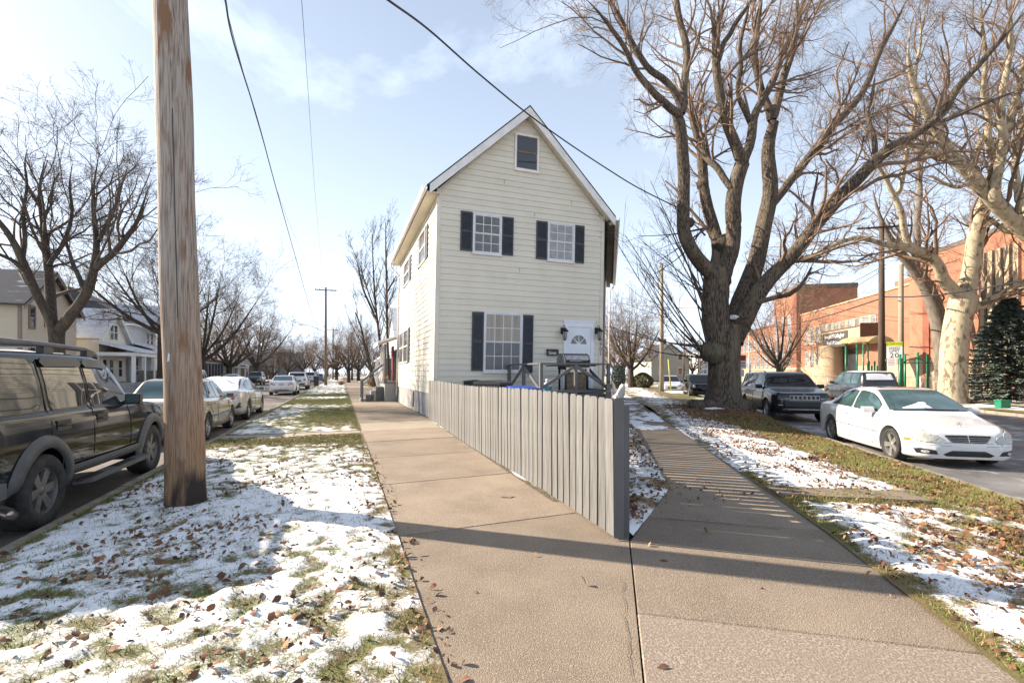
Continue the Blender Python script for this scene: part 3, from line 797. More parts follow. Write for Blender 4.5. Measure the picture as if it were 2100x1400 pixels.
# windows and shutters
def rect(x0, y0, x1, y1):
    a = HF(x0, y0); c = HF(x1, y1); e = HF(x0, y1); g = HF(x1, y0)
    return (a[0]+e[0])/2, (c[0]+g[0])/2, (e[1]+c[1])/2, (a[1]+g[1])/2
def shutter(x0, y0, x1, y1):
    u0, u1, z0, z1 = rect(x0, y0, x1, y1)
    b = HB(); t = 0.045; y_ = -0.055
    b.box(u0,u0+t,y_,-0.02,z0,z1); b.box(u1-t,u1,y_,-0.02,z0,z1)
    for (za, zb) in ((z0,z0+0.07),(z1-0.07,z1),((z0+z1)/2-0.035,(z0+z1)/2+0.035)): b.box(u0+t,u1-t,y_+0.002,-0.02,za,zb)
    b.box(u0+t*0.5,u1-t*0.5,-0.030,-0.0225,z0+0.02,z1-0.02)
    s = b.build('shutter', M_SHUTTER)
    k = HB(); zz = z0 + 0.085
    while zz < z1 - 0.09:
        if abs(zz - (z0+z1)/2) > 0.055:
            k.add([(u0+t,-0.046,zz),(u1-t,-0.046,zz),(u1-t,-0.028,zz+0.042),(u0+t,-0.028,zz+0.042),(u0+t,-0.036,zz-0.008),(u1-t,-0.036,zz-0.008)], [(0,1,2,3),(4,5,1,0)])
        zz += 0.042
    k.build('louvres', M_SHUTTER, s, kind='stuff')
    return s
def window(x0, y0, x1, y1, nc, nr, mu, ml, msash=M_SASH, fr=0.05, grille=True, midbar=None):
    u0, u1, z0, z1 = rect(x0, y0, x1, y1)
    zm = (z0+z1)/2 if midbar is None else midbar
    b = HB(); o = 0.05
    b.box(u0,u0+fr,-0.07,0.02,z0,z1); b.box(u1-fr,u1,-0.07,0.02,z0,z1); b.box(u0+fr,u1-fr,-0.068,0.02,z0,z0+fr); b.box(u0+fr,u1-fr,-0.068,0.02,z1-fr,z1)
    w = b.build('window', M_SASH if msash is M_SASH else M_WHITE_T)
    s = 0.035
    for (za, zb, y_, m_) in ((zm, z1-fr, -0.050, mu), (z0+fr, zm+0.02, -0.036, ml)):
        b = HB(); a0, a1 = u0+fr, u1-fr
        b.box(a0,a0+s,y_,y_+0.03,za,zb); b.box(a1-s,a1,y_,y_+0.03,za,zb); b.box(a0+s,a1-s,y_-0.001,y_+0.03,za,za+s); b.box(a0+s,a1-s,y_-0.001,y_+0.03,zb-s,zb)
        if grille:
            g = 0.011
            for i in range(1, nc):
                uu = a0+s + (a1-a0-2*s)*i/nc; b.box(uu-g,uu+g,y_+0.004,y_+0.02,za+s,zb-s)
            for j in range(1, nr):
                zz = za+s + (zb-za-2*s)*j/nr; b.box(a0+s,a1-s,y_+0.003,y_+0.021,zz-g,zz+g)
        b.build('sash', msash, w)
        b = HB(); b.box(a0+s*0.5,a1-s*0.5,y_+0.012,y_+0.018,za+s*0.5,zb-s*0.5); b.build('pane', m_, w)
    b = HB(); b.box(u0-0.02,u1+0.02,-0.09,0.0,z0-0.035,z0); b.build('window_sill', M_WHITE_T, w)
    return w
window(969,440,1028,522,3,2,M_PANE,M_SCREEN)
shutter(944,434,968,515); shutter(1029,446,1052,524)
window(1122,458,1177,537,3,2,M_PANE_PALE,M_PANE_PALE)
shutter(1099,454,1121,532); shutter(1177,463,1197,540)
window(1055,278,1104,352,1,1,M_DARKGLASS,M_DARKGLASS,msash=M_SASH_OLD,fr=0.06,grille=False)
window(991,641,1070,763,4,2,M_CURTAIN,M_SCREEN)
shutter(967,640,990,760); shutter(1070,646,1092,764)
# side windows
def side_window(xa, ya0, ya1, xb, yb0, yb1, shut=0.25, twin=False):
    dn, zt = HL(xb, yb0); df, zt2 = HL(xa, ya0); _, zb_ = HL(xb, yb1); _, zb2 = HL(xa, ya1)
    z1 = (zt + zt2)/2; z0 = (zb_ + zb2)/2
    b = HB(); fr = 0.055
    b.box(-0.075,0.0,dn,dn+fr,z0,z1); b.box(-0.075,0.0,df-fr,df,z0,z1); b.box(-0.074,0.0,dn+fr,df-fr,z0,z0+fr); b.box(-0.074,0.0,dn+fr,df-fr,z1-fr,z1)
    b.box(-0.062,0.0,dn+fr,df-fr,(z0+z1)/2-0.03,(z0+z1)/2+0.03)
    if twin: b.box(-0.071,0.0,(dn+df)/2-0.08,(dn+df)/2+0.08,z0+fr,z1-fr)
    w = b.build('window', M_WHITE_T)
    b = HB(); b.box(-0.040,-0.03,dn+fr*0.5,df-fr*0.5,z0+fr*0.5,z1-fr*0.5); b.build('pane', M_PANE, w)
    for (a0, a1) in ((dn-0.40, dn-0.02), (df+0.02, df+0.40)):
        if a1 < HD and shut:
            b = HB(); b.box(-0.055,-0.018,a0,a1,z0,z1); b.build('shutter', M_SHUTTER)
side_window(856,480,548,868,470,532)
side_window(826,540,587,836,530,577)
side_window(819,682,746,836,676,742, twin=True)

# front door with fanlight
u0, u1, zt0, zt = rect(1155, 661, 1217, 718)
ZD = 0.93
b = HB(); cw = 0.13
b.box(u0,u0+cw,-0.06,0.0,ZD,zt-0.0); b.box(u1-cw,u1,-0.06,0.0,ZD,zt); b.box(u0+cw,u1-cw,-0.062,0.0,zt-0.17,zt); b.box(u0-0.03,u1+0.03,-0.075,0.0,zt,zt+0.05)
b.build('door_casing', M_DOOR)
b = HB(); b.box(u0+cw,u1-cw,-0.028,0.0,ZD,zt-0.17); DOOR = b.build('door', M_DOOR)
uc = (u0+u1)/2; rw_ = (u1-u0-2*cw)*0.33; zf = zt - 0.17 - 0.62
b = HB(); n = 14
for k in range(4):
    a0 = math.pi*(k+0.06)/4; a1 = math.pi*(k+0.94)/4
    pts = [(uc - 0.05*math.cos((a0+a1)/2), -0.034, zf + 0.06*math.sin((a0+a1)/2))] + [(uc - rw_*math.cos(a0+(a1-a0)*i/5), -0.034, zf + rw_*1.05*math.sin(a0+(a1-a0)*i/5)) for i in range(6)]
    b.prism(pts, (0,0.008,0))
b.build('fanlight', M_PANE, DOOR)
b = HB()
for (a0, a1, za, zb) in ((uc-rw_,uc-0.05,zf-0.62,zf-0.12),(uc+0.05,uc+rw_,zf-0.62,zf-0.12),(uc-rw_,uc-0.05,ZD+0.15,zf-0.72),(uc+0.05,uc+rw_,ZD+0.15,zf-0.72)):
    t = 0.018
    b.box(a0,a1,-0.036,-0.027,za,za+t); b.box(a0,a1,-0.036,-0.027,zb-t,zb); b.box(a0,a0+t,-0.0355,-0.027,za+t,zb-t); b.box(a1-t,a1,-0.0355,-0.027,za+t,zb-t)
b.build('panel_moulding', M_DOOR, DOOR)
b = HB(); b.lathe([(0.0,-0.07),(0.03,-0.065),(0.034,-0.04),(0.012,-0.03)], 10, 'Y', Matrix.Translation((u0+cw+0.08,-0.03,ZD+0.98))); b.build('door_knob', M_STEEL, DOOR, smooth=True)

# carriage lanterns either side of the door
def lantern(px, py, label):
    u, z = HF(px, py)
    t = empty('carriage_lantern', HA + nL*(u+LEAN*z) + Vector((0,0,z)) - dL*0.03, ANG_L, label=label, cat='wall lamp', group='lanterns beside the front door')
    b = MB(); b.box(-0.06,0.06,-0.03,0.0,-0.10,0.12); b.build('back_plate', M_BRASS, t)
    b = MB(); b.tube([(0,-0.03,0.06),(0,-0.08,0.16),(0,-0.16,0.20),(0.0,-0.22,0.16),(0,-0.22,0.10)], 0.012, 6); b.build('bracket', M_BRASS, t, smooth=True)
    b = MB(); b.lathe([(0.0,0.12),(0.03,0.10),(0.14,-0.02),(0.135,-0.035),(0.02,-0.035)], 8, 'Z', Matrix.Translation((0,-0.22,0))); b.build('hood', M_BRASS, t)
    b = MB()
    for k in range(4):
        a = math.pi/4 + k*math.pi/2
        b.bar((0.085*math.cos(a),-0.22+0.085*math.sin(a),-0.03), (0.05*math.cos(a),-0.22+0.05*math.sin(a),-0.30), 0.012, 0.012)
    b.lathe([(0.0,-0.36),(0.02,-0.34),(0.06,-0.31),(0.06,-0.295),(0.0,-0.295)], 8, 'Z', Matrix.Translation((0,-0.22,0))); b.build('cage', M_BRASS, t)
    b = MB(); b.lathe([(0.074,-0.04),(0.044,-0.295)], 4, 'Z', Matrix.Translation((0,-0.22,0)) @ Matrix.Rotation(R(0),4,'Z')); b.build('glass', mat('lantern_glass', (0.35,0.37,0.40), 0.1, (0.25,0.26,0.28), 9), t)
lantern(1152, 679, 'black carriage lantern left of the white door')
lantern(1222, 679, 'black carriage lantern right of the white door')
# house number, vertical digits on the corner board
def text_mesh(body, size, m, name, parent, M, ext=0.003, align='CENTER', spacing=1.0):
    cu = bpy.data.curves.new(name, 'FONT'); cu.body = body; cu.size = size; cu.extrude = ext; cu.align_x = align; cu.align_y = 'CENTER'
    cu.space_character = spacing; cu.resolution_u = 2
    tmp = bpy.data.objects.new('tmp', cu); COL.objects.link(tmp)
    dg = bpy.context.evaluated_depsgraph_get()
    me = bpy.data.meshes.new_from_object(tmp.evaluated_get(dg))
    bpy.data.objects.remove(tmp); bpy.data.curves.remove(cu)
    me.name = name; me.transform(M); me.materials.clear(); me.materials.append(m)
    return link(name, me, parent)
FACE = Matrix.Rotation(R(90), 4, 'X')
for k, ch in enumerate('3905'):
    u, z = HF(1229.5, 697 + k*9.5)
    text_mesh(ch, 0.20, M_BRASS, 'house_number', house, Matrix.Translation((HW-0.045+LEAN*z, -0.040, z)) @ FACE)
# letter box
u, z = HF(1131.5, 722.5)
mb = empty('letter_box', HA + nL*(u+LEAN*z) + Vector((0,0,z)) - dL*0.022, ANG_L, label='small black letter box with white lettering left of the door', cat='letter box')
b = MB(); b.box(-0.21,0.21,-0.11,0.0,-0.10,0.07); b.prism([(-0.21,0.0,0.07),(-0.21,-0.11,0.07),(-0.21,0.0,0.11)], (0.42,0,0)); b.build('box', M_BLACK, mb)
b = MB(); b.prism([(-0.22,0.0,0.115),(-0.22,-0.125,0.072),(-0.22,-0.125,0.062),(-0.22,0.0,0.105)], (0.44,0,0)); b.build('lid', M_BLACK, mb)
text_mesh('Great', 0.15, M_WHITE, 'lettering', mb, Matrix.Translation((-0.04,-0.113,-0.02)) @ FACE, spacing=0.85)

# porch at the far end of the left side: deck, posts, roof, steps
pc = empty('side_porch', HA + dL*HD - nL*0.55, ANG_L, label='side porch with white roof and grey steps at the rear of the cream house', cat='porch')
M_REDPOST = mat('dark_red_paint', (0.20,0.02,0.02), 0.5, (0.14,0.02,0.02), 5)
b = MB(); b.box(-0.10,1.9,0.15,3.2,0.0,0.95); b.build('porch_base', M_FOUND, pc)
b = MB(); b.box(-0.16,2.0,0.10,3.3,0.95,1.03); b.build('porch_floor', M_GREYWOOD, pc)
for k, (x, y, m_) in enumerate(((-0.05,0.35,M_BROWNBOARD),(-0.05,1.75,M_WHITE_T),(-0.05,3.1,M_WHITE_T))):
    b = MB(); b.box(x-0.05,x+0.05,y-0.05,y+0.05,1.03,3.0); b.box(x-0.08,x+0.08,y-0.08,y+0.08,1.03,1.2); b.build('post', m_, pc)
b = MB(); b.box(0.40,0.48,1.1,1.9,1.03,2.95); b.build('red_door', M_REDPOST, pc)
b = MB(); b.box(1.9,2.0,0.0,3.2,1.03,3.6); b.build('porch_wall', M_SIDTRIM, pc)
b = MB(); b.prism([(-0.45,0.02,3.02),(-0.45,3.5,3.02),(2.0,3.5,3.85),(2.0,0.02,3.85)], (0,0,0.10)); b.build('porch_roof', M_WHITE_T, pc)
b = MB(); b.box(-0.47,-0.44,0.0,3.5,2.92,3.10); b.build('fascia', M_WHITE_T, pc)
for k in range(4):
    b = MB(); b.box(-0.35-0.26*(k+1)+0.10,-0.10-0.26*k,0.55,1.75,0.0,0.95-0.2*(k+1)); b.build('step', M_FOUND if k % 2 else M_GREYWOOD, pc)
for y in (0.5, 1.8):
    b = MB(); b.bar((-0.10,y,1.95),(-1.2,y,1.02),0.07,0.05); b.bar((-0.10,y,1.72),(-1.2,y,0.80),0.04,0.03); b.build('hand_rail', M_GREYWOOD, pc)
    b = MB(); b.box(-1.25,-1.15,y-0.05,y+0.05,0.0,1.12); b.build('newel_post', M_GREYWOOD, pc)
b = MB()
for k in range(9): b.box(-0.06,-0.02,1.9+k*0.135,1.93+k*0.135,1.1,1.85)
b.box(-0.07,-0.01,1.8,3.1,1.85,1.91); b.box(-0.07,-0.01,1.8,3.1,1.07,1.11); b.build('balustrade', M_WHITE_T, pc)

# ================================================================== DECK IN FRONT OF THE DOOR
DK = empty('deck', HA + nL*2.49 - dL*2.82, ANG_L, label='raised grey wooden deck with cross-braced railing in front of the white door', cat='deck')
DW, DD, DZ, RZ = 2.30, 2.78, 0.86, 1.775
for k in range(19):
    b = MB(); b.box(0.0, DW, k*0.1465, k*0.1465+0.139, DZ-0.035, DZ); b.build('deck_board', M_GREYWOOD, DK)
b = MB(); b.box(0.01,DW-0.01,0.01,0.05,DZ-0.22,DZ-0.036); b.box(0.01,0.05,0.05,DD,DZ-0.22,DZ-0.036); b.box(DW-0.05,DW-0.01,0.05,DD,DZ-0.22,DZ-0.036); b.build('deck_frame', M_GREYWOOD, DK)
for (x, y) in ((0.05,0.05),(DW-0.05,0.05),(0.05,DD-0.06),(DW-0.05,DD-0.06),(DW/2,0.05),(0.05,DD/2),(DW-0.05,DD/2)):
    b = MB(); z0 = 0.0 if (x != DW/2 and y != DD/2) else DZ
    b.box(x-0.045,x+0.045,y-0.045,y+0.045,z0,RZ-0.03); b.build('post', M_GREYWOOD, DK)
def rail_side(a, c):
    a = Vector(a); c = Vector(c); m_ = (a + c)/2
    for h, w in ((RZ-0.015, 0.13), (DZ+0.10, 0.05)):
        b = MB(); b.bar(a + Vector((0,0,h)), c + Vector((0,0,h)), w, 0.045 if w > 0.1 else 0.08); b.build('rail', M_GREYWOOD, DK)
    for p, q in ((a, m_), (c, m_)):
        b = MB(); b.bar(p + Vector((0,0,DZ+0.15)), q + Vector((0,0,RZ-0.07)), 0.04, 0.09); b.build('brace', M_GREYWOOD, DK)
rail_side((0.0,0.05,0),(DW,0.05,0)); rail_side((0.05,0.10,0),(0.05,DD-0.1,0)); rail_side((DW-0.05,0.10,0),(DW-0.05,DD-0.1,0))

# gas grill on the deck
gp = HA + nL*4.10 - dL*1.75
GR = empty('gas_grill', (gp.x, gp.y, DZ), ANG_L, label='black gas grill with steel-trimmed lid standing on the deck', cat='grill')
M_GRILL = mat('grill_enamel', (0.010,0.010,0.010), 0.25, (0.02,0.02,0.02), 8)
M_CHROME = mat('worn_steel', (0.52,0.50,0.48), 0.3, (0.36,0.32,0.29), 9, metal=0.85)
M_RUSTY = mat('tan_dirty_panel', (0.30,0.21,0.14), 0.7, (0.16,0.11,0.08), 7, bump=0.3)
b = MB(); prof = [(-0.26,0.88),(-0.28,1.02),(-0.20,1.17),(-0.05,1.24),(0.12,1.22),(0.24,1.10),(0.26,0.88)]
b.prism([(-0.42,y,z) for y, z in prof], (0.84,0,0)); LID = b.build('lid', M_GRILL, GR)
b = MB()
for s in (-1, 1): b.prism([(s*0.425,y*1.04,0.88+(z-0.88)*1.03) for y, z in prof], (s*0.035,0,0))
b.build('lid_end', M_CHROME, LID)
b = MB(); b.prism([(-0.40,y,z+0.004) for y, z in ((-0.285,1.03),(-0.205,1.175),(-0.19,1.17),(-0.27,1.03))], (0.80,0,0)); b.build('lid_trim', M_CHROME, LID)
b = MB(); b.tube([(-0.30,-0.33,1.0),(0.30,-0.33,1.0)], 0.014, 8); b.build('handle', M_CHROME, LID, smooth=True)
b = MB(); b.box(-0.42,0.42,-0.27,0.26,0.74,0.878); b.build('firebox', M_GRILL, GR)
b = MB(); b.box(-0.40,0.40,-0.30,-0.275,0.66,0.80); b.build('control_panel', M_CHROME, GR)
for k in range(4):
    b = MB(); b.lathe([(0.0,-0.34),(0.025,-0.338),(0.03,-0.30)], 10, 'Y', Matrix.Translation((-0.27+k*0.18,0,0.73))); b.build('knob', M_GRILL, GR, smooth=True)
for s, w in ((-1, 0.42), (1, 0.24)):
    b = MB(); b.box(min(s*0.425,s*(0.425+w)), max(s*0.425,s*(0.425+w)), -0.26,0.22,0.84,0.88); b.build('side_shelf', M_GRILL, GR)
for sx in (-1, 1):
    for sy in (-1, 1):
        b = MB(); b.box(sx*0.38-0.025,sx*0.38+0.025,sy*0.22-0.025,sy*0.22+0.025,0.02,0.74); b.build('leg', M_GRILL, GR)
b = MB(); b.box(-0.35,0.35,-0.18,-0.16,0.10,0.72); b.build('cupboard_panel', M_RUSTY, GR)
b = MB(); b.box(-0.40,0.40,-0.24,0.24,0.05,0.09); b.build('bottom_shelf', M_GRILL, GR)
# detergent jug
jp = HA + nL*2.93 - dL*2.35
JG = empty('plastic_jug', (jp.x, jp.y, DZ), ANG_L + 0.3, label='white plastic jug with blue label standing on the deck', cat='jug')
M_JUG = mat('jug_plastic', (0.70,0.74,0.78), 0.4, (0.62,0.66,0.72), 5); M_JUGL = mat('jug_label', (0.03,0.22,0.36), 0.4, (0.06,0.38,0.48), 9)
b = MB(); b.lathe([(0.0,0.0),(0.135,0.0),(0.14,0.02),(0.14,0.26),(0.12,0.33),(0.05,0.37),(0.045,0.40)], 20, 'Z', Matrix.Diagonal((1,0.65,1,1))); b.build('bottle', M_JUG, JG, smooth=True)
b = MB(); b.lathe([(0.142,0.05),(0.142,0.24)], 20, 'Z', Matrix.Diagonal((1,0.66,1,1))); b.build('label_wrap', M_JUGL, JG, smooth=True)
b = MB(); b.lathe([(0.0,0.455),(0.05,0.45),(0.052,0.395),(0.0,0.39)], 16); b.build('cap', M_JUG, JG, smooth=True)
b = MB(); b.tube([(0.10,0,0.31),(0.15,0,0.36),(0.11,0,0.42),(0.05,0,0.40)], 0.018, 8); b.build('handle', M_JUG, JG, smooth=True)

# ================================================================== FENCES
FA = Vector((0.940, 4.235, 0)); FB = Vector((-2.68, 15.10, 0)); fd = (FB - FA).normalized(); fq = Vector((-fd.y, fd.x, 0))   # fq points to the street
FL = empty('picket_fence', FA, math.atan2(fd.y, fd.x), label='grey painted picket fence running along the left pavement to the house corner', cat='fence', group='grey fences round the front yard')
FLEN = (FB - FA).length
# the picket's face looks along local +Y (street side)
def picket_mesh(seed, h=1.27, w=0.136, m=M_PICKET):
    r = random.Random(seed); t = 0.019; c = 0.022
    x0, x1 = 0.0, w + r.uniform(-0.006, 0.004)
    top = h + r.uniform(-0.006, 0.006); tl = r.uniform(-0.005, 0.005)
    bend = r.uniform(-0.006, 0.006)
    b = MB()
    pts = [(x0,0,0.035),(x1,0,0.035),(x1+bend,0,h*0.5),(x1+tl,0,top-c),(x1-c+tl,0,top),(x0+c+tl,0,top),(x0+tl,0,top-c),(x0+bend,0,h*0.5)]
    b.prism(pts, (0,t,0))
    return b.mesh('picket', m)
PK = [picket_mesh(k) for k in range(14)]
n = int(FLEN / 0.158)
for k in range(n):
    o = link('picket', PK[k % 14] if k % 3 else PK[random.randrange(14)], FL)
    o.location = (0.0 + k*0.158 + random.uniform(-0.004,0.004), random.uniform(-0.004,0.004), -0.01 + 0.02*math.sin(k*0.13) - 0.014*(k/n))
    o.rotation_euler = (random.uniform(-0.008,0.008), random.uniform(-0.012,0.012), 0)
for z_ in (0.30, 0.98):
    b = MB(); b.box(0.02, FLEN, -0.052, -0.014, z_, z_+0.085); b.build('rail', M_GREYWOOD, FL)
for k in range(6):
    b = MB(); x = 0.06 + k*(FLEN-0.12)/5; b.box(x-0.045,x+0.045,-0.15,-0.056,-0.1,1.2); b.build('post', M_GREYWOOD, FL)
FC = Vector((0.950, 4.185, 0)); fr_ = Vector((0.208, 1, 0)).normalized()
FR = empty('picket_fence', FC, math.atan2(fr_.y, fr_.x), label='grey picket fence on the right side of the yard, its end board facing the camera', cat='fence', group='grey fences round the front yard')
FRL = 14.2; n = int(FRL / 0.182)
for k in range(n):
    o = link('picket', PK[random.randrange(14)], FR)
    o.location = (0.03 + k*0.182 + random.uniform(-0.004,0.004), random.uniform(-0.004,0.004) - 0.02, -0.01)
    o.rotation_euler = (random.uniform(-0.008,0.008), random.uniform(-0.012,0.012), 0)
for z_ in (0.30, 0.98):
    b = MB(); b.box(0.14, FRL, 0.004, 0.042, z_, z_+0.085); b.build('rail', M_GREYWOOD, FR)
for k in range(6):
    b = MB(); x = 0.9 + k*(FRL-1.0)/5; b.box(x-0.045,x+0.045,0.046,0.136,-0.1,1.2); b.build('post', M_GREYWOOD, FR)
# end board across the apex
b = MB(); pts = [(-0.004,-0.050,0.02),(-0.004,0.036,0.02),(-0.004,0.036,1.262),(-0.004,0.022,1.276),(-0.004,-0.030,1.276),(-0.004,-0.050,1.25)]
b.prism(pts, (0.02,0,0)); b.build('end_board', M_GREYWOOD, FR)
# plastic bag caught on the fence top
bp_ = FC + fr_*1.1
BG = MB(); N_ = 9
for i in range(7):
    for k in range(N_):
        a = 2*math.pi*k/N_; f = (1 - i/6.0); r_ = 0.055*(0.25+0.75*f**0.6)*(1+0.3*math.sin(3*a+i))
        BG.v.append((r_*math.cos(a)+0.01*i, r_*0.7*math.sin(a), 0.15*i/6.0+0.01*math.sin(5*a)))
for i in range(6):
    for k in range(N_): BG.f.append((i*N_+k, i*N_+(k+1)%N_, (i+1)*N_+(k+1)%N_, (i+1)*N_+k)); BG.m.append(0)
o = BG.build('plastic_bag', mat('thin_white_plastic', (0.40,0.40,0.40), 0.35, (0.3,0.3,0.3), 8), smooth=True, label='crumpled white plastic bag caught on the fence top by the deck', cat='bag')
o.location = (bp_.x + 0.02, bp_.y, 1.22)

# wheelie bins behind the fence
def wheelie(loc, rz, mb_, ml, label, h=1.08, group='wheeled bins'):
    t = empty('wheeled_bin', loc, rz, label=label, cat='bin', group=group)
    b = MB(); lo = [(-0.21,-0.24),(0.21,-0.24),(0.21,0.22),(-0.21,0.22)]; hi = [(-0.28,-0.34),(0.28,-0.34),(0.28,0.30),(-0.28,0.30)]
    b.add([(x,y,0.04) for x,y in lo]+[(x,y,h-0.08) for x,y in hi], [(3,2,1,0),(4,5,6,7)]+[(i,(i+1)%4,4+(i+1)%4,4+i) for i in range(4)])
    b.box(-0.30,0.30,-0.36,0.32,h-0.10,h-0.04); b.build('bin_body', mb_, t)
    b = MB(); b.prism([(-0.31,-0.40,h-0.035),(-0.31,-0.38,h+0.01),(-0.31,0.0,h+0.06),(-0.31,0.33,h+0.03),(-0.31,0.33,h-0.035)], (0.62,0,0)); b.build('lid', ml, t)
    for s in (-1, 1):
        b = MB(); b.lathe([(0.0,s*0.24),(0.10,s*0.24),(0.11,s*0.26),(0.10,s*0.28),(0.0,s*0.28)], 16, 'X', Matrix.Translation((0,0.24,0.11))); b.build('wheel', M_BLACK, t, smooth=True)
    b = MB(); b.tube([(-0.24,0.30,h-0.12),(-0.24,0.40,h-0.08),(0.24,0.40,h-0.08),(0.24,0.30,h-0.12)], 0.016, 6); b.build('handle', M_BLACK, t)
    return t
M_BIN = mat('charcoal_bin', (0.022,0.023,0.026), 0.45, (0.035,0.036,0.04), 5); M_BINB = mat('blue_bin', (0.012,0.05,0.33), 0.4, (0.02,0.07,0.40), 5)
p = at(1010, 900, 10.9); wheelie((p.x, p.y, 0), R(60), M_BIN, M_BIN, 'black wheeled bin with its lid just above the fence', 1.27)
p = at(1062, 900, 10.6); wheelie((p.x, p.y, 0), R(35), M_BINB, M_BINB, 'bright blue wheeled bin beside the deck railing', 1.15)
p = at(975, 900, 12.2); wheelie((p.x, p.y, 0), R(100), M_BIN, M_BLACK, 'black wheeled bin behind another near the front window', 1.26)

# ================================================================== NEAR UTILITY POLE
def pole_material(name, top, low, streak):
    m = bpy.data.materials.new(name); m.use_nodes = True
    t = m.node_tree; N = t.nodes; b = N['Principled BSDF']; b.inputs['Roughness'].default_value = 0.85
    tc = N.new('ShaderNodeTexCoord'); mp = N.new('ShaderNodeMapping'); mp.inputs['Scale'].default_value = (1,1,0.035)
    t.links.new(tc.outputs['Object'], mp.inputs['Vector'])
    n1 = N.new('ShaderNodeTexNoise'); n1.inputs['Scale'].default_value = 75; n1.inputs['Detail'].default_value = 8; t.links.new(mp.outputs[0], n1.inputs['Vector'])
    n2 = N.new('ShaderNodeTexNoise'); n2.inputs['Scale'].default_value = 5; n2.inputs['Detail'].default_value = 8
    mp2 = N.new('ShaderNodeMapping'); mp2.inputs['Scale'].default_value = (1.6,1.6,0.35); t.links.new(tc.outputs['Object'], mp2.inputs['Vector']); t.links.new(mp2.outputs[0], n2.inputs['Vector'])
    n3 = N.new('ShaderNodeTexVoronoi'); n3.inputs['Scale'].default_value = 22; t.links.new(tc.outputs['Object'], n3.inputs['Vector'])
    sp = N.new('ShaderNodeSeparateXYZ'); t.links.new(tc.outputs['Object'], sp.inputs[0])
    def rng(src, a, c):
        r = N.new('ShaderNodeMapRange'); r.inputs['From Min'].default_value = a; r.inputs['From Max'].default_value = c; t.links.new(src, r.inputs['Value']); return r.outputs[0]
    def mix(f, A, B):
        x = N.new('ShaderNodeMix'); x.data_type = 'RGBA'; t.links.new(f, x.inputs['Factor'])
        for k, v in (('A', A), ('B', B)):
            if isinstance(v, tuple): x.inputs[k].default_value = (*v, 1)
            else: t.links.new(v, x.inputs[k])
        return x.outputs['Result']
    zz = N.new('ShaderNodeMath'); zz.operation = 'MULTIPLY_ADD'; zz.inputs[1].default_value = 1.6; t.links.new(n2.outputs['Fac'], zz.inputs[0]); t.links.new(sp.outputs['Z'], zz.inputs[2])
    c = mix(rng(zz.outputs[0], 1.3, 3.6), low, top)
    c = mix(rng(n1.outputs['Fac'], 0.45, 0.75), c, tuple(x*0.45 for x in streak))
    c = mix(rng(n2.outputs['Fac'], 0.56, 0.66), c, streak)
    zb = N.new('ShaderNodeMath'); zb.operation = 'MULTIPLY_ADD'; zb.inputs[1].default_value = -1.9; t.links.new(n2.outputs['Fac'], zb.inputs[0]); t.links.new(sp.outputs['Z'], zb.inputs[2])
    c = mix(rng(zb.outputs[0], -0.52, -0.95), c, (0.030,0.020,0.014))
    nick = mix(rng(n3.outputs['Distance'], 0.10, 0.06), c, (0.045,0.028,0.018))
    t.links.new(nick, b.inputs['Base Color'])
    bp = N.new('ShaderNodeBump'); bp.inputs['Strength'].default_value = 0.7; bp.inputs['Distance'].default_value = 0.012
    t.links.new(n1.outputs['Fac'], bp.inputs['Height']); t.links.new(bp.outputs[0], b.inputs['Normal'])
    return m
M_POLE = pole_material('weathered_pole', (0.36,0.315,0.275), (0.30,0.185,0.105), (0.21,0.115,0.065))
M_POLE2 = mat('far_pole_wood', (0.20,0.155,0.12), 0.85, (0.14,0.105,0.08), 4, stretch=(1,1,0.2), bump=0.3)
pb = G(381, 1034)
UPO = empty('utility_pole', pb, 0, label='thick weathered wooden utility pole standing on the snowy verge', cat='utility pole')
b = MB(); n = 40; path = []; rad = []
for i in range(n):
    z_ = -0.3 + 11.3*i/(n-1)
    path.append((-0.029*z_ + 0.008*math.sin(z_*1.7), 0.01*math.sin(z_*0.9), z_)); rad.append(0.195 - 0.0045*max(z_,0) + 0.004*math.sin(z_*3.1) + (0.012 if z_ < 0.05 else 0))
b.tube(path, rad, 40); me = b.mesh('pole_shaft', M_POLE, smooth=True)
for v in me.vertices:                                    # checks and flats in the round timber
    a = math.atan2(v.co.y, v.co.x + 0.029*v.co.z)
    k = 1 + 0.012*math.sin(a*5+0.7) + 0.010*math.sin(a*11 + v.co.z*0.3)
    cx = -0.029*v.co.z
    v.co.x = cx + (v.co.x - cx)*k; v.co.y *= k
link('pole_shaft', me, UPO)
b = MB(); b.bar((-1.3-0.30,0.18,10.2),(1.3-0.30,0.18,10.2),0.10,0.12); b.build('crossarm', M_POLE2, UPO)
# slim crack, staples, paper scrap
b = MB(); b.bar((0.055,-0.205,2.1),(-0.01,-0.198,4.4),0.008,0.006); b.build('crack', M_BLACK, UPO)
b = MB(); b.add([(-0.06,-0.207,1.62),(-0.035,-0.21,1.63),(-0.03,-0.209,1.70),(-0.05,-0.206,1.72)], [(0,1,2,3)]); b.build('paper_scrap', M_WHITE, UPO)
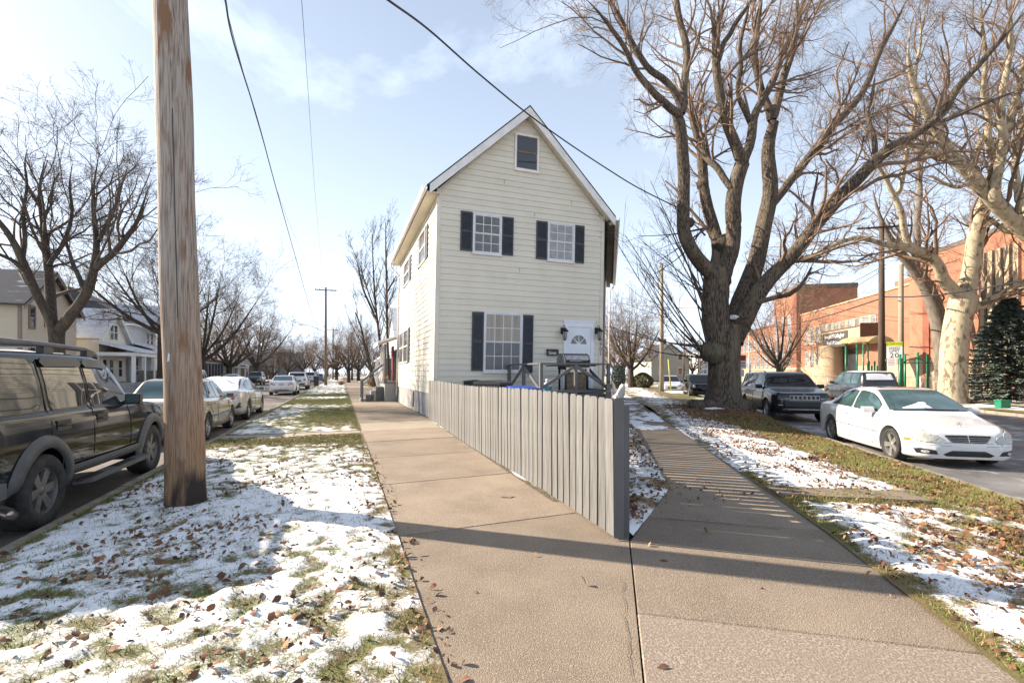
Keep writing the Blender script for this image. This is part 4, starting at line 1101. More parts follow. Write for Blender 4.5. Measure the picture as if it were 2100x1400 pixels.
# ================================================================== CARS
def paint(name, c, rough=0.28, coat=1.0, metal=0.0, c2=None):
    return mat(name, c, rough, c2 or tuple(x*0.9 for x in c), 1.5, coat=coat, metal=metal, spec=0.5)
M_TYRE = mat('tyre_rubber', (0.020,0.020,0.020), 0.85, (0.045,0.043,0.040), 14, bump=0.3)
M_RIM = mat('alloy_rim', (0.50,0.49,0.47), 0.35, (0.36,0.35,0.33), 12, metal=0.7)
M_RIMD = mat('dull_grey_rim', (0.20,0.195,0.19), 0.45, (0.13,0.125,0.12), 14, metal=0.4)
M_CGLASS = mat('car_glass', (0.012,0.015,0.017), 0.02, spec=0.7)
M_CGLASS_T = mat('teal_car_glass', (0.05,0.10,0.105), 0.03, (0.03,0.055,0.06), 2.0, spec=0.9)
M_RED = mat('red_lens', (0.42,0.015,0.02), 0.12, (0.28,0.01,0.015), 14, spec=0.7)
M_AMBER = mat('amber_lens', (0.75,0.20,0.02), 0.2)
M_LENS = mat('headlight_lens', (0.42,0.43,0.42), 0.12, (0.20,0.20,0.20), 9, spec=0.8)
M_LENSF = mat('fogged_headlight_lens', (0.36,0.36,0.30), 0.2, (0.48,0.48,0.44), 10, spec=0.7)
M_CLAD = mat('grey_cladding', (0.105,0.108,0.112), 0.55, (0.075,0.077,0.08), 5, bump=0.1)
M_TRIMB = mat('black_trim', (0.012,0.012,0.013), 0.4, (0.02,0.02,0.02), 9)
M_PLATE = mat('number_plate', (0.55,0.57,0.60), 0.4, (0.20,0.24,0.38), 30)
M_UNDER = mat('underbody', (0.010,0.010,0.010), 0.9)

def smooth_curve(pts, x):
    """piecewise cubic through control points (monotone-ish)"""
    xs = np.array([p[0] for p in pts], float); ys = np.array([p[1] for p in pts], float)
    h = np.diff(xs); d = np.diff(ys) / h
    m = np.zeros(len(xs)); m[0] = d[0]; m[-1] = d[-1]
    for i in range(1, len(xs) - 1):
        m[i] = 0 if d[i-1]*d[i] <= 0 else 2*d[i-1]*d[i]/(d[i-1]+d[i])
    x = np.clip(x, xs[0], xs[-1]); i = np.clip(np.searchsorted(xs, x) - 1, 0, len(h) - 1)
    t = (x - xs[i]) / h[i]
    return (2*t**3-3*t**2+1)*ys[i] + (t**3-2*t**2+t)*h[i]*m[i] + (-2*t**3+3*t**2)*ys[i+1] + (t**3-t**2)*h[i]*m[i+1]

class Car:
    """local frame: +Y forward, +X right, z up from the road; curves are lists of (y, value)"""
    def __init__(s, name, label, cat, loc, rz, spec, group='parked cars'):
        s.sp = spec; s.L = spec['L']
        s.root = empty(name, loc, rz, label=label, cat=cat, group=group)
        s.cache = {}
    def sec(s, y):
        k = round(y*500)
        if k not in s.cache: s.cache[k] = s._sec(k/500.0)
        return s.cache[k]
    def _sec(s, y):
        sp = s.sp
        top = float(smooth_curve(sp['top'], y)); belt = float(smooth_curve(sp['belt'], y)); hw = float(smooth_curve(sp['hw'], y))
        rw = float(smooth_curve(sp['rw'], y)); bot = float(smooth_curve(sp['bot'], y))
        belt = min(belt, top - 0.02)
        hb = belt - bot; g = top - belt
        k = sp.get('rr', 0.12); tum = sp.get('side', 0.0)
        P = [(0, bot), (hw*0.86, bot), (hw*0.955, bot+0.035), (hw*0.985, bot+0.10*hb+0.02), (hw*0.998, bot+0.38*hb), (hw, bot+0.60*hb), (hw*0.992-tum*0.3, bot+0.82*hb), (hw*0.972-tum, belt-0.03*min(1,g*4)-0.012), (hw*0.945-tum, belt)]
        e = belt + g*(1-k)
        w0 = hw*0.938-tum
        P += [(w0 + (rw-w0)*0.04, belt+g*0.04), (w0 + (rw-w0)*0.5 + 0.012*min(1,g*3), belt+(e-belt)*0.5), (rw, e), (rw*0.955, belt+g*(1-k*0.42)), (rw*0.84, belt+g*(1-k*0.12)), (rw*0.5, top-0.004), (0, top)]
        return P
    def side_x(s, y, z):
        P = s.sec(y)[1:13]; zs = [p[1] for p in P]; xs = [p[0] for p in P]
        return float(np.interp(z, zs, xs))
    def top_z(s, y, x):
        P = s.sec(y)[8:][::-1]; xs = [p[0] for p in P]; zs = [p[1] for p in P]
        return float(np.interp(abs(x), xs, zs))
    def end_y(s, x, z, front=True):
        """where the front (or rear) skin lies behind the point x, z"""
        half = s.L/2
        for i in range(300):
            y = half - i*0.008
            yy = y if front else -y
            P = s.sec(yy)
            if P[0][1] <= z <= s.top_z(yy, x) and abs(x) <= s.side_x(yy, z): return yy
        return half if front else -half
    def body(s, m, ny=90, cut=True):
        sp = s.sp; half = s.L/2
        ys = half*np.sign(np.linspace(-1, 1, ny))*(1-(1-np.abs(np.linspace(-1, 1, ny)))**1.35)
        ring = []; V = []; Fc = []
        for y in ys:
            P = s.sec(y)
            # refine every span so that the skin is smooth
            Q = []
            for i in range(len(P)-1):
                n = 3 if i in (1,4,5,6,8,9,10,12,13,14) else 2
                for k in range(n): t = k/n; Q.append((P[i][0]*(1-t)+P[i+1][0]*t, P[i][1]*(1-t)+P[i+1][1]*t))
            Q.append(P[-1])
            full = Q + [(-x, z) for x, z in Q[-2:0:-1]]
            ring.append(len(full)); V += [(x, y, z) for x, z in full]
        n = ring[0]
        for i in range(len(ys)-1):
            for k in range(n): Fc.append((i*n+k, i*n+(k+1)%n, (i+1)*n+(k+1)%n, (i+1)*n+k))
        Fc.append(tuple(range(n-1,-1,-1))); Fc.append(tuple((len(ys)-1)*n+k for k in range(n)))
        b = MB(); b.add(V, Fc)
        me = b.mesh('body', m)
        bm = bmesh.new(); bm.from_mesh(me); bmesh.ops.recalc_face_normals(bm, faces=bm.faces); bm.to_mesh(me); bm.free()
        o = link('body', me, s.root)
        if cut:
            c = MB(); r = sp['arch']
            for y in sp['axle']:
                c.lathe([(0.0,-1.4),(r,-1.4),(r,1.4),(0.0,1.4)], 40, 'X', Matrix.Translation((0, y, sp['wr']+sp.get('archup',0.01))))
            me2 = c.mesh('cut', M_UNDER); co = bpy.data.objects.new('cut', me2); COL.objects.link(co)
            md = o.modifiers.new('b', 'BOOLEAN'); md.operation = 'DIFFERENCE'; md.object = co; md.solver = 'EXACT'
            par = o.parent; o.parent = None
            dg = bpy.context.evaluated_depsgraph_get(); dg.update()
            new = bpy.data.meshes.new_from_object(o.evaluated_get(dg))
            o.modifiers.clear(); o.parent = par
            bpy.data.objects.remove(co); bpy.data.meshes.remove(me2)
            new.name = 'body'; o.data = new; bpy.data.meshes.remove(me)
            me = new
            me.materials.clear(); me.materials.append(m)
            me.polygons.foreach_set('material_index', [0]*len(me.polygons))
            for y in sp['axle']:                               # dark wheel-house liners
                for sx in (-1, 1):
                    w = MB(); x0 = s.side_x(y, sp['wr']+0.2) - 0.012
                    w.lathe([(r+0.004,sx*x0),(r+0.004,sx*(x0-0.42)),(0.0,sx*(x0-0.42))], 28, 'X', Matrix.Translation((0, y, sp['wr']+sp.get('archup',0.01))))
                    lm = w.mesh('wheel_housing', M_UNDER, smooth=True)
                    bm = bmesh.new(); bm.from_mesh(lm)         # keep only what lies above the sill
                    bmesh.ops.delete(bm, geom=[v for v in bm.verts if v.co.z < sp['wr']*0.55], context='VERTS'); bm.to_mesh(lm); bm.free()
                    link('wheel_housing', lm, s.root)
        me.polygons.foreach_set('use_smooth', [True]*len(me.polygons)); me.update(); me.set_sharp_from_angle(angle=R(38))
        s.bodyo = o
        return o
    def panel_side(s, name, m, y0, y1, zb, zt, side=1, eps=0.004, n=14, k=6, parent=None, round_=0.0):
        """patch on the flank: zb, zt functions (or numbers) of y"""
        fb = zb if callable(zb) else (lambda y: zb); ft = zt if callable(zt) else (lambda y: zt)
        V = []; Fc = []
        for i in range(n+1):
            t = i/n; y = y0+(y1-y0)*t
            a, b_ = fb(y), ft(y)
            if round_:
                e = min((y-y0) if y1>y0 else (y0-y), abs(y1-y))
                if e < round_:
                    q = round_ - math.sqrt(max(0, round_**2-(round_-e)**2)); a += q; b_ -= q
                    if b_ < a: a = b_ = (a+b_)/2
            for j in range(k+1):
                z = a+(b_-a)*j/k
                V.append((side*(s.side_x(y, z)+eps), y, z))
        for i in range(n):
            for j in range(k): Fc.append((i*(k+1)+j, (i+1)*(k+1)+j, (i+1)*(k+1)+j+1, i*(k+1)+j+1))
        b = MB(); b.add(V, Fc); me = b.mesh(name, m, smooth=True)
        # outward normals
        if me.polygons and me.polygons[len(me.polygons)//2].normal.x*side < 0: me.flip_normals()
        return link(name, me, parent or s.root)
    def panel_top(s, name, m, y0, y1, fx0, fx1=None, eps=0.004, n=12, k=14, parent=None, sag=0.0, thick=None):
        """patch across the top skin between y0 and y1; fx = half width (function of t) """
        V = []; Fc = []
        for i in range(n+1):
            t = i/n
            hw0 = fx0(t) if callable(fx0) else fx0+(fx1-fx0)*t
            for j in range(k+1):
                x = -hw0+2*hw0*j/k
                y = y0+(y1-y0)*t + sag*(x/max(hw0,1e-3))**2*(1-t)
                e = eps
                if thick is not None:
                    ed = min(i, n-i, j, k-j); e = eps if ed else -0.004
                    e += (0.012*math.sin(5.1*x+3*y)*math.sin(4*y) if ed else 0)
                V.append((x, y, s.top_z(y, x)+e))
        for i in range(n):
            for j in range(k): Fc.append((i*(k+1)+j, i*(k+1)+j+1, (i+1)*(k+1)+j+1, (i+1)*(k+1)+j))
        b = MB(); b.add(V, Fc); me = b.mesh(name, m, smooth=True)
        if me.polygons[len(me.polygons)//2].normal.z < 0: me.flip_normals()
        return link(name, me, parent or s.root)
    def panel_end(s, name, m, poly, front=True, eps=0.005, parent=None, mirror=False, depth=0.03, sub=2):
        """patch on nose or tail given as a polygon in (x, z)"""
        sx = -1 if mirror else 1
        pts = [(sx*x, z) for x, z in poly]
        dense = []
        for i in range(len(pts)):
            a, c = pts[i], pts[(i+1) % len(pts)]
            for k in range(sub*2): t = k/(sub*2); dense.append((a[0]*(1-t)+c[0]*t, a[1]*(1-t)+c[1]*t))
        cx = sum(p[0] for p in dense)/len(dense); cz = sum(p[1] for p in dense)/len(dense)
        sg = 1 if front else -1
        V = []; n = len(dense); rings = [1.0, 0.97, 0.6, 0.25]
        for ri, f in enumerate(rings):
            for (x, z) in dense:
                xx = cx+(x-cx)*f; zz = cz+(z-cz)*f
                V.append((xx, s.end_y(xx, zz, front)+sg*(eps if ri else -depth), zz))
        V.append((cx, s.end_y(cx, cz, front)+sg*eps, cz))
        Fc = [(r*n+i, r*n+(i+1)%n, (r+1)*n+(i+1)%n, (r+1)*n+i) for r in range(len(rings)-1) for i in range(n)]
        Fc += [((len(rings)-1)*n+i, (len(rings)-1)*n+(i+1)%n, len(V)-1) for i in range(n)]
        b = MB(); b.add(V, Fc)
        return link(name, b.mesh(name, m, smooth=True, sharp=50), parent or s.root)
    def line_side(s, name, m, pts, side=1, w=0.006, eps=0.002):
        """thin shut line or moulding on the flank through (y, z) points"""
        b = MB(); P = []
        for i in range(len(pts)-1):
            for k in range(6): t = k/6; P.append((pts[i][0]*(1-t)+pts[i+1][0]*t, pts[i][1]*(1-t)+pts[i+1][1]*t))
        P.append(pts[-1])
        b.tube([(side*(s.side_x(y, z)+eps), y, z) for y, z in P], w, 5)
        return b.build(name, m, s.root)
    def wheels(s, tyre_w=0.21, rim=0.66, style='five', mr=None, lo=False):
        sp = s.sp; r = sp['wr']; mr = mr or M_RIM
        # one wheel, outer face at +X
        t = MB(); w = tyre_w/2; rr_ = r*rim
        t.lathe([(rr_*0.98,-w*0.8),(rr_*1.06,-w),(r*0.93,-w*1.04),(r*0.985,-w*0.85),(r,-w*0.5),(r,w*0.5),(r*0.985,w*0.85),(r*0.93,w*1.04),(rr_*1.06,w),(rr_*0.99,w*0.8)], 22 if lo else 40, 'X')
        tm = t.mesh('tyre', M_TYRE, smooth=True)
        q = MB()
        q.lathe([(rr_*1.02,w*0.86),(rr_*0.985,w*0.9),(rr_*0.93,w*0.55),(rr_*0.90,-w*0.6)], 22 if lo else 40, 'X')
        f = w*0.60
        ns = {'five': 5, 'six': 6, 'seven': 7, 'ten': 10, 'twelve': 12}[style]
        for k in range(ns):
            a = 2*math.pi*(k+0.25)/ns; ca, sa = math.cos(a), math.sin(a)
            wi, wo = rr_*(0.16 if ns < 8 else 0.07), rr_*(0.21 if ns < 8 else 0.085)
            def pt(rad, off, x): return (x, rad*ca-off*sa, rad*sa+off*ca)
            q.add([pt(rr_*0.10,-wi,f+0.01), pt(rr_*0.10,wi,f+0.01), pt(rr_*0.96,wo,f*1.25), pt(rr_*0.96,-wo,f*1.25),
                   pt(rr_*0.10,-wi,f-0.03), pt(rr_*0.10,wi,f-0.03), pt(rr_*0.96,wo,f*1.25-0.035), pt(rr_*0.96,-wo,f*1.25-0.035)],
                  [(0,1,2,3),(7,6,5,4),(0,4,5,1),(1,5,6,2),(2,6,7,3),(3,7,4,0)])
        q.lathe([(0.0,f+0.022),(rr_*0.14,f+0.020),(rr_*0.24,f+0.006),(rr_*0.26,f-0.03)], 16, 'X')
        rm = q.mesh('rim', mr, smooth=True, sharp=35)
        bk = MB(); bk.lathe([(0.0,-w*0.55),(rr_*0.95,-w*0.55)], 24, 'X'); bm_ = bk.mesh('brake', M_UNDER)
        for y in sp['axle']:
            for sx in (1, -1):
                x = sp['track']
                we = empty('wheel'); we.parent = s.root; we.location = (sx*x, y, r); we.rotation_euler = (random.uniform(0, 1.2), 0, 0 if sx > 0 else math.pi)
                link('tyre', tm, we); link('rim', rm, we); link('brake', bm_, we)
    def mirror_pair(s, m, y, z, out=0.20, size=(0.24, 0.10, 0.15), glass=True):
        for sx in (-1, 1):
            x0 = s.side_x(y, z)
            b = MB(); w, d, h = size
            prof = [(-d*0.5,-h*0.42),(-d*0.5,h*0.42),(-d*0.2,h*0.5),(d*0.3,h*0.38),(d*0.5,0.0),(d*0.3,-h*0.40),(-d*0.2,-h*0.5)]
            xa = x0+0.03
            b.prism([(sx*xa, y+p, z+h*0.4+q) for p, q in prof], (sx*w, 0.0, 0.0))
            b.bar((sx*(x0-0.03), y, z), (sx*(x0+0.08), y, z+h*0.25), 0.06, 0.05)
            mo = b.build('mirror', m, s.root)
            if glass:
                b = MB(); yy = y-d*0.5-0.003
                b.add([(sx*(xa+0.015), yy, z+h*0.4-h*0.36), (sx*(xa+w-0.015), yy, z+h*0.4-h*0.36), (sx*(xa+w-0.015), yy, z+h*0.4+h*0.36), (sx*(xa+0.015), yy, z+h*0.4+h*0.36)], [(0,1,2,3)])
                b.build('mirror_glass', M_CGLASS_T, mo)
    def handle(s, m, y, z, side=1, w=0.20):
        x = s.side_x(y, z)
        b = MB(); b.tube([(side*(x+0.004), y-w/2, z), (side*(x+0.03), y-w/2+0.03, z), (side*(x+0.032), y+w/2-0.03, z), (side*(x+0.004), y+w/2, z)], 0.013, 6)
        b.build('door_handle', m, s.root, smooth=True)
    def plate(s, z, front, m=None, w=0.30, h=0.15):
        sg = 1 if front else -1; y = s.end_y(0, z, front)+sg*0.008
        b = MB(); b.box(-w/2, w/2, min(y, y-sg*0.01), max(y, y-sg*0.01), z-h/2, z+h/2); b.build('number_plate', m or M_PLATE, s.root)

def sedan_spec(L=4.6, W=1.78, H=1.45, wb=2.7, fo=0.86, wr=0.325, hood=0.80, trunk=0.95, cowl=1.15, roof_f=0.25, roof_r=-0.85, deck=-1.62, nose=0.66, belt=0.92, sill=0.22, taper=0.86):
    h = L/2; fa = h-fo; ra = fa-wb
    return dict(L=L, wr=wr, arch=wr+0.055, axle=(fa, ra), track=W/2-0.125,
        top=[(-h,trunk-0.25),(-h+0.03,trunk-0.09),(-h+0.14,trunk-0.02),(deck,trunk+0.02),(deck+0.12,trunk+0.06),(roof_r,H-0.05),(roof_r+0.35,H-0.005),(roof_f-0.35,H),(roof_f,H-0.04),(cowl,hood+0.17),(cowl+0.14,hood+0.10),(h-0.55,hood),(h-0.22,hood-0.07),(h-0.06,nose+0.02),(h,nose-0.12)],
        belt=[(-h,trunk-0.33),(-h+0.05,trunk-0.14),(-h+0.2,trunk-0.06),(deck,belt+0.035),(0,belt),(cowl,hood+0.06),(h-0.5,hood-0.08),(h-0.15,hood-0.18),(h-0.03,nose-0.13),(h,nose-0.22)],
        hw=[(-h,W/2*0.74),(-h+0.04,W/2*0.83),(-h+0.14,W/2*0.90),(-h+0.5,W/2*0.965),(ra,W/2*0.99),(0,W/2),(fa,W/2*0.99),(h-0.4,W/2*0.945),(h-0.16,W/2*0.85),(h-0.05,W/2*0.74),(h,W/2*0.60)],
        rw=[(-h,W/2*0.50),(-h+0.2,W/2*0.74),(deck,W/2*0.79),(roof_r,W/2*0.70),(0,W/2*0.72),(roof_f,W/2*0.70),(cowl,W/2*0.82),(h-0.4,W/2*0.76),(h-0.1,W/2*0.62),(h,W/2*0.40)],
        bot=[(-h,0.40),(-h+0.05,0.30),(-h+0.3,sill+0.02),(0,sill-0.02),(h-0.3,sill),(h-0.04,sill+0.03),(h,sill+0.13)], rr=0.13)
def suv_spec(L=4.7, W=1.88, H=1.75, wb=2.75, fo=0.90, wr=0.37, hood=1.05, cowl=1.05, roof_f=0.35, roof_r=None, rear_top=None, nose=0.92, belt=1.12, sill=0.28, backx=0.12):
    h = L/2; fa = h-fo; ra = fa-wb
    return dict(L=L, wr=wr, arch=wr+0.065, axle=(fa, ra), track=W/2-0.13,
        top=[(-h,belt-0.05),(-h+0.05,belt+0.05),(-h+backx,belt+0.20),(-h+backx+0.24,H-0.07),(-h+backx+0.42,H-0.015),(-0.4,H),(roof_f-0.3,H-0.01),(roof_f,H-0.05),(cowl,hood+0.16),(cowl+0.14,hood+0.09),(h-0.55,hood),(h-0.2,hood-0.04),(h-0.05,nose),(h,nose-0.14)],
        belt=[(-h,belt-0.12),(-h+0.05,belt-0.06),(-h+0.3,belt),(0,belt),(cowl,hood+0.05),(h-0.5,hood-0.07),(h-0.12,hood-0.14),(h-0.03,nose-0.10),(h,nose-0.20)],
        hw=[(-h,W/2*0.80),(-h+0.05,W/2*0.90),(-h+0.18,W/2*0.95),(-h+0.6,W/2*0.985),(0,W/2),(fa,W/2*0.995),(h-0.4,W/2*0.965),(h-0.14,W/2*0.89),(h-0.04,W/2*0.80),(h,W/2*0.68)],
        rw=[(-h,W/2*0.70),(-h+0.12,W/2*0.72),(-h+0.5,W/2*0.76),(0,W/2*0.78),(roof_f,W/2*0.75),(cowl,W/2*0.85),(h-0.4,W/2*0.82),(h-0.08,W/2*0.72),(h,W/2*0.50)],
        bot=[(-h,0.46),(-h+0.06,0.40),(-h+0.3,sill+0.05),(0,sill),(h-0.3,sill+0.02),(h-0.04,sill+0.06),(h,sill+0.16)], rr=0.09)

def std_windows(c, glass, ws, rs, sides, ws_glass=None, post=M_TRIMB):
    """ws/rs = (y_low, y_high, half width low, half width high) for windscreen and rear window; sides = (y_rear, y_front, zb(y), zt(y), corner radius) per pane"""
    if ws:
        c.panel_top('windscreen_frame', post, ws[0]+0.03, ws[1]-0.03, ws[2]+0.03, ws[3]+0.03, eps=0.003)
        c.panel_top('windscreen', ws_glass or glass, ws[0], ws[1], ws[2], ws[3], eps=0.007)
    if rs:
        c.panel_top('rear_window_frame', post, rs[0]-0.03, rs[1]+0.03, rs[2]+0.03, rs[3]+0.03, eps=0.003)
        c.panel_top('rear_window', glass, rs[0], rs[1], rs[2], rs[3], eps=0.007)
    for sd in (-1, 1):
        for (y0, y1, zb, zt, rr_) in sides:
            f0 = (lambda y, zb=zb: (zb(y) if callable(zb) else zb)-0.018); f1 = (lambda y, zt=zt: (zt(y) if callable(zt) else zt)+0.016)
            c.panel_side('window_frame', post, y0-0.018, y1+0.018, f0, f1, sd, 0.002, round_=rr_)
            c.panel_side('window', glass, y0, y1, zb, zt, sd, 0.006, round_=rr_)
lin = lambda y0, z0, y1, z1: (lambda y: z0+(z1-z0)*(y-y0)/(y1-y0))
def roof_line(c, drop):
    """upper edge of side glass: a fixed distance below the roof edge"""
    def f(y):
        P = c.sec(y); return P[11][1]-drop
    return f
def clampz(f, lo): return lambda y: max(f(y), lo(y) if callable(lo) else lo)

def Lcar(c_right, s_rear_axle, spec, facing=1):
    """car on the left street whose right wheel faces stand at c_right, rear axle at s"""
    W2 = spec['track']+0.105
    c = c_right-W2
    s0 = s_rear_axle-spec['axle'][1]
    p = LP(c, s0, ROADL)
    return p, ANG_L
def Rcar(x, y, spec, facing=-1):
    """car on the right street facing the camera; x, y = outer face of its right front wheel"""
    p = Vector((x, y, ROADR))+dR*spec['axle'][0]+nR*(spec['track']+0.105)
    return p, math.atan2(-dR.y, -dR.x)-math.pi/2

# ---------------------------------------------------------------- dark SUV at the left edge
sp = suv_spec(L=5.05, W=1.98, H=1.86, wb=2.95, fo=0.92, wr=0.385, hood=1.13, cowl=1.00, roof_f=0.42, nose=1.0, belt=1.20, sill=0.40, backx=0.10)
sp['rw'] = [(-2.525,0.72),(-2.4,0.76),(-2.0,0.80),(0,0.81),(0.42,0.78),(1.0,0.86),(2.1,0.84),(2.45,0.74),(2.525,0.55)]
p, rz = Lcar(-2.93, 6.28, sp)
c = Car('parked_suv', 'dark blue-black SUV with grey cladding and roof rack parked beside the wooden pole', 'suv', p, rz, sp, 'cars parked on the left street')
M_PAINTK = mat('black_car_paint', (0.005,0.006,0.008), 0.06, (0.006,0.007,0.009), 1.5, spec=0.36, tint=(0.70,0.82,1.0))
c.body(M_PAINTK, ny=120)
rl = roof_line(c, 0.025)
std_windows(c, M_CGLASS, (0.98,0.46,0.80,0.68), (-2.46,-2.28,0.72,0.66),
    [(-2.30,-1.28,1.22,rl,0.10),(-1.13,-0.36,1.21,rl,0.08),(-0.26,0.78,lin(-0.26,1.20,0.78,1.17),clampz(lambda y: min(rl(y), 1.79-max(0,y-0.28)*1.02),1.18),0.06)])
for sd in (-1, 1):
    for y0, y1 in ((-1.17,-0.32),(-0.30,0.42)):
        c.panel_side('rain_visor', M_TRIMB, y0, y1, lambda y: rl(y)-0.085, lambda y: rl(y)+0.02, sd, 0.028, round_=0.05)
    # fender flares and lower cladding
    for ya in sp['axle']:
        b = MB(); n = 22; r0, r1 = sp['arch']-0.012, sp['arch']+0.12
        for i in range(n+1):
            a = math.pi*(-0.10+1.20*i/n)
            for (rr_, dx) in ((r0,0.0),(r0,0.045),(r1-0.03,0.035),(r1,0.002)):
                y = ya+rr_*math.cos(a); z = sp['wr']+0.01+rr_*math.sin(a)
                b.v.append((sd*(c.side_x(y, max(z,0.45))+dx), y, max(z, 0.34)))
        for i in range(n):
            for k in range(3): b.f.append((i*4+k,(i+1)*4+k,(i+1)*4+k+1,i*4+k+1)); b.m.append(0)
        b.build('wheel_flare', M_CLAD, c.root, smooth=True)
    c.panel_side('lower_cladding', M_CLAD, sp['axle'][1]+0.50, sp['axle'][0]-0.50, 0.41, lambda y: 0.56, sd, 0.022)
    b = MB(); xs = c.side_x(0, 0.5); x0, x1 = (xs+0.01, xs+0.16) if sd > 0 else (-xs-0.16, -xs-0.01)
    b.prism([(x0,sp['axle'][1]+0.52,0.33),(x1,sp['axle'][1]+0.62,0.33),(x1,sp['axle'][0]-0.62,0.33),(x0,sp['axle'][0]-0.52,0.33)], (0,0,0.055)); st = b.build('running_board', M_CLAD, c.root)
    for (ya, yb) in ((-0.95,-0.35),(0.0,0.6)):
        b = MB()
        for k in range(5): b.box(x0+0.02+k*0.026*(1), x0+0.034+k*0.026, ya, yb, 0.386, 0.393)
        b.build('tread', M_TRIMB, st)
    c.line_side('door_gap', M_TRIMB, [(-1.20,1.74),(-1.20,0.95),(-1.02,0.80),(-0.98,0.45)], sd)
    c.line_side('door_gap', M_TRIMB, [(-0.31,1.80),(-0.31,0.45)], sd)
    c.line_side('door_gap', M_TRIMB, [(0.70,1.15),(0.78,0.9),(0.78,0.45)], sd)
    c.line_side('door_crease', M_TRIMB, [(-1.0,0.74),(0.78,0.74)], sd, 0.005)
    c.handle(M_TRIMB, -0.98, 1.04, sd, 0.22); c.handle(M_TRIMB, -0.10, 1.04, sd, 0.22)
    for yy in (-0.98, -0.10):
        b = MB(); x = c.side_x(yy, 1.04); b.box(sd*x-0.004, sd*x+0.004+0.002, yy-0.14, yy+0.14, 0.985, 1.095); b.build('handle_cup', M_TRIMB, c.root)
    # tail lamps
    tl = c.panel_side('tail_lamp', M_RED, -2.46, -2.30, 0.74, 1.16, sd, 0.012, round_=0.02)
    c.panel_side('reversing_lens', M_LENS, -2.455, -2.31, 0.90, 0.98, sd, 0.016, parent=tl)
    c.panel_side('indicator_lens', M_AMBER, -2.455, -2.31, 1.03, 1.11, sd, 0.016, parent=tl)
    # roof rails
    xr = sd*0.70
    b = MB(); zz = 1.93
    b.tube([(xr,-1.95,1.86),(xr,-1.85,zz),(xr,-0.9,zz+0.012),(xr,0.10,zz-0.005),(xr*0.99,0.38,1.87),(xr*0.98,0.46,1.82)], [0.05,0.042,0.032,0.032,0.04,0.03], 8); b.build('roof_rail', M_CLAD, c.root, smooth=True)
    for yy in (-1.8,-0.75,0.2):
        b = MB(); b.box(xr-0.035,xr+0.035,yy-0.09,yy+0.09,1.83,zz-0.015); b.build('rail_foot', M_TRIMB, c.root)
for yy in (-1.45,-0.35):
    b = MB(); b.box(-0.68,0.68,yy-0.03,yy+0.03,1.925,1.95); b.build('roof_bar', M_CLAD, c.root)
c.panel_top('roof_snow', M_SNOW, -1.9, 0.25, 0.60, 0.58, eps=0.022, thick=1)
# bumper and exhaust
b = MB(); b.prism([(-0.93,-2.30,0.42),(-0.93,-2.56,0.46),(-0.93,-2.62,0.52),(-0.93,-2.62,0.66),(-0.93,-2.48,0.70),(-0.93,-2.30,0.70)], (1.86,0,0)); b.build('rear_bumper', M_CLAD, c.root)
b = MB()
for sd in (-1, 1): b.prism([(sd*0.93,-2.56,0.46),(sd*1.0,-2.40,0.46),(sd*1.0,-1.98,0.46),(sd*1.0,-1.98,0.60),(sd*1.0,-2.40,0.68),(sd*0.93,-2.58,0.68)], (-sd*0.05,0,0))
b.build('bumper_corner', M_CLAD, c.root)
b = MB(); b.tube([(0.60,-1.55,0.40),(0.76,-1.80,0.36),(1.05,-2.00,0.31)], 0.052, 14, caps=False); b.tube([(0.62,-1.55,0.40),(0.76,-1.80,0.36),(1.045,-1.996,0.31)], 0.044, 14); b.build('exhaust', M_CHROME, c.root, smooth=True)
b = MB()
for k in range(9): b.box(-0.02,0.02,0,0.01,k*0.05,k*0.05+0.02)
c.mirror_pair(M_TRIMB, 0.66, 1.18, size=(0.18,0.11,0.16))
c.wheels(0.27, 0.62, 'six', M_RIMD)
c.panel_end('headlight', M_LENS, [(0.52,0.78),(0.86,0.78),(0.90,0.96),(0.52,0.95)]); c.panel_end('headlight', M_LENS, [(0.52,0.78),(0.86,0.78),(0.90,0.96),(0.52,0.95)], mirror=True)
c.panel_end('grille', M_TRIMB, [(-0.5,0.72),(0.5,0.72),(0.5,0.95),(-0.5,0.95)])

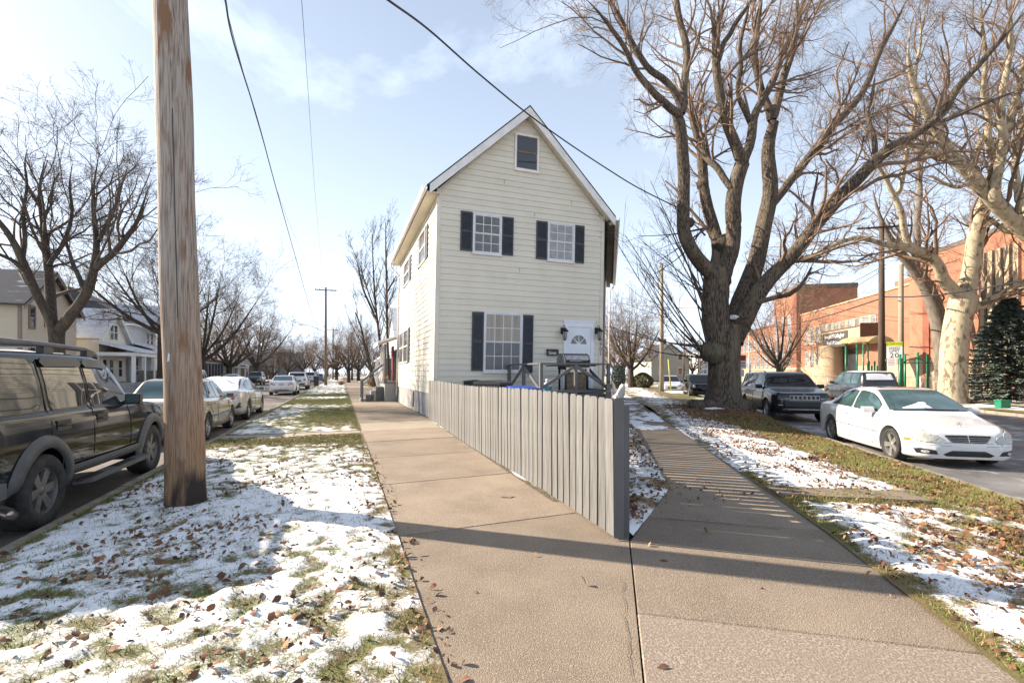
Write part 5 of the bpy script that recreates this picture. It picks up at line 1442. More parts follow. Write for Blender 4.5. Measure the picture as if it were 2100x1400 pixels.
# ---------------------------------------------------------------- generic sedan seen from behind
def sedan(name, label, paintm, loc, rz, sp, group, glass=M_CGLASS, rimstyle='seven', snow=None, tail=None, head=None, lo=False, rimm=None, plate_front=False):
    c = Car(name, label, 'car', loc, rz, sp, group)
    c.body(paintm, ny=70 if lo else 100)
    h = sp['L']/2; tops = sp['top']; H = max(t[1] for t in tops)
    deck = tops[3][0]; rr0 = tops[5][0]; rf = tops[8][0]; cowl = tops[9][0]
    W2 = sp['track']+0.125
    rl = roof_line(c, 0.03)
    belt = smooth_curve(sp['belt'], 0.0)+0.03
    bl = lambda y: float(smooth_curve(sp['belt'], y))+0.035
    yr = deck+0.30; yf = cowl-0.22; B = (rr0+rf)/2-0.02
    def zt(y): return max(bl(y)+0.004, rl(y))
    std_windows(c, glass, (cowl-0.02,rf+0.08,W2*0.78,W2*0.62), (deck+0.08,rr0-0.04,W2*0.70,W2*0.58),
                [(yr+0.10,B-0.04,bl,zt,0.05),(B+0.04,yf,bl,zt,0.03)])
    for sd in (-1, 1):
        c.line_side('door_gap', M_TRIMB, [(B,bl(B)-0.02),(B-0.02,0.34)], sd, 0.005)
        c.line_side('door_gap', M_TRIMB, [(yf+0.06,bl(yf)-0.02),(yf+0.02,0.5),(yf-0.06,0.33)], sd, 0.005)
        c.line_side('door_gap', M_TRIMB, [(yr-0.05,bl(yr)-0.02),(sp['axle'][1]+0.50,0.55),(sp['axle'][1]+0.42,0.33)], sd, 0.005)
        c.handle(paintm, B-0.24, bl(0)-0.13, sd, 0.18); c.handle(paintm, yr+0.02, bl(0)-0.11, sd, 0.18)
    c.mirror_pair(paintm if not lo else M_TRIMB, cowl-0.32, bl(cowl-0.3)-0.01, size=(0.19,0.11,0.14))
    tz = tops[2][1]
    for mi in (False, True):
        if tail: c.panel_end('tail_lamp', M_RED, tail, front=False, mirror=mi)
        if head: c.panel_end('headlight', M_LENS, head, front=True, mirror=mi)
    c.plate(tz-0.22, False)
    b = MB(); y = -h-0.004
    c.panel_end('lower_valance', M_TRIMB, [(-W2*0.60,0.30),(W2*0.60,0.30),(W2*0.66,0.41),(-W2*0.66,0.41)], front=False, eps=0.004)
    c.panel_end('grille', M_TRIMB, [(-0.35,0.36),(0.35,0.36),(0.42,0.55),(-0.42,0.55)], front=True)
    c.wheels(0.205, 0.68, rimstyle, rimm, lo)
    if snow: 
        c.panel_top('roof_snow', M_SNOW, rr0-0.02, rf-0.05, W2*0.60, W2*0.60, eps=0.022, thick=1)
        c.panel_top('rear_window_snow', M_SNOW, deck-0.02, rr0-0.02, W2*0.74, W2*0.60, eps=0.024, thick=1)
        c.panel_top('boot_snow', M_SNOW, -h+0.13, deck, W2*0.66, W2*0.72, eps=0.018, thick=1)
        c.panel_top('bonnet_snow', M_SNOW, cowl+0.08, h-0.35, W2*0.70, W2*0.60, eps=0.018, thick=1)
    return c
GL = 'cars parked on the left street'
sp = sedan_spec(L=4.53, W=1.70, H=1.48, wb=2.60, fo=0.90, wr=0.315, hood=0.83, trunk=1.00, cowl=1.10, roof_f=0.28, roof_r=-0.92, deck=-1.58, nose=0.68, belt=0.95, sill=0.21)
p, rz = Lcar(-3.03, 13.2, sp)
c = sedan('parked_sedan', 'beige sedan with clear windows parked just past the wooden pole', paint('beige_car_paint', (0.40,0.335,0.245), 0.32, 1.0, 0.25), p, rz, sp, GL, glass=M_CGLASS_T, rimstyle='ten',
      tail=[(0.50,0.70),(0.76,0.66),(0.80,0.84),(0.74,0.95),(0.56,0.93)], head=[(0.42,0.60),(0.70,0.62),(0.72,0.72),(0.48,0.70)])
for sd in (-1, 1): c.line_side('side_moulding', M_CLAD, [(-1.0,0.56),(1.05,0.54)], sd, 0.018, 0.004)
c.panel_top('boot_snow', M_SNOW, -2.08, -1.62, 0.60, 0.64, eps=0.012, thick=1)
sp = sedan_spec(L=4.90, W=1.86, H=1.46, wb=2.85, fo=0.95, wr=0.34, hood=0.84, trunk=1.05, cowl=1.22, roof_f=0.32, roof_r=-0.78, deck=-1.80, nose=0.68, belt=0.97, sill=0.20)
p, rz = Lcar(-3.02, 18.5, sp)
c = sedan('parked_sedan', 'silver sedan with a thick blanket of snow on roof and boot', paint('silver_car_paint', (0.50,0.49,0.465), 0.3, 1.0, 0.35), p, rz, sp, GL, rimstyle='ten', snow=True,
      tail=[(0.30,0.76),(0.82,0.72),(0.88,0.82),(0.84,0.92),(0.60,0.88),(0.30,0.86)], head=[(0.42,0.60),(0.74,0.62),(0.76,0.72),(0.48,0.70)])
b = MB(); b.prism([(-0.012,-1.05,1.47),(-0.012,-0.82,1.48),(-0.012,-0.98,1.56),(-0.012,-1.05,1.56)], (0.024,0,0)); b.build('roof_antenna', M_TRIMB, c.root)
c.panel_end('bumper_insert', M_TRIMB, [(0.66,0.46),(0.84,0.44),(0.86,0.62),(0.80,0.66)], front=False); c.panel_end('bumper_insert', M_TRIMB, [(0.66,0.46),(0.84,0.44),(0.86,0.62),(0.80,0.66)], front=False, mirror=True)
sp = sedan_spec(L=4.63, W=1.81, H=1.43, wb=2.81, fo=0.78, wr=0.325, hood=0.82, trunk=1.02, cowl=1.20, roof_f=0.30, roof_r=-0.90, deck=-1.70, nose=0.66, belt=0.94, sill=0.20)
p, rz = Lcar(-3.15, 38.2, sp)
M_PWHITE = paint('white_car_paint', (0.66,0.66,0.66), 0.3)
c = sedan('parked_sedan', 'white sedan with red tail lamps parked ahead of the snow-covered one', M_PWHITE, p, rz, sp, GL, glass=M_CGLASS_T, lo=True,
      tail=[(0.40,0.72),(0.80,0.70),(0.84,0.84),(0.74,0.90),(0.42,0.86)], head=[(0.42,0.58),(0.72,0.60),(0.74,0.70),(0.46,0.68)])

# ---------------------------------------------------------------- generic SUV / van
def suv(name, label, cat, paintm, loc, rz, sp, group, glass=M_CGLASS, rimstyle='five', lo=True, tail=None, head=None, grille=None, snow=False, rimm=None, bodyny=80, rails=False):
    c = Car(name, label, cat, loc, rz, sp, group)
    c.body(paintm, ny=bodyny)
    h = sp['L']/2; W2 = sp['track']+0.13
    rl = roof_line(c, 0.03); bl = lambda y: float(smooth_curve(sp['belt'], y))+0.03
    cowl = sp['top'][8][0]; rf = sp['top'][7][0]; bx = sp['top'][2][0]
    y0 = bx+0.30; y3 = cowl-0.20; L_ = y3-y0
    zt = lambda y: max(bl(y)+0.004, rl(y))
    std_windows(c, glass, (cowl-0.03,rf+0.06,W2*0.82,W2*0.68), (bx+0.01,bx+0.20,W2*0.70,W2*0.66),
        [(y0,y0+L_*0.27,bl,zt,0.07),(y0+L_*0.31,y0+L_*0.60,bl,zt,0.04),(y0+L_*0.64,y3,bl,zt,0.03)])
    for sd in (-1, 1):
        for f in (0.29, 0.62, 1.02): c.line_side('door_gap', M_TRIMB, [(y0+L_*f,bl(0)-0.02),(y0+L_*f,0.45)], sd, 0.005)
        for f in (0.36, 0.68): c.handle(paintm, y0+L_*f, bl(0)-0.13, sd)
        c.panel_side('sill_trim', M_TRIMB, sp['axle'][1]+sp['arch'], sp['axle'][0]-sp['arch'], lambda y: float(smooth_curve(sp['bot'], y))+0.03, lambda y: float(smooth_curve(sp['bot'], y))+0.13, sd, 0.008)
        if rails:
            xr = sd*W2*0.66; H = max(t[1] for t in sp['top'])
            b = MB(); b.tube([(xr,bx+0.5,H-0.02),(xr,bx+0.7,H+0.045),(xr,rf-0.4,H+0.04),(xr,rf-0.15,H-0.02)], 0.018, 6); b.build('roof_rail', M_TRIMB, c.root, smooth=True)
    c.mirror_pair(M_TRIMB if rails else paintm, cowl-0.30, bl(cowl-0.3)-0.01, size=(0.22,0.12,0.16))
    for mi in (False, True):
        if tail: c.panel_end('tail_lamp', M_RED, tail, front=False, mirror=mi)
        if head: c.panel_end('headlight', M_LENS, head, front=True, mirror=mi)
    if grille: c.panel_end('grille', M_TRIMB, grille)
    c.panel_end('front_valance', M_TRIMB, [(-W2*0.62,0.40),(W2*0.62,0.40),(W2*0.66,0.52),(-W2*0.66,0.52)])
    c.panel_end('rear_valance', M_TRIMB, [(-W2*0.75,0.47),(W2*0.75,0.47),(W2*0.78,0.60),(-W2*0.78,0.60)], front=False)
    c.plate(0.85, False)
    c.wheels(0.235, 0.68, rimstyle, rimm, lo)
    if snow:
        c.panel_top('roof_snow', M_SNOW, bx+0.36, rf-0.05, W2*0.66, W2*0.64, eps=0.022, thick=1)
    return c
tailS = [(0.56,0.86),(0.84,0.86),(0.88,1.02),(0.80,1.10),(0.58,1.04)]
sp = suv_spec(L=4.6, W=1.86, H=1.68, wb=2.7, wr=0.36)
p, rz = Lcar(-3.1, 50.2, sp); suv('parked_suv', 'white crossover parked behind the white sedan on the left street', 'suv', M_PWHITE, p, rz, sp, GL, tail=tailS)
sp2 = suv_spec(L=4.5, W=1.82, H=1.74, wb=2.7, wr=0.35, belt=1.10)
p, rz = Lcar(-3.2, 70.0, sp2); suv('parked_van', 'pale minivan parked close to the black bin and far pole', 'van', paint('pale_silver_paint', (0.56,0.57,0.58), 0.3), p, rz, sp2, GL, tail=[(0.70,0.80),(0.82,0.80),(0.84,1.25),(0.74,1.25)])
sp3 = sedan_spec(); p, rz = Lcar(-3.0, 92, sp3); sedan('parked_sedan', 'small blue car farthest along the left street beyond the minivan', paint('blue_car_paint', (0.05,0.10,0.24), 0.3), p, rz, sp3, GL, lo=True, tail=[(0.40,0.72),(0.74,0.70),(0.76,0.84),(0.42,0.86)])
# far side of the left street, facing the camera
def Lfar(s, spec, c0=-10.95): return LP(c0, s, ROADL), ANG_L+math.pi
sp4 = suv_spec(L=4.7, W=1.88, H=1.78, wb=2.75); p, rz = Lfar(72, sp4); suv('parked_suv', 'dark SUV facing the camera on the far side of the left street', 'suv', paint('dark_grey_paint', (0.022,0.025,0.028), 0.15), p, rz, sp4, GL, head=[(0.50,0.70),(0.82,0.72),(0.84,0.84),(0.54,0.82)], grille=[(-0.4,0.62),(0.4,0.62),(0.44,0.84),(-0.44,0.84)])
sp5 = sedan_spec(L=4.5, W=1.76); p, rz = Lfar(57, sp5); sedan('parked_sedan', 'snow-topped grey-blue car parked by the orange marker posts', paint('grey_blue_paint', (0.20,0.23,0.28), 0.3), p, rz, sp5, GL, lo=True, snow=True, head=[(0.42,0.58),(0.72,0.60),(0.74,0.70),(0.46,0.68)])
sp6 = suv_spec(L=4.9, W=1.95, H=1.86, wb=2.9); p, rz = Lfar(41.5, sp6); suv('parked_van', 'snow-topped white van glimpsed just right of the wooden pole', 'van', M_PWHITE, p, rz, sp6, GL, head=[(0.50,0.70),(0.82,0.72),(0.84,0.84),(0.54,0.82)], grille=[(-0.4,0.62),(0.4,0.62),(0.44,0.84),(-0.44,0.84)], snow=True)

# ---------------------------------------------------------------- right street
GRP = 'cars parked on the right street'
# white saloon in the right foreground
sp = sedan_spec(L=4.53, W=1.74, H=1.425, wb=2.715, fo=0.80, wr=0.318, hood=0.81, trunk=1.00, cowl=1.17, roof_f=0.30, roof_r=-0.80, deck=-1.66, nose=0.63, belt=0.92, sill=0.15)
sp['hw'] = [(-2.265,0.66),(-2.22,0.73),(-2.1,0.79),(-1.7,0.845),(-1.2,0.866),(0,0.87),(1.46,0.865),(1.86,0.835),(2.08,0.765),(2.2,0.66),(2.265,0.50)]
p, rz = Rcar(7.60, 9.42, sp)
c = Car('parked_sedan', 'white saloon with round twin headlights parked in the right foreground facing the camera', 'car', p, rz, sp, GRP)
c.body(M_PWHITE, ny=120)
rl = roof_line(c, 0.03); bl = lambda y: float(smooth_curve(sp['belt'], y))+0.035
zt = lambda y: max(bl(y)+0.004, rl(y))
std_windows(c, M_CGLASS_T, (1.15,0.36,0.70,0.55), (-1.58,-0.84,0.62,0.52), [(-1.30,-1.02,bl,zt,0.03),(-0.97,-0.24,bl,zt,0.02),(-0.15,0.88,bl,zt,0.02)], ws_glass=M_CGLASS_T)
c.panel_top('windscreen_snow', M_SNOW, 1.11, 0.86, lambda t: 0.52*(1-t)**1.3+0.03, eps=0.011, thick=1, n=8)
c.panel_top('sunroof', M_CGLASS, 0.12, -0.42, 0.38, 0.38, eps=0.006)
for sd in (-1, 1):
    c.line_side('door_gap', M_TRIMB, [(-0.20,0.93),(-0.22,0.26)], sd, 0.005)
    c.line_side('door_gap', M_TRIMB, [(0.92,0.90),(0.90,0.45),(0.82,0.26)], sd, 0.005)
    c.line_side('side_moulding', M_TRIMB, [(-0.90,0.545),(1.02,0.52)], sd, 0.008, 0.002)
    c.line_side('sill_line', M_TRIMB, [(-0.85,0.27),(1.0,0.25)], sd, 0.004)
    c.handle(M_PWHITE, -0.40, 0.80, sd, 0.2); c.handle(M_PWHITE, -1.12, 0.82, sd, 0.2)
    x = c.side_x(1.98, 0.47); 
    c.panel_side('side_marker', M_AMBER, 1.90, 2.04, 0.475, 0.525, sd, 0.008, round_=0.02)
c.mirror_pair(M_PWHITE, 0.80, 0.90, size=(0.20,0.12,0.14))
def ell(cx, cz, rx, rz_, n=16, t=0.0):
    return [(cx+rx*math.cos(2*math.pi*k/n)*math.cos(t)-rz_*math.sin(2*math.pi*k/n)*math.sin(t), cz+rx*math.cos(2*math.pi*k/n)*math.sin(t)+rz_*math.sin(2*math.pi*k/n)*math.cos(t)) for k in range(n)]
for mi in (False, True):
    c.panel_end('headlight_surround', M_TRIMB, ell(0.660,0.585,0.150,0.118,18,0.5), eps=0.003, mirror=mi, sub=1)
    hl = c.panel_end('headlight', M_LENSF, ell(0.660,0.585,0.138,0.106,18,0.5), eps=0.018, mirror=mi, sub=1)
    c.panel_end('inner_surround', M_TRIMB, ell(0.498,0.535,0.098,0.080,16), eps=0.003, mirror=mi, sub=1)
    c.panel_end('inner_headlight', M_LENSF, ell(0.498,0.535,0.088,0.070,16), eps=0.018, mirror=mi, sub=1)
    c.panel_end('fog_intake', M_TRIMB, [(0.46,0.255),(0.74,0.26),(0.77,0.345),(0.70,0.36),(0.50,0.335)], eps=0.010, mirror=mi)
    c.panel_end('fog_lamp', M_LENS, ell(0.64,0.302,0.055,0.030,12), eps=0.020, mirror=mi, sub=1)
    c.panel_end('bumper_strip', M_TRIMB, [(0.26,0.418),(0.74,0.424),(0.74,0.430),(0.26,0.424)], eps=0.002, mirror=mi, sub=3)
    c.panel_end('bumper_strip', M_TRIMB, [(0.26,0.466),(0.78,0.472),(0.78,0.478),(0.26,0.472)], eps=0.002, mirror=mi, sub=3)
gp_ = [(-0.36,0.62),(0.36,0.62),(0.37,0.60),(0.28,0.478),(0.24,0.470),(-0.24,0.470),(-0.28,0.478),(-0.37,0.60)]
c.panel_end('grille_frame', M_CHROME, gp_, eps=0.006)
cz_ = 0.545; c.panel_end('grille', M_TRIMB, [(x*0.955, cz_+(z-cz_)*0.88) for x, z in gp_], eps=0.012)
for k in range(3):
    z_ = 0.506+k*0.031; w_ = 0.275+0.03*k
    b = MB(); b.tube([(x, c.end_y(x, z_)+0.014, z_) for x in np.linspace(-w_, w_, 9)], 0.0055, 6); b.build('grille_bar', M_CHROME, c.root)
b = MB(); b.tube([(0, c.end_y(0, z_)+0.016, z_) for z_ in (0.478,0.51,0.56,0.612)], 0.008, 6); b.build('grille_bar', M_CHROME, c.root)
c.panel_end('lower_intake', M_TRIMB, [(-0.34,0.225),(0.34,0.225),(0.40,0.262),(0.26,0.335),(-0.26,0.335),(-0.40,0.262)], eps=0.008)
# three-pointed star on the bonnet
zs = c.top_z(2.02, 0); b = MB(); zc_ = zs+0.055; yy = 2.02
ring = [(0.036*math.cos(2*math.pi*k/20), yy, zc_+0.036*math.sin(2*math.pi*k/20)) for k in range(21)]
b.tube(ring, 0.0035, 6, caps=False)
for k in range(3):
    a = math.pi/2+2*math.pi*k/3; b.tube([(0, yy, zc_), (0.036*math.cos(a), yy, zc_+0.036*math.sin(a))], [0.007, 0.002], 5)
b.tube([(0, yy, zs-0.005), (0, yy, zs+0.02)], [0.014, 0.005], 8); b.build('bonnet_star', M_CHROME, c.root)
b = MB(); b.tube([(-0.5,c.end_y(0,0.9)*0+1.155,c.top_z(1.155,0.5)+0.015),(0.0,1.16,c.top_z(1.16,0)+0.018),(0.05,1.10,c.top_z(1.10,0.05)+0.016)], 0.007, 5); b.build('wiper', M_TRIMB, c.root)
c.wheels(0.215, 0.72, 'five', M_RIM)
tl_ = [(0.52,0.66),(0.76,0.62),(0.78,0.84),(0.58,0.86)]
for mi in (False, True): c.panel_end('tail_lamp', M_RED, tl_, front=False, mirror=mi)

# dark SUV with seven-slot grille
sp = suv_spec(L=5.2, W=1.98, H=1.80, wb=3.09, fo=0.92, wr=0.385, hood=1.10, cowl=1.35, roof_f=0.62, nose=1.0, belt=1.16, sill=0.28)
p, rz = Rcar(9.45, 17.4, sp)
M_PNAVY = paint('navy_black_paint', (0.007,0.009,0.016), 0.14, 0.4)
c = suv('parked_suv', 'navy-black SUV with chrome seven-slot grille parked right of the big tree', 'suv', M_PNAVY, p, rz, sp, GRP, lo=False, rails=True, bodyny=110)
for mi in (False, True):
    c.panel_end('headlight', M_CGLASS, [(0.50,0.86),(0.88,0.84),(0.92,0.94),(0.52,0.955)], eps=0.012, mirror=mi)
    c.panel_end('headlight_trim', M_CHROME, [(0.50,0.835),(0.90,0.822),(0.90,0.838),(0.50,0.853)], eps=0.012, mirror=mi)
for k in range(7):
    x = -0.405+k*0.135
    c.panel_end('grille_ring', M_CHROME, [(x-0.062,0.80),(x+0.062,0.80),(x+0.062,0.955),(x-0.062,0.955)], eps=0.018, sub=1)
    c.panel_end('grille_slot', M_TRIMB, [(x-0.050,0.815),(x+0.050,0.815),(x+0.047,0.94),(x-0.047,0.94)], eps=0.026, sub=1)
c.panel_end('lower_intake', M_TRIMB, [(-0.62,0.56),(0.62,0.56),(0.66,0.74),(-0.66,0.74)], eps=0.006)
for (x0, x1, z0, z1) in ((-0.70,0.70,0.455,0.480),): c.panel_end('chrome_strip', M_CHROME, [(x0,z0),(x1,z0),(x1,z1),(x0,z1)], eps=0.012, sub=4)
for mi in (False, True): c.panel_end('fog_lamp', M_LENS, [(0.68,0.60),(0.82,0.60),(0.82,0.63),(0.68,0.63)], eps=0.010, mirror=mi)
text_mesh('Jeep', 0.06, M_CHROME, 'badge', c.root, Matrix.Translation((0, c.end_y(0,0.99)+0.012, 0.995)) @ Matrix.Rotation(math.pi,4,'Z') @ FACE)
# smaller black SUV behind the tree
sp = suv_spec(L=4.42, W=1.76, H=1.66, wb=2.64, wr=0.35, hood=1.08, cowl=0.95, roof_f=0.52, nose=1.0, belt=1.12)
p, rz = Rcar(11.95, 31.7, sp)
c = suv('parked_suv', 'small black SUV with round headlights half hidden by the big tree', 'suv', M_PAINTK, p, rz, sp, GRP, grille=[(-0.38,0.78),(0.38,0.78),(0.38,0.96),(-0.38,0.96)])
for mi in (False, True): c.panel_end('headlight', M_LENS, ell(0.62,0.86,0.10,0.10,14), mirror=mi, sub=1)
sp = sedan_spec(L=4.7, W=1.82, H=1.5)
p, rz = Rcar(13.2, 41.5, sp); sedan('parked_sedan', 'silver-white car parked behind the pale street pole', paint('silver_white_paint', (0.58,0.60,0.62), 0.3), p, rz, sp, GRP, lo=True, head=[(0.42,0.58),(0.74,0.60),(0.76,0.72),(0.46,0.70)])
# dark SUV on the far side of the right street, seen from behind, snow on its rear glass
sp = suv_spec(L=4.85, W=1.94, H=1.82, wb=2.88, wr=0.38, belt=1.14)
pp = Vector((18.95, 24.0, ROADR))+dR*(sp['L']/2)
c = suv('parked_suv', 'dark SUV with snowy rear glass on the far side of the right street', 'suv', paint('dark_slate_paint', (0.020,0.024,0.027), 0.2), pp, math.atan2(dR.y, dR.x)-math.pi/2, sp, GRP, tail=[(0.66,0.90),(0.88,0.90),(0.90,1.06),(0.70,1.06)], snow=True, glass=M_CGLASS_T)
bx = sp['top'][2][0]; c.panel_top('rear_glass_snow', M_SNOW, bx+0.015, bx+0.19, 0.66, 0.60, eps=0.016, thick=1)
# ================================================================== TREES
def bark(name, a, b_, c=None, sc=9, stretch=(1,1,0.18), bump=1.0, c3=None):
    return mat(name, a, 0.95, b_, sc, stretch=stretch, bump=bump, bscale=sc*1.5, bdist=0.07, base3=c, scale3=c3 or 3.0, lo3=0.5, hi3=0.7, lo=0.43, hi=0.57)
M_BARK = bark('furrowed_bark', (0.17,0.13,0.095), (0.042,0.031,0.024), (0.18,0.15,0.10), sc=26, stretch=(1,1,0.16), c3=2.2)
M_BARK_D = bark('dark_bark', (0.080,0.062,0.048), (0.035,0.027,0.022), (0.105,0.09,0.06), sc=22, c3=2.5)
M_TWIG = mat('reddish_twig', (0.22,0.155,0.11), 0.9, (0.16,0.105,0.075), 3)
M_TWIG_D = mat('dark_twig', (0.10,0.075,0.06), 0.9, (0.07,0.052,0.04), 3)
M_TWIG_B = mat('brown_twig', (0.21,0.145,0.10), 0.9, (0.15,0.10,0.07), 3)
M_SYC = mat('sycamore_bark', (0.47,0.41,0.29), 0.85, (0.36,0.30,0.19), 7, bump=0.4, bscale=25, base3=(0.16,0.125,0.085), scale3=4.2, lo3=0.53, hi3=0.60, stretch=(1,1,0.45))

def tubes(P, Rr, sides):
    """P (n,k,3) polylines, Rr (n,k) radii -> verts, quads"""
    n, k, _ = P.shape
    T = np.empty_like(P); T[:,1:-1] = P[:,2:]-P[:,:-2]; T[:,0] = P[:,1]-P[:,0]; T[:,-1] = P[:,-1]-P[:,-2]
    T /= np.linalg.norm(T, axis=2, keepdims=True)+1e-9
    ref = np.where(np.abs(T[:,:1,2:3]) < 0.9, np.array([[[0,0,1.0]]]), np.array([[[1.0,0,0]]]))
    X = np.cross(T, np.broadcast_to(ref, T.shape)); X /= np.linalg.norm(X, axis=2, keepdims=True)+1e-9
    Yv = np.cross(X, T)
    a = np.arange(sides)*2*np.pi/sides
    V = P[:,:,None,:] + (X[:,:,None,:]*np.cos(a)[None,None,:,None] + Yv[:,:,None,:]*np.sin(a)[None,None,:,None])*Rr[:,:,None,None]
    base = (np.arange(n)*k*sides)[:,None,None] + (np.arange(k-1)*sides)[None,:,None]
    j = np.arange(sides)[None,None,:]; j2 = (j+1) % sides
    F = np.stack([base+j, base+j2, base+sides+j2, base+sides+j], -1).reshape(-1, 4)
    return V.reshape(-1, 3), F
def resample(pts, rad, k):
    P = np.array([tuple(p) for p in pts], float); rad = np.asarray(rad, float)
    d = np.r_[0, np.cumsum(np.linalg.norm(np.diff(P, axis=0), axis=1))]
    # smooth through the points
    t = np.linspace(0, d[-1], k)
    out = np.stack([np.interp(t, d, P[:,i]) for i in range(3)], -1)
    for _ in range(2): out[1:-1] = 0.25*out[:-2]+0.5*out[1:-1]+0.25*out[2:]
    return out, np.interp(t, d, rad)
def spawn(P, Rr, nper, r, tmin=0.25, ang=(25,60), lfac=(0.35,0.65), up=0.25, k=5, wob=0.12, rfac=0.5, length=None, rmin=0.004, clen=None, tip=True):
    """children of polylines P; returns (m,k,3), (m,k)"""
    n, kk, _ = P.shape
    seg = np.linalg.norm(np.diff(P, axis=1), axis=2); L = seg.sum(1)
    cnt = np.full(n, nper) if np.isscalar(nper) else nper
    idx = np.repeat(np.arange(n), cnt); m = len(idx)
    if m == 0: return np.zeros((0,k,3)), np.zeros((0,k))
    t = tmin+(1-tmin)*r.uniform(0, 1, m)**0.8
    f = t*(kk-1); i0 = np.minimum(f.astype(int), kk-2); w = (f-i0)[:,None]
    S = P[idx,i0]*(1-w)+P[idx,i0+1]*w
    T = P[idx,i0+1]-P[idx,i0]; T /= np.linalg.norm(T, axis=1, keepdims=True)+1e-9
    rad = Rr[idx,i0]*(1-w[:,0])+Rr[idx,i0+1]*w[:,0]
    rv = r.normal(size=(m,3)); rv -= (rv*T).sum(1, keepdims=True)*T; rv /= np.linalg.norm(rv, axis=1, keepdims=True)+1e-9
    a = np.radians(r.uniform(ang[0], ang[1], m))[:,None]
    D = T*np.cos(a)+rv*np.sin(a); D[:,2] += up; D /= np.linalg.norm(D, axis=1, keepdims=True)
    if clen is None: ln = L[idx]*r.uniform(lfac[0], lfac[1], m)*(1.15-0.6*t)
    else: ln = r.uniform(clen[0], clen[1], m)
    R0 = np.maximum(np.minimum(rad*rfac*r.uniform(0.7, 1.15, m), ln*0.035+0.002), rmin)
    Q = np.zeros((m,k,3)); Q[:,0] = S; d = D.copy()
    for j in range(1, k):
        d = d+r.normal(size=(m,3))*wob; d[:,2] += up*0.22; d /= np.linalg.norm(d, axis=1, keepdims=True)
        Q[:,j] = Q[:,j-1]+d*(ln/(k-1))[:,None]
    RR = R0[:,None]*np.linspace(1, 0.32, k)[None,:]
    return Q, np.maximum(RR, rmin*0.75)
def merge(parts):
    V = []; F = []; o = 0
    for v, f in parts:
        V.append(v); F.append(f+o); o += len(v)
    return np.concatenate(V), np.concatenate(F)
def make_tree(name, label, limbs, seed, mb_, mt, lv, loc=None, cat='tree', group='bare street trees', sides0=14, snow=None, flare=None, trunk_bumps=0.0, sub0=14):
    """limbs: list of (points, radii). lv: list of dicts for successive branch levels"""
    r = np.random.default_rng(seed)
    root_loc = Vector(limbs[0][0][0]) if loc is None else Vector(loc)
    root_loc = Vector((root_loc.x, root_loc.y, 0)) if loc is None else root_loc
    t = empty(name, root_loc, 0, label=label, cat=cat, group=group)
    off = np.array(tuple(root_loc))
    P0 = []; R0 = []
    for pts, rad in limbs:
        p, q = resample(pts, rad, sub0)
        if q[-1] < 0.10 and len(P0): q[-5:] *= np.linspace(1, 0.18, 5)
        P0.append(p); R0.append(q)
    P0 = np.array(P0); R0 = np.array(R0)
    # gnarl the limbs a little
    g = r.normal(size=P0.shape)
    for _ in range(3): g[:,1:-1] = (g[:,:-2]+g[:,1:-1]+g[:,2:])/3
    g[:,0] = 0; g[0] = 0
    sl_ = np.linalg.norm(P0[:,1:2]-P0[:,:1], axis=2)
    P0 = P0+g*np.minimum(R0*0.5, sl_*0.45)[:,:,None]
    parts = [tubes(P0, R0, sides0)]
    V, F = merge(parts)
    if trunk_bumps:
        ctr = np.repeat(P0.reshape(-1,3), sides0, axis=0)
        rad = V-ctr
        a = np.arctan2(rad[:,1], rad[:,0])
        k = 1+trunk_bumps*(np.sin(a*5+V[:,2]*0.4)*0.5+np.sin(a*9-V[:,2]*0.7)*0.35)+trunk_bumps*1.6*(fbm(a*1.3+V[:,0], V[:,2], 1.3, 3, seed)-0.5)
        V = ctr+rad*k[:,None]
    link('trunk', np_mesh('trunk', V-off, F, [mb_], smooth=True), t)
    P, Rr = P0, R0
    fine = []; skip = lv[0].get('skip')
    for li, d in enumerate(lv):
        d = dict(d); sk = d.pop('skip', None); sides = d.pop('sides', 4); n = d.pop('n')
        if li == 0 and sk is not None:
            sel = [i for i in range(len(P0)) if i not in sk]; P_, R_ = P0[sel], R0[sel]
        else: P_, R_ = P, Rr
        if li == 0:
            L = np.linalg.norm(np.diff(P_, axis=1), axis=2).sum(1)
            n = np.maximum(1, np.round(n*L)).astype(int)
        P, Rr = spawn(P_, R_, n, r, **d)
        fine.append(tubes(P, Rr, sides))
    if fine:
        V, F = merge(fine)
        link('crown', np_mesh('crown', V-off, F, [mt], smooth=False), t)
    return t

def px_limb(pts, widths, Y0, Y1, wscale=1.0):
    """limb traced in the picture; depth runs from Y0 to Y1"""
    n = len(pts); out = []; rad = []
    for i, (x, y) in enumerate(pts):
        Y = Y0+(Y1-Y0)*i/(n-1); out.append(at(x, y, Y))
        w = np.interp(i/(n-1), np.linspace(0, 1, len(widths)), widths)
        rad.append(w*Y/FPX/2*wscale)
    return out, rad

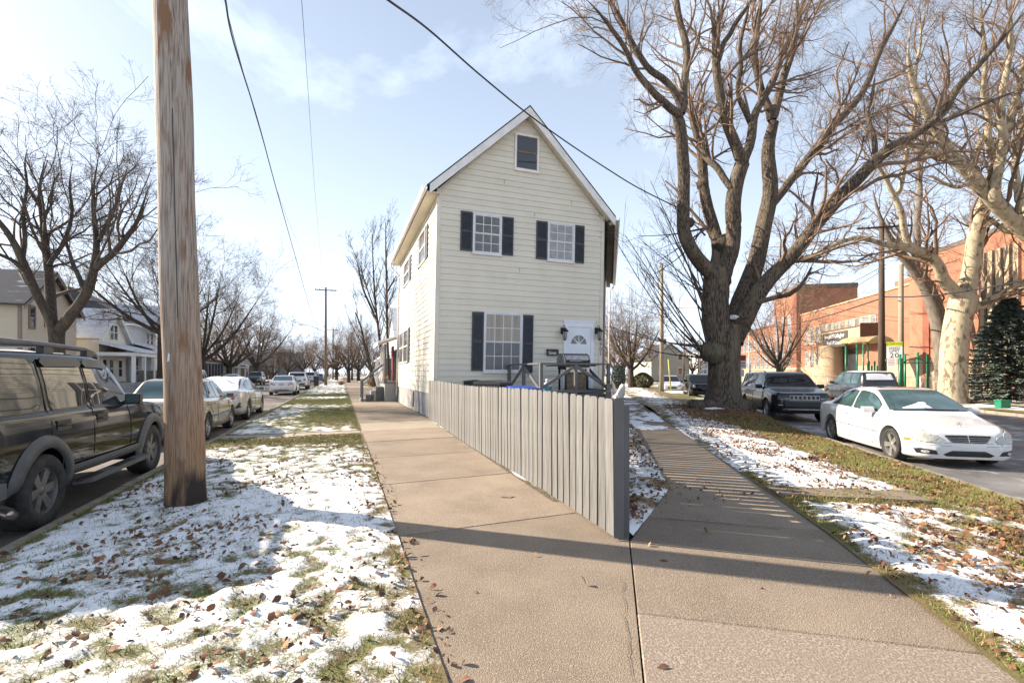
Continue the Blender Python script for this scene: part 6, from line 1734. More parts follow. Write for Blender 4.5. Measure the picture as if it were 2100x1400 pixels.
# ---------------------------------------------------------------- the big maple
YT = 18.0
big = [
 px_limb([(1484,846),(1484,822),(1485,795),(1485,750),(1486,705),(1487,668)], [98,76,63,60,62,68], YT, YT),
 px_limb([(1480,720),(1470,670),(1466,620),(1467,580),(1468,548)], [56,54,52,50,44], YT, YT-0.2),
 px_limb([(1466,575),(1447,545),(1427,525),(1409,492),(1401,449),(1396,400),(1398,352),(1399,309),(1396,262),(1394,238)], [34,30,28,27,25,24,24,23,22,20], YT-0.2, YT-2.2),
 px_limb([(1394,240),(1370,215),(1347,200),(1322,168),(1302,137),(1284,105),(1265,75),(1243,45),(1220,17),(1195,-8)], [17,16,14,13,12,10,9,7,5,3], YT-2.2, YT-4.5),
 px_limb([(1396,235),(1391,206),(1375,175),(1364,161),(1340,146),(1323,134),(1306,110),(1295,86),(1283,60),(1271,34),(1250,0),(1236,-25)], [17,15,14,13,13,12,12,11,10,9,8,6], YT-2.2, YT-3.2),
 px_limb([(1397,232),(1405,190),(1407,140),(1405,86),(1393,40),(1386,0),(1382,-40)], [17,16,15,14,12,11,8], YT-2.2, YT-1.2),
 px_limb([(1472,560),(1473,541),(1468,499),(1457,449),(1446,410),(1440,377),(1445,335),(1438,290),(1428,255),(1418,215),(1412,180)], [28,26,24,23,22,20,19,17,15,13,9], YT-0.1, YT+1.2),
 px_limb([(1476,585),(1488,546),(1505,508),(1505,470),(1502,430),(1503,388),(1513,360),(1523,334)], [36,34,32,31,30,29,28,28], YT, YT-0.6),
 px_limb([(1523,336),(1507,305),(1492,272),(1484,250),(1476,210),(1472,170),(1469,120),(1467,69),(1480,25),(1490,-20)], [22,21,20,20,18,17,16,14,12,9], YT-0.6, YT-2.0),
 px_limb([(1470,130),(1490,80),(1515,40),(1545,-5)], [11,10,9,7], YT-1.7, YT-2.6),
 px_limb([(1500,385),(1475,355),(1450,328),(1436,300),(1424,255),(1410,225)], [13,13,13,12,11,9], YT-0.5, YT+0.6),
 px_limb([(1524,334),(1538,305),(1543,275),(1541,250),(1560,215),(1574,190),(1590,160),(1600,128),(1618,85),(1640,40),(1660,0)], [20,19,18,16,15,14,13,12,10,9,6], YT-0.6, YT+1.5),
 px_limb([(1541,255),(1530,228),(1516,214),(1512,180),(1520,140),(1516,90),(1530,40),(1540,-10)], [13,11,10,9,9,8,7,5], YT, YT-1.0),
 px_limb([(1500,705),(1514,660),(1530,614),(1546,560),(1562,508),(1571,470),(1577,429),(1577,385),(1577,343),(1580,290),(1581,240)], [46,44,40,36,32,31,30,29,27,23,18], YT, YT+0.8),
 px_limb([(1581,245),(1570,205),(1556,171),(1549,140),(1547,107),(1552,70),(1556,43),(1562,0),(1566,-30)], [17,15,14,13,13,12,11,9,7], YT+0.8, YT+0.2),
 px_limb([(1582,245),(1598,200),(1606,150),(1625,100),(1635,50),(1650,-10)], [18,16,15,13,12,9], YT+0.8, YT+2.2),
 px_limb([(1572,440),(1590,414),(1620,373),(1650,333),(1684,296),(1708,265),(1731,236),(1754,208),(1774,180),(1792,140),(1808,99),(1826,65),(1843,34),(1862,-5)], [17,17,16,15,15,14,14,13,12,11,11,10,9,7], YT+0.8, YT+3.5),
 px_limb([(1505,690),(1522,655),(1543,618),(1559,597),(1588,558),(1624,518),(1657,472),(1690,442),(1723,407),(1766,369),(1796,321),(1824,303),(1851,291)], [44,40,34,32,29,27,26,25,25,24,22,20,19], YT, YT-2.4),
 px_limb([(1851,291),(1880,275),(1911,253),(1930,232),(1946,214),(1958,192),(1971,171),(1995,145),(2019,120),(2045,90),(2074,56),(2110,15)], [17,16,15,15,14,13,12,11,11,10,8,6], YT-2.4, YT-4.0),
 px_limb([(1800,318),(1790,275),(1775,235),(1790,195),(1795,150)], [11,9,8,6,4], YT-1.4, YT-0.4),
 px_limb([(1851,291),(1890,262),(1935,250),(1985,225),(2040,205),(2100,180)], [12,10,9,8,6,4], YT-2.4, YT-1.6),
 px_limb([(1668,458),(1664,420),(1672,385),(1680,345)], [8,6,5,3], YT-0.8, YT-1.2),
]
# low whips springing from the burls
whips = []
rw_ = random.Random(5)
for k in range(26):
    x0, y0 = (1450+rw_.uniform(-4,6), 722+rw_.uniform(-16,16)) if k < 14 else (1444+rw_.uniform(-2,10), rw_.choice((560,600,640,470,480))+rw_.uniform(-8,8))
    ex, ey = (rw_.uniform(1255,1420), rw_.uniform(470,700)) if k < 14 else (rw_.uniform(1300,1400), rw_.uniform(330,560))
    mid = ((x0+ex)/2+rw_.uniform(-12,12), (y0+ey)/2+rw_.uniform(5,35)*(1 if k < 14 else 0.3))
    whips.append(px_limb([(x0,y0),mid,(ex,ey)], [rw_.uniform(3,5.5),2.2,1.0], YT-0.3, YT+rw_.uniform(-2.5,1.2)))
LV = [dict(n=2.5, sides=5, tmin=0.12, ang=(25,65), clen=(1.0,3.6), up=0.22, k=7, wob=0.20, rfac=0.42, rmin=0.010, skip=(0,1,2,7,13)),
      dict(n=6, sides=4, tmin=0.15, ang=(25,60), lfac=(0.32,0.62), up=0.12, k=5, wob=0.22, rfac=0.55, rmin=0.006),
      dict(n=6, sides=3, tmin=0.15, ang=(25,65), lfac=(0.35,0.7), up=0.05, k=4, wob=0.24, rfac=0.55, rmin=0.0034),
      dict(n=3, sides=3, tmin=0.2, ang=(30,70), lfac=(0.5,0.9), up=0.03, k=3, wob=0.22, rfac=0.55, rmin=0.0026)]
T1 = make_tree('maple_tree', 'huge many-stemmed bare maple with burled trunk on the right verge', big, 3, M_BARK, M_TWIG, LV, cat='tree', sides0=20, trunk_bumps=0.06, sub0=22)
off = np.array(tuple(T1.location))
wp = [resample(p, q, 7) for p, q in whips]
WP = np.array([a for a, _ in wp]); WR = np.array([b_ for _, b_ in wp])
rg = np.random.default_rng(4)
c1, cr1 = spawn(WP, WR, 5, rg, tmin=0.25, ang=(20,45), lfac=(0.3,0.6), up=0.25, k=5, wob=0.12, rfac=0.6, rmin=0.006)
c2, cr2 = spawn(c1, cr1, 4, rg, tmin=0.25, ang=(20,50), lfac=(0.3,0.6), up=0.15, k=4, wob=0.15, rfac=0.6, rmin=0.004)
V, F = merge([tubes(WP, WR, 6), tubes(c1, cr1, 4), tubes(c2, cr2, 3)])
link('water_shoots', np_mesh('water_shoots', V-off, F, [M_TWIG_D]), T1)
# burls, root flare, snow in the crotch
def lump(ctr, r_, seed, name, m, parent, sq=(1,1,1), rough=0.35):
    bm = bmesh.new(); bmesh.ops.create_icosphere(bm, subdivisions=3, radius=1.0)
    for v in bm.verts:
        p = v.co.copy(); f = 1+rough*(float(fbm(p.x*1.7+seed+p.z, p.y*1.7-p.z*1.3, 1.6, 3, seed))-0.5)*2
        v.co = Vector((p.x*sq[0], p.y*sq[1], p.z*sq[2]))*r_*f
    me = bpy.data.meshes.new(name); bm.to_mesh(me); bm.free()
    me.polygons.foreach_set('use_smooth', [True]*len(me.polygons)); me.materials.append(m)
    o = link(name, me, parent); o.location = Vector(ctr)-Vector(parent.location); return o
lump(at(1462,722,YT-0.35), 0.42, 3, 'burl', M_BARK, T1, (1.15,0.8,1.0))
lump(at(1408,458,YT-0.7), 0.30, 5, 'burl', M_BARK_D, T1, (1,1,0.7))
lump(at(1440,378,YT+0.6), 0.22, 6, 'burl', M_BARK, T1)
lump(at(1484,500,YT), 0.30, 8, 'burl', M_BARK_D, T1, (1,0.8,1.1))
lump(at(1507,651,YT-0.12), 0.30, 9, 'crotch_snow', M_SNOW, T1, (1.1,0.9,0.35))
for k, (x, y, w) in enumerate(((1450,842,0.5),(1515,842,0.5),(1482,850,0.6),(1432,838,0.4))):
    lump(at(x, y-6, YT-0.35), w, 20+k, 'root', M_BARK, T1, (1.0,1.0,0.55), 0.5)
lump(at(1462,838,YT-0.95), 0.22, 31, 'root_snow', M_SNOW, T1, (1.6,0.7,0.22))

# ---------------------------------------------------------------- sycamores beyond the right street
YS = 25.0
LV_S = [dict(skip=(0,), n=1.7, sides=6, tmin=0.15, ang=(25,65), clen=(1.6,4.2), up=0.22, k=7, wob=0.20, rfac=0.42, rmin=0.016),
        dict(n=6, sides=4, tmin=0.15, ang=(25,60), lfac=(0.32,0.62), up=0.10, k=5, wob=0.24, rfac=0.55, rmin=0.010),
        dict(n=6, sides=3, tmin=0.15, ang=(25,65), lfac=(0.35,0.7), up=0.05, k=4, wob=0.26, rfac=0.6, rmin=0.0065),
        dict(n=3, sides=3, tmin=0.2, ang=(30,70), lfac=(0.4,0.8), up=0.0, k=3, wob=0.25, rfac=0.55, rmin=0.0038)]
syc = [
 px_limb([(1952,836),(1953,815),(1955,780),(1956,740),(1959,700),(1966,655),(1974,622),(1979,606)], [60,48,46,46,45,45,46,44], YS, YS),
 px_limb([(1979,610),(1990,580),(1996,560),(2001,534),(2006,510),(2010,480),(2016,452),(2027,415),(2036,386),(2042,350),(2046,315),(2058,275),(2070,236),(2085,190),(2100,140),(2110,60)], [34,32,30,30,28,27,26,24,23,21,20,18,16,13,10,7], YS, YS-3),
 px_limb([(1975,618),(1958,597),(1944,581),(1932,565),(1925,548),(1918,530),(1908,518),(1888,516),(1863,511),(1846,505),(1831,503)], [26,24,22,21,20,20,20,19,17,15,13], YS, YS-1.5),
 px_limb([(1831,503),(1800,496),(1775,490),(1757,488),(1735,493),(1714,501),(1690,511),(1668,521),(1640,545)], [11,10,9,9,8,7,6,5,3], YS-1.5, YS-3.0),
 px_limb([(1868,512),(1860,485),(1850,455),(1843,429),(1834,405),(1826,386),(1815,362),(1804,339),(1780,325),(1750,330)], [13,13,12,11,10,9,8,7,5,3], YS-1.2, YS-2.4),
 px_limb([(1835,405),(1852,365),(1856,320),(1870,270),(1880,215),(1876,150),(1890,80),(1885,10)], [9,9,8,8,7,7,5,4], YS-1.8, YS-1.0),
 px_limb([(1980,622),(1998,633),(2026,621),(2045,608),(2061,598),(2085,589),(2112,580)], [20,18,17,16,15,13,10], YS, YS-1.2),
 px_limb([(2046,600),(2054,575),(2052,555),(2040,535)], [8,6,5,3], YS-0.7, YS-0.4),
 px_limb([(2018,445),(2040,455),(2060,475),(2085,482),(2110,478)], [10,9,8,7,5], YS-1.2, YS-1.8),
 px_limb([(2044,330),(2020,290),(2030,240),(2015,180),(2025,110),(2010,40),(2015,-20)], [13,12,11,10,8,6,4], YS-2, YS-3.5),
]
make_tree('sycamore_tree', 'pale mottled sycamore leaning over the far pavement in front of the school', syc, 9, M_SYC, M_TWIG_B, LV_S, sides0=14, trunk_bumps=0.04, sub0=22, group='sycamores on the right')
YS2 = 23.0
syc2 = [
 [[at(2230,850,YS2), at(2215,760,YS2), at(2195,640,YS2), at(2160,530,YS2)], [0.6,0.5,0.46,0.42]],
 px_limb([(2160,530),(2128,490),(2100,463),(2066,435),(2036,407),(2012,384),(1993,364),(1970,338),(1946,313),(1928,285),(1911,257),(1894,225),(1877,193),(1866,168),(1860,145),(1858,90),(1870,40)], [36,33,30,29,27,26,24,22,21,19,18,16,14,12,10,8,6], YS2, YS2-2),
 px_limb([(2040,410),(2030,385),(2045,340),(2060,290),(2048,240),(2055,180),(2075,110),(2070,30),(2080,-30)], [20,19,17,16,14,12,10,8,6], YS2-0.8, YS2-2.5),
 px_limb([(1993,366),(1985,345),(2000,310),(2018,280),(2030,240),(2035,200)], [11,10,9,8,6,4], YS2-1.2, YS2+0.5),
 px_limb([(1948,316),(1920,318),(1895,305),(1870,300),(1840,306),(1810,300)], [9,8,7,6,5,3], YS2-1.5, YS2-3),
 px_limb([(2110,470),(2085,400),(2078,330),(2092,260),(2085,180),(2105,90)], [16,14,12,10,8,5], YS2, YS2+1.5),
 px_limb([(1990,378),(1965,384),(1940,378),(1915,362),(1890,360)], [8,7,6,5,3], YS2-1.2, YS2-2.4),
]
make_tree('sycamore_tree', 'sycamore rooted beyond the right edge, its thick limb crossing to the left', syc2, 12, M_SYC, M_TWIG_B, LV_S, sides0=12, trunk_bumps=0.03, sub0=20, group='sycamores on the right')
YG = 31.0
gry = [px_limb([(1938,800),(1937,760),(1935,723),(1930,680),(1922,641),(1913,612),(1904,591),(1888,568),(1872,544),(1858,533),(1847,525),(1832,502),(1819,478),(1800,440),(1790,390)], [32,31,30,29,28,26,24,22,20,18,16,13,10,6,2], YG, YG-1),
       px_limb([(1935,690),(1950,650),(1965,625),(1985,590),(1998,550),(2010,500),(2008,440),(2020,380)], [18,17,16,14,12,10,8,5], YG, YG+2),
       px_limb([(1880,556),(1885,510),(1878,460),(1890,400),(1884,340),(1900,270),(1893,200)], [14,13,12,10,8,6,4], YG, YG+1)]
make_tree('street_tree', 'grey furrowed tree leaning left behind the mottled sycamore', gry, 15, mat('grey_bark', (0.22,0.19,0.155), 0.95, (0.12,0.10,0.08), 8, stretch=(1,1,0.2), bump=0.8, bscale=18), M_TWIG_B, [dict(LV_S[0], skip=())]+LV_S[1:3]+[dict(LV_S[3], n=2)], sub0=18, group='sycamores on the right')

# ---------------------------------------------------------------- bare trees on the left street
LV_L = [dict(skip=(0,), n=1.9, sides=6, tmin=0.15, ang=(22,60), clen=(1.6,4.6), up=0.10, k=7, wob=0.17, rfac=0.45, rmin=0.014),
        dict(n=6, sides=4, tmin=0.15, ang=(25,60), lfac=(0.34,0.66), up=0.06, k=5, wob=0.20, rfac=0.5, rmin=0.0075),
        dict(n=6, sides=3, tmin=0.15, ang=(25,60), lfac=(0.38,0.7), up=0.04, k=4, wob=0.20, rfac=0.55, rmin=0.005),
        dict(n=3, sides=3, tmin=0.2, ang=(25,60), lfac=(0.4,0.8), up=0.06, k=3, wob=0.2, rfac=0.55, rmin=0.0038)]
YA = 23.0
ta = [px_limb([(118,830),(118,775),(117,730),(115,695),(115,672)], [44,34,27,27,30], YA, YA),
      px_limb([(112,680),(104,655),(96,636),(80,615),(64,571),(45,533),(32,501),(0,456),(-40,420),(-80,380)], [20,18,17,16,15,14,12,10,8,5], YA, YA-2),
      px_limb([(114,680),(109,636),(103,588),(100,539),(92,491),(84,427),(80,379),(90,340),(96,315)], [20,18,17,15,12,9,7,5,3], YA, YA+1.5),
      px_limb([(117,680),(129,661),(146,640),(161,626),(180,597),(193,555),(203,491),(190,443),(190,379),(200,340),(205,305)], [22,21,20,19,18,15,11,8,6,4,3], YA, YA-1),
      px_limb([(195,552),(222,528),(244,507),(262,488),(277,469),(293,433),(298,400),(312,368)], [13,12,11,10,8,6,4,3], YA-0.5, YA-2.5),
      px_limb([(178,598),(165,570),(150,545),(140,510),(128,480),(110,455)], [10,9,8,6,5,3], YA-0.5, YA+1.5),
      px_limb([(100,545),(120,520),(140,470),(150,430),(140,380),(150,330)], [9,8,7,6,4,3], YA, YA+2),
      px_limb([(60,565),(40,545),(15,530),(-20,515),(-60,510)], [10,9,7,6,4], YA-1, YA-3),
      px_limb([(45,535),(55,490),(45,440),(55,390),(48,330),(60,300)], [9,8,7,5,4,3], YA-1, YA+0.5),
      px_limb([(203,495),(222,450),(240,420),(250,380),(262,340)], [8,7,5,4,3], YA-1, YA+1)]
make_tree('street_tree', 'dark bare tree forking low, in front of the tan house at the left', ta, 21, M_BARK_D, M_TWIG_D, LV_L, sides0=12, sub0=16, trunk_bumps=0.04)
def auto_tree(name, label, base, h, seed, spread=0.75, nl=7, fork=0.2, r0=0.30, mb_=M_BARK_D, mt=M_TWIG_D, lv=LV_L, group='bare street trees', lean=(0,0), dens=1.0, cat='tree'):
    r = random.Random(seed); base = Vector(base)
    zf = h*fork; limbs = []
    top = base+Vector((lean[0]*zf, lean[1]*zf, zf))
    limbs.append(([base-Vector((0,0,0.3)), base+Vector((0,0,0.3)), (base+top)/2, top], [r0*1.5, r0*1.12, r0, r0*0.95]))
    for k in range(nl):
        a = 2*math.pi*k/nl+r.uniform(-0.4,0.4); out = h*spread*0.5*r.uniform(0.45,1.0)
        if k == 0: out *= 0.2
        hh = h*r.uniform(0.78,1.0)*(1-0.25*(out/(h*0.5*spread+1e-6))**2)
        s = base+Vector((lean[0]*zf, lean[1]*zf, zf*r.uniform(0.75,1.0)))
        pts = []
        for j in range(6):
            t = j/5; q = t**0.8
            pts.append(s+Vector((math.cos(a)*out*q, math.sin(a)*out*q, (hh-s.z+base.z)*(t**1.15)))+Vector((r.gauss(0,0.03),r.gauss(0,0.03),0))*h*0.25*t)
        rr_ = r0*r.uniform(0.45,0.7)
        limbs.append((pts, [rr_, rr_*0.85, rr_*0.65, rr_*0.45, rr_*0.28, rr_*0.12]))
    l2 = [dict(d) for d in lv]; l2[0]['n'] = l2[0]['n']*dens; l2[0]['skip'] = (0,)
    return make_tree(name, label, limbs, seed, mb_, mt, l2, loc=base, sides0=10, sub0=10, group=group, cat=cat)
def Lat(px, c): 
    """point on the left-street line c under picture column px"""
    rx = (px-CX)/FPX; Y = c/(rx*nL.x+nL.y); return Vector((rx*Y, Y, 0))
lvm = [dict(d) for d in LV_L[:3]]+[dict(LV_L[3], n=2)]
tb = auto_tree('street_tree', 'bare spreading tree rising behind the upper wooden pole', Lat(330, -13.2), 13.0, 33, spread=1.0, nl=8, fork=0.40, r0=0.24, lv=lvm)
tcn = auto_tree('street_tree', 'bare tree just right of the wooden pole, forking above the snowy cars', Lat(416, -13.2), 14.5, 41, spread=1.0, nl=9, fork=0.24, r0=0.27, lv=lvm)
td = auto_tree('street_tree', 'bare round-crowned tree above the dark container on the left street', Lat(525, -13.4), 13.5, 47, spread=1.2, nl=9, fork=0.20, r0=0.36, lv=lvm)
# thin trees beside the far end of the house
LV_T = [dict(n=2.4, sides=4, tmin=0.25, ang=(20,50), clen=(0.8,2.6), up=0.35, k=6, wob=0.10, rfac=0.45, rmin=0.012),
        dict(n=6, sides=3, tmin=0.2, ang=(20,50), lfac=(0.3,0.55), up=0.2, k=4, wob=0.14, rfac=0.55, rmin=0.008),
        dict(n=4, sides=3, tmin=0.2, ang=(20,55), lfac=(0.35,0.6), up=0.1, k=3, wob=0.15, rfac=0.6, rmin=0.006)]
YN = 33.0
thin = [px_limb([(787,800),(783,745),(779,700),(776,665),(770,640),(768,600),(766,560),(764,520),(763,480)], [6.5,6,5.5,5,4.5,4,3,2.2,1.4], YN, YN+2),
        px_limb([(773,655),(762,632),(752,610),(742,585),(735,550),(728,520)], [5,5,4,3.5,3,2], YN, YN-2), px_limb([(770,640),(755,600),(745,570),(738,535)], [4,3,3,2], YN, YN+3)]
make_tree('thin_tree', 'slim bare tree with forked stem beside the porch', thin, 51, M_BARK_D, M_TWIG_D, LV_T, sides0=8, sub0=14, group='slim trees by the porch')
thin2 = [px_limb([(798,790),(795,700),(793,640),(793,580),(791,520),(791,455)], [5.5,5,4.5,4,3,1.5], YN+4, YN+4), px_limb([(793,600),(805,580),(815,560)], [4,3,2], YN+4, YN+3)]
make_tree('thin_tree', 'straight slim bare tree against the gutter end of the house', thin2, 52, M_BARK_D, M_TWIG_D, LV_T, sides0=8, sub0=14, group='slim trees by the porch')
thin3 = [px_limb([(773,805),(762,765),(751,725),(745,690),(738,660),(728,640)], [6,5,4.5,4,3,2], YN-3, YN-2), px_limb([(762,765),(755,720),(748,700)], [4,3,2], YN-3, YN-2)]
make_tree('thin_tree', 'slanting sapling leaning left over the low picket fence', thin3, 53, M_BARK_D, M_TWIG_D, LV_T, sides0=8, sub0=14, group='slim trees by the porch')
# trees further along; copies share meshes
bgA = auto_tree('background_tree', 'brown bare tree beside the far pole on the left street', Lat(690, -0.9), 9.5, 61, spread=1.1, nl=8, fork=0.25, r0=0.30, mt=M_TWIG_B, lv=lvm[:3], group='bare trees along the streets')
bgB = auto_tree('background_tree', 'leafless tree left of the pale street pole past the house', at(1294,790,47.0)*1.0-Vector((0,0,at(1294,790,47.0).z)), 9.8, 64, spread=0.9, nl=8, fork=0.22, r0=0.26, mt=M_TWIG_B, lv=lvm[:3], group='bare trees along the streets')
bgC = auto_tree('background_tree', 'bare tree standing in front of the school wing', Vector((36.5*0.57,36.5,0)), 8.2, 67, spread=0.8, nl=7, fork=0.28, r0=0.20, mt=M_TWIG_B, lv=lvm[:3], group='bare trees along the streets')
def clone(src, loc, sc, rz, label, group=None):
    o = copy_tree(src); o.location = loc; o.scale = (sc, sc, sc); o.rotation_euler = (0, 0, rz); o['label'] = label
    if group: o['group'] = group
    return o
GB = 'bare trees along the streets'
spots = [
 (bgA, 470, 62, 1.15, 0.3, 'bare tree over the far end of the dark container'), (bgB, 440, 75, 1.2, 1.0, 'bare tree in the gap right of the wooden pole'),
 (td, 590, 105, 0.75, 0.9, 'bare tree above the parked white crossover'), (bgA, 620, 120, 1.1, 2.0, 'distant brown tree left of the far pole'),
 (bgB, 645, 130, 1.1, 2.7, 'distant brown tree above the minivan'), (bgA, 560, 88, 0.6, 4.0, 'small bushy bare tree by the orange posts'),
 (bgB, 715, 72, 0.95, 5.0, 'bare tree over the far left pavement'), (bgA, 735, 90, 1.0, 1.4, 'bare tree behind the wooden picket fence'),
 (bgB, 500, 110, 1.25, 3.3, 'far bare tree behind the green-grey house'), (bgA, 400, 90, 1.35, 3.9, 'tall bare tree far behind the wooden pole'),
 (td, 760, 120, 0.9, 2.2, 'distant bare tree beyond the next house'), (bgA, 670, 170, 1.3, 5.2, 'bare tree closing the end of the left street'),
 (bgB, 600, 180, 1.3, 0.6, 'bare tree at the very end of the left street'), (bgA, 540, 150, 1.4, 1.9, 'far tree standing behind the round-crowned one'),
 (td, 1278, 70, 0.85, 3.0, 'bare tree just right of the house corner'), (bgA, 1330, 95, 1.1, 0.2, 'distant bare tree left of the pale street pole'),
 (bgB, 1420, 100, 1.0, 1.8, 'distant bare tree seen left of the big trunk'), (bgA, 1260, 110, 1.2, 4.4, 'distant bare tree behind the deck railing'),
 (bgB, 1600, 55, 0.9, 0.7, 'bare tree against the left school wing'), (bgC, 1690, 52, 0.85, 2.0, 'slim bare tree before the school windows'),
 (td, 120, 60, 1.15, 1.1, 'bare tree rising behind the roofs of the left houses'), (bgB, 250, 70, 1.3, 2.4, 'bare tree behind the hipped roof'),
 (bgA, 30, 55, 1.3, 5.5, 'bare tree behind the tan house roof'),
]
for src, px, Y, sc, rz, lab in spots: clone(src, ((px-CX)/FPX*Y, Y, -0.1), sc, rz, lab, GB)

# evergreens
M_SPRUCE = [mat('blue_spruce', (0.075,0.105,0.085), 0.8, (0.11,0.145,0.125), 6), mat('dry_spruce', (0.13,0.125,0.06), 0.8, (0.09,0.09,0.05), 6)]
def spruce(name, label, base, h, rad, seed, n=46, m=M_SPRUCE, group='evergreens', per=70):
    r = np.random.default_rng(seed); base = Vector(base)
    t = empty(name, base, 0, label=label, cat='tree', group=group)
    b = MB(); b.tube([(0,0,-0.2),(0,0,h*0.5),(0,0,h)], [0.16*h/7,0.09*h/7,0.015], 8); b.build('trunk', M_BARK_D, t, smooth=True)
    BP = []; BR = []
    for i in range(n):
        f = i/(n-1); z = h*(0.06+0.92*f**0.9); L = rad*(1-f)**0.85*r.uniform(0.8,1.1)+0.12
        for k in range(7):
            a = 2*np.pi*(k+r.uniform(0,1))/7; L2 = L*r.uniform(0.75,1.08)
            pts = [(math.cos(a)*L2*q, math.sin(a)*L2*q, z-L2*(0.22*q-0.14*q*q)) for q in (0.05,0.35,0.7,1.0)]
            BP.append(pts); BR.append([0.02,0.014,0.009,0.004])
    BP = np.array(BP); BR = np.array(BR)
    link('branches', np_mesh('branches', *tubes(BP, BR, 3), [M_BARK_D]), t, kind='stuff')
    # needle sprays: flat slivers hung along the branches
    nb = len(BP); m_ = nb*per; idx = np.repeat(np.arange(nb), per); tt = r.uniform(0.12,1.0,m_); f = tt*3; i0 = np.minimum(f.astype(int),2); w = (f-i0)[:,None]
    S = BP[idx,i0]*(1-w)+BP[idx,i0+1]*w; T = BP[idx,i0+1]-BP[idx,i0]; T /= np.linalg.norm(T,axis=1,keepdims=True)
    D = T*0.9+r.normal(size=(m_,3))*np.array([0.6,0.6,0.22]); D[:,2] -= 0.05; D /= np.linalg.norm(D,axis=1,keepdims=True)
    N_ = np.cross(D, r.normal(size=(m_,3))); N_ /= np.linalg.norm(N_,axis=1,keepdims=True)
    ln = r.uniform(0.14,0.34,m_)[:,None]*(h/7)**0.5; wd = r.uniform(0.022,0.05,m_)[:,None]
    V = np.stack([S, S+D*ln*0.5+N_*wd, S+D*ln, S+D*ln*0.5-N_*wd], 1).reshape(-1,3)
    F = np.arange(m_*4).reshape(-1,4)
    link('needles', np_mesh('needles', V, F, m, (r.uniform(0,1,m_) < 0.18).astype(int)), t, kind='stuff')
    return t
p = at(2068, 800, 24.6); spruce('spruce_tree', 'blue-green spruce at the right edge behind the chain-link fence', (p.x, p.y, -0.1), 5.6, 2.6, 71)
p = at(2150, 800, 25.5); spruce('spruce_tree', 'taller spruce cut off by the right edge', (p.x, p.y, -0.1), 6.2, 2.6, 72)
p = at(1432, 790, 85.0); spruce('spruce_tree', 'small dark evergreen beside the green house in the distance', (p.x, p.y, -0.1), 7.5, 3.4, 73, n=30, per=14)
p = at(722, 780, 95.0); spruce('spruce_tree', 'dark evergreen beyond the ivy-clad tree on the left street', (p.x, p.y, -0.1), 10.0, 3.0, 74, n=30, per=14)
# ================================================================== UTILITY POLES, WIRES, LAMPS
def far_pole(label, base, h, r=0.17, arm=None, armz=0.25, yaw=0.0, m=M_POLE2, group='utility poles', lamp=None):
    t = empty('utility_pole', base, yaw, label=label, cat='utility pole', group=group)
    b = MB(); b.tube([(0,0,-0.3),(0,0,h*0.5),(0,0,h)], [r,r*0.85,r*0.66], 12); b.build('pole_shaft', m, t, smooth=True)
    if arm:
        b = MB(); b.bar((-arm/2,-r,h-armz),(arm/2,-r,h-armz),0.09,0.11); ca = b.build('crossarm', m, t)
        for x in (-0.46,-0.28,0.28,0.46):
            b = MB(); b.lathe([(0.0,0.16),(0.035,0.15),(0.045,0.08),(0.03,0.05),(0.02,0.0)], 8, 'Z', Matrix.Translation((x*arm,-r,h-armz+0.05))); b.build('insulator', M_STEEL, ca, smooth=True)
        b = MB(); b.bar((-0.02,-r,h-armz-0.7),(-arm*0.3,-r,h-armz),0.03,0.03); b.bar((0.02,-r,h-armz-0.7),(arm*0.3,-r,h-armz),0.03,0.03); b.build('arm_brace', M_STEEL, t)
    if lamp:
        z, L = lamp
        b = MB(); b.tube([(0,0,z),(-L*0.3,0,z+0.35),(-L*0.7,0,z+0.75),(-L,0,z+0.85)], 0.035, 8); b.build('lamp_arm', M_STEEL, t, smooth=True)
        b = MB(); b.lathe([(0.0,-0.34),(0.09,-0.28),(0.14,0.0),(0.10,0.28),(0.0,0.34)], 12, 'X', Matrix.Translation((-L-0.3,0,z+0.85)) @ Matrix.Diagonal((1,1,0.45,1))); b.build('lamp_head', M_STEEL, t, smooth=True)
    return t
pf = Lat(668, -1.72)
FP1 = far_pole('tall pole with crossarm and street lamp farther along the left verge', pf, 11.5, 0.17, 2.4, 0.35, ANG_L, lamp=(6.2, 2.4))
pf2 = Lat(683, -1.72); far_pole('distant pole with crossarm behind the ivy-clad tree', pf2, 11.3, 0.17, 2.4, 0.35, ANG_L)
pR = Vector(((1808-CX)/FPX*29.5, 29.5, 0)); far_pole('dark wooden pole with crossarm beside the school speed sign', pR-Vector((0,0,0.1)), 11.0, 0.20, 2.9, 0.3, math.atan2(dR.y,dR.x)-math.pi/2, mat('dark_pole_wood', (0.10,0.07,0.05), 0.9, (0.06,0.042,0.03), 5, stretch=(1,1,0.2)))
pm = at(1357, 800, 39.0); M_PALEPOLE = mat('pale_pole_wood', (0.30,0.255,0.19), 0.85, (0.22,0.18,0.13), 4, stretch=(1,1,0.2)); far_pole('pale plain wooden pole past the right side of the house', (pm.x, pm.y, 0), 10.6, 0.19, m=M_PALEPOLE)
for px, Y, h, lab in ((1403, 90.0, 11.0, 'distant thin pole between the green house and evergreen'), (1435, 75.0, 8.2, 'distant short pole right of the dark evergreen')):
    q = at(px, 780, Y); far_pole(lab, (q.x, q.y, -0.1), h, 0.14)
def wire(label, pts, r=0.012, sag=0.0, group='overhead wires', n=24, m=M_WIRE):
    P = [Vector(p) for p in pts]
    if len(P) == 2: path = [P[0].lerp(P[1], i/n)-Vector((0,0,sag*4*(i/n)*(1-i/n))) for i in range(n+1)]
    else: path = P
    o = path[0]; b = MB(); b.tube([p-o for p in path], r, 5)
    t = b.build('overhead_wire', m, label=label, cat='wire', group=group); t.location = o
    return t
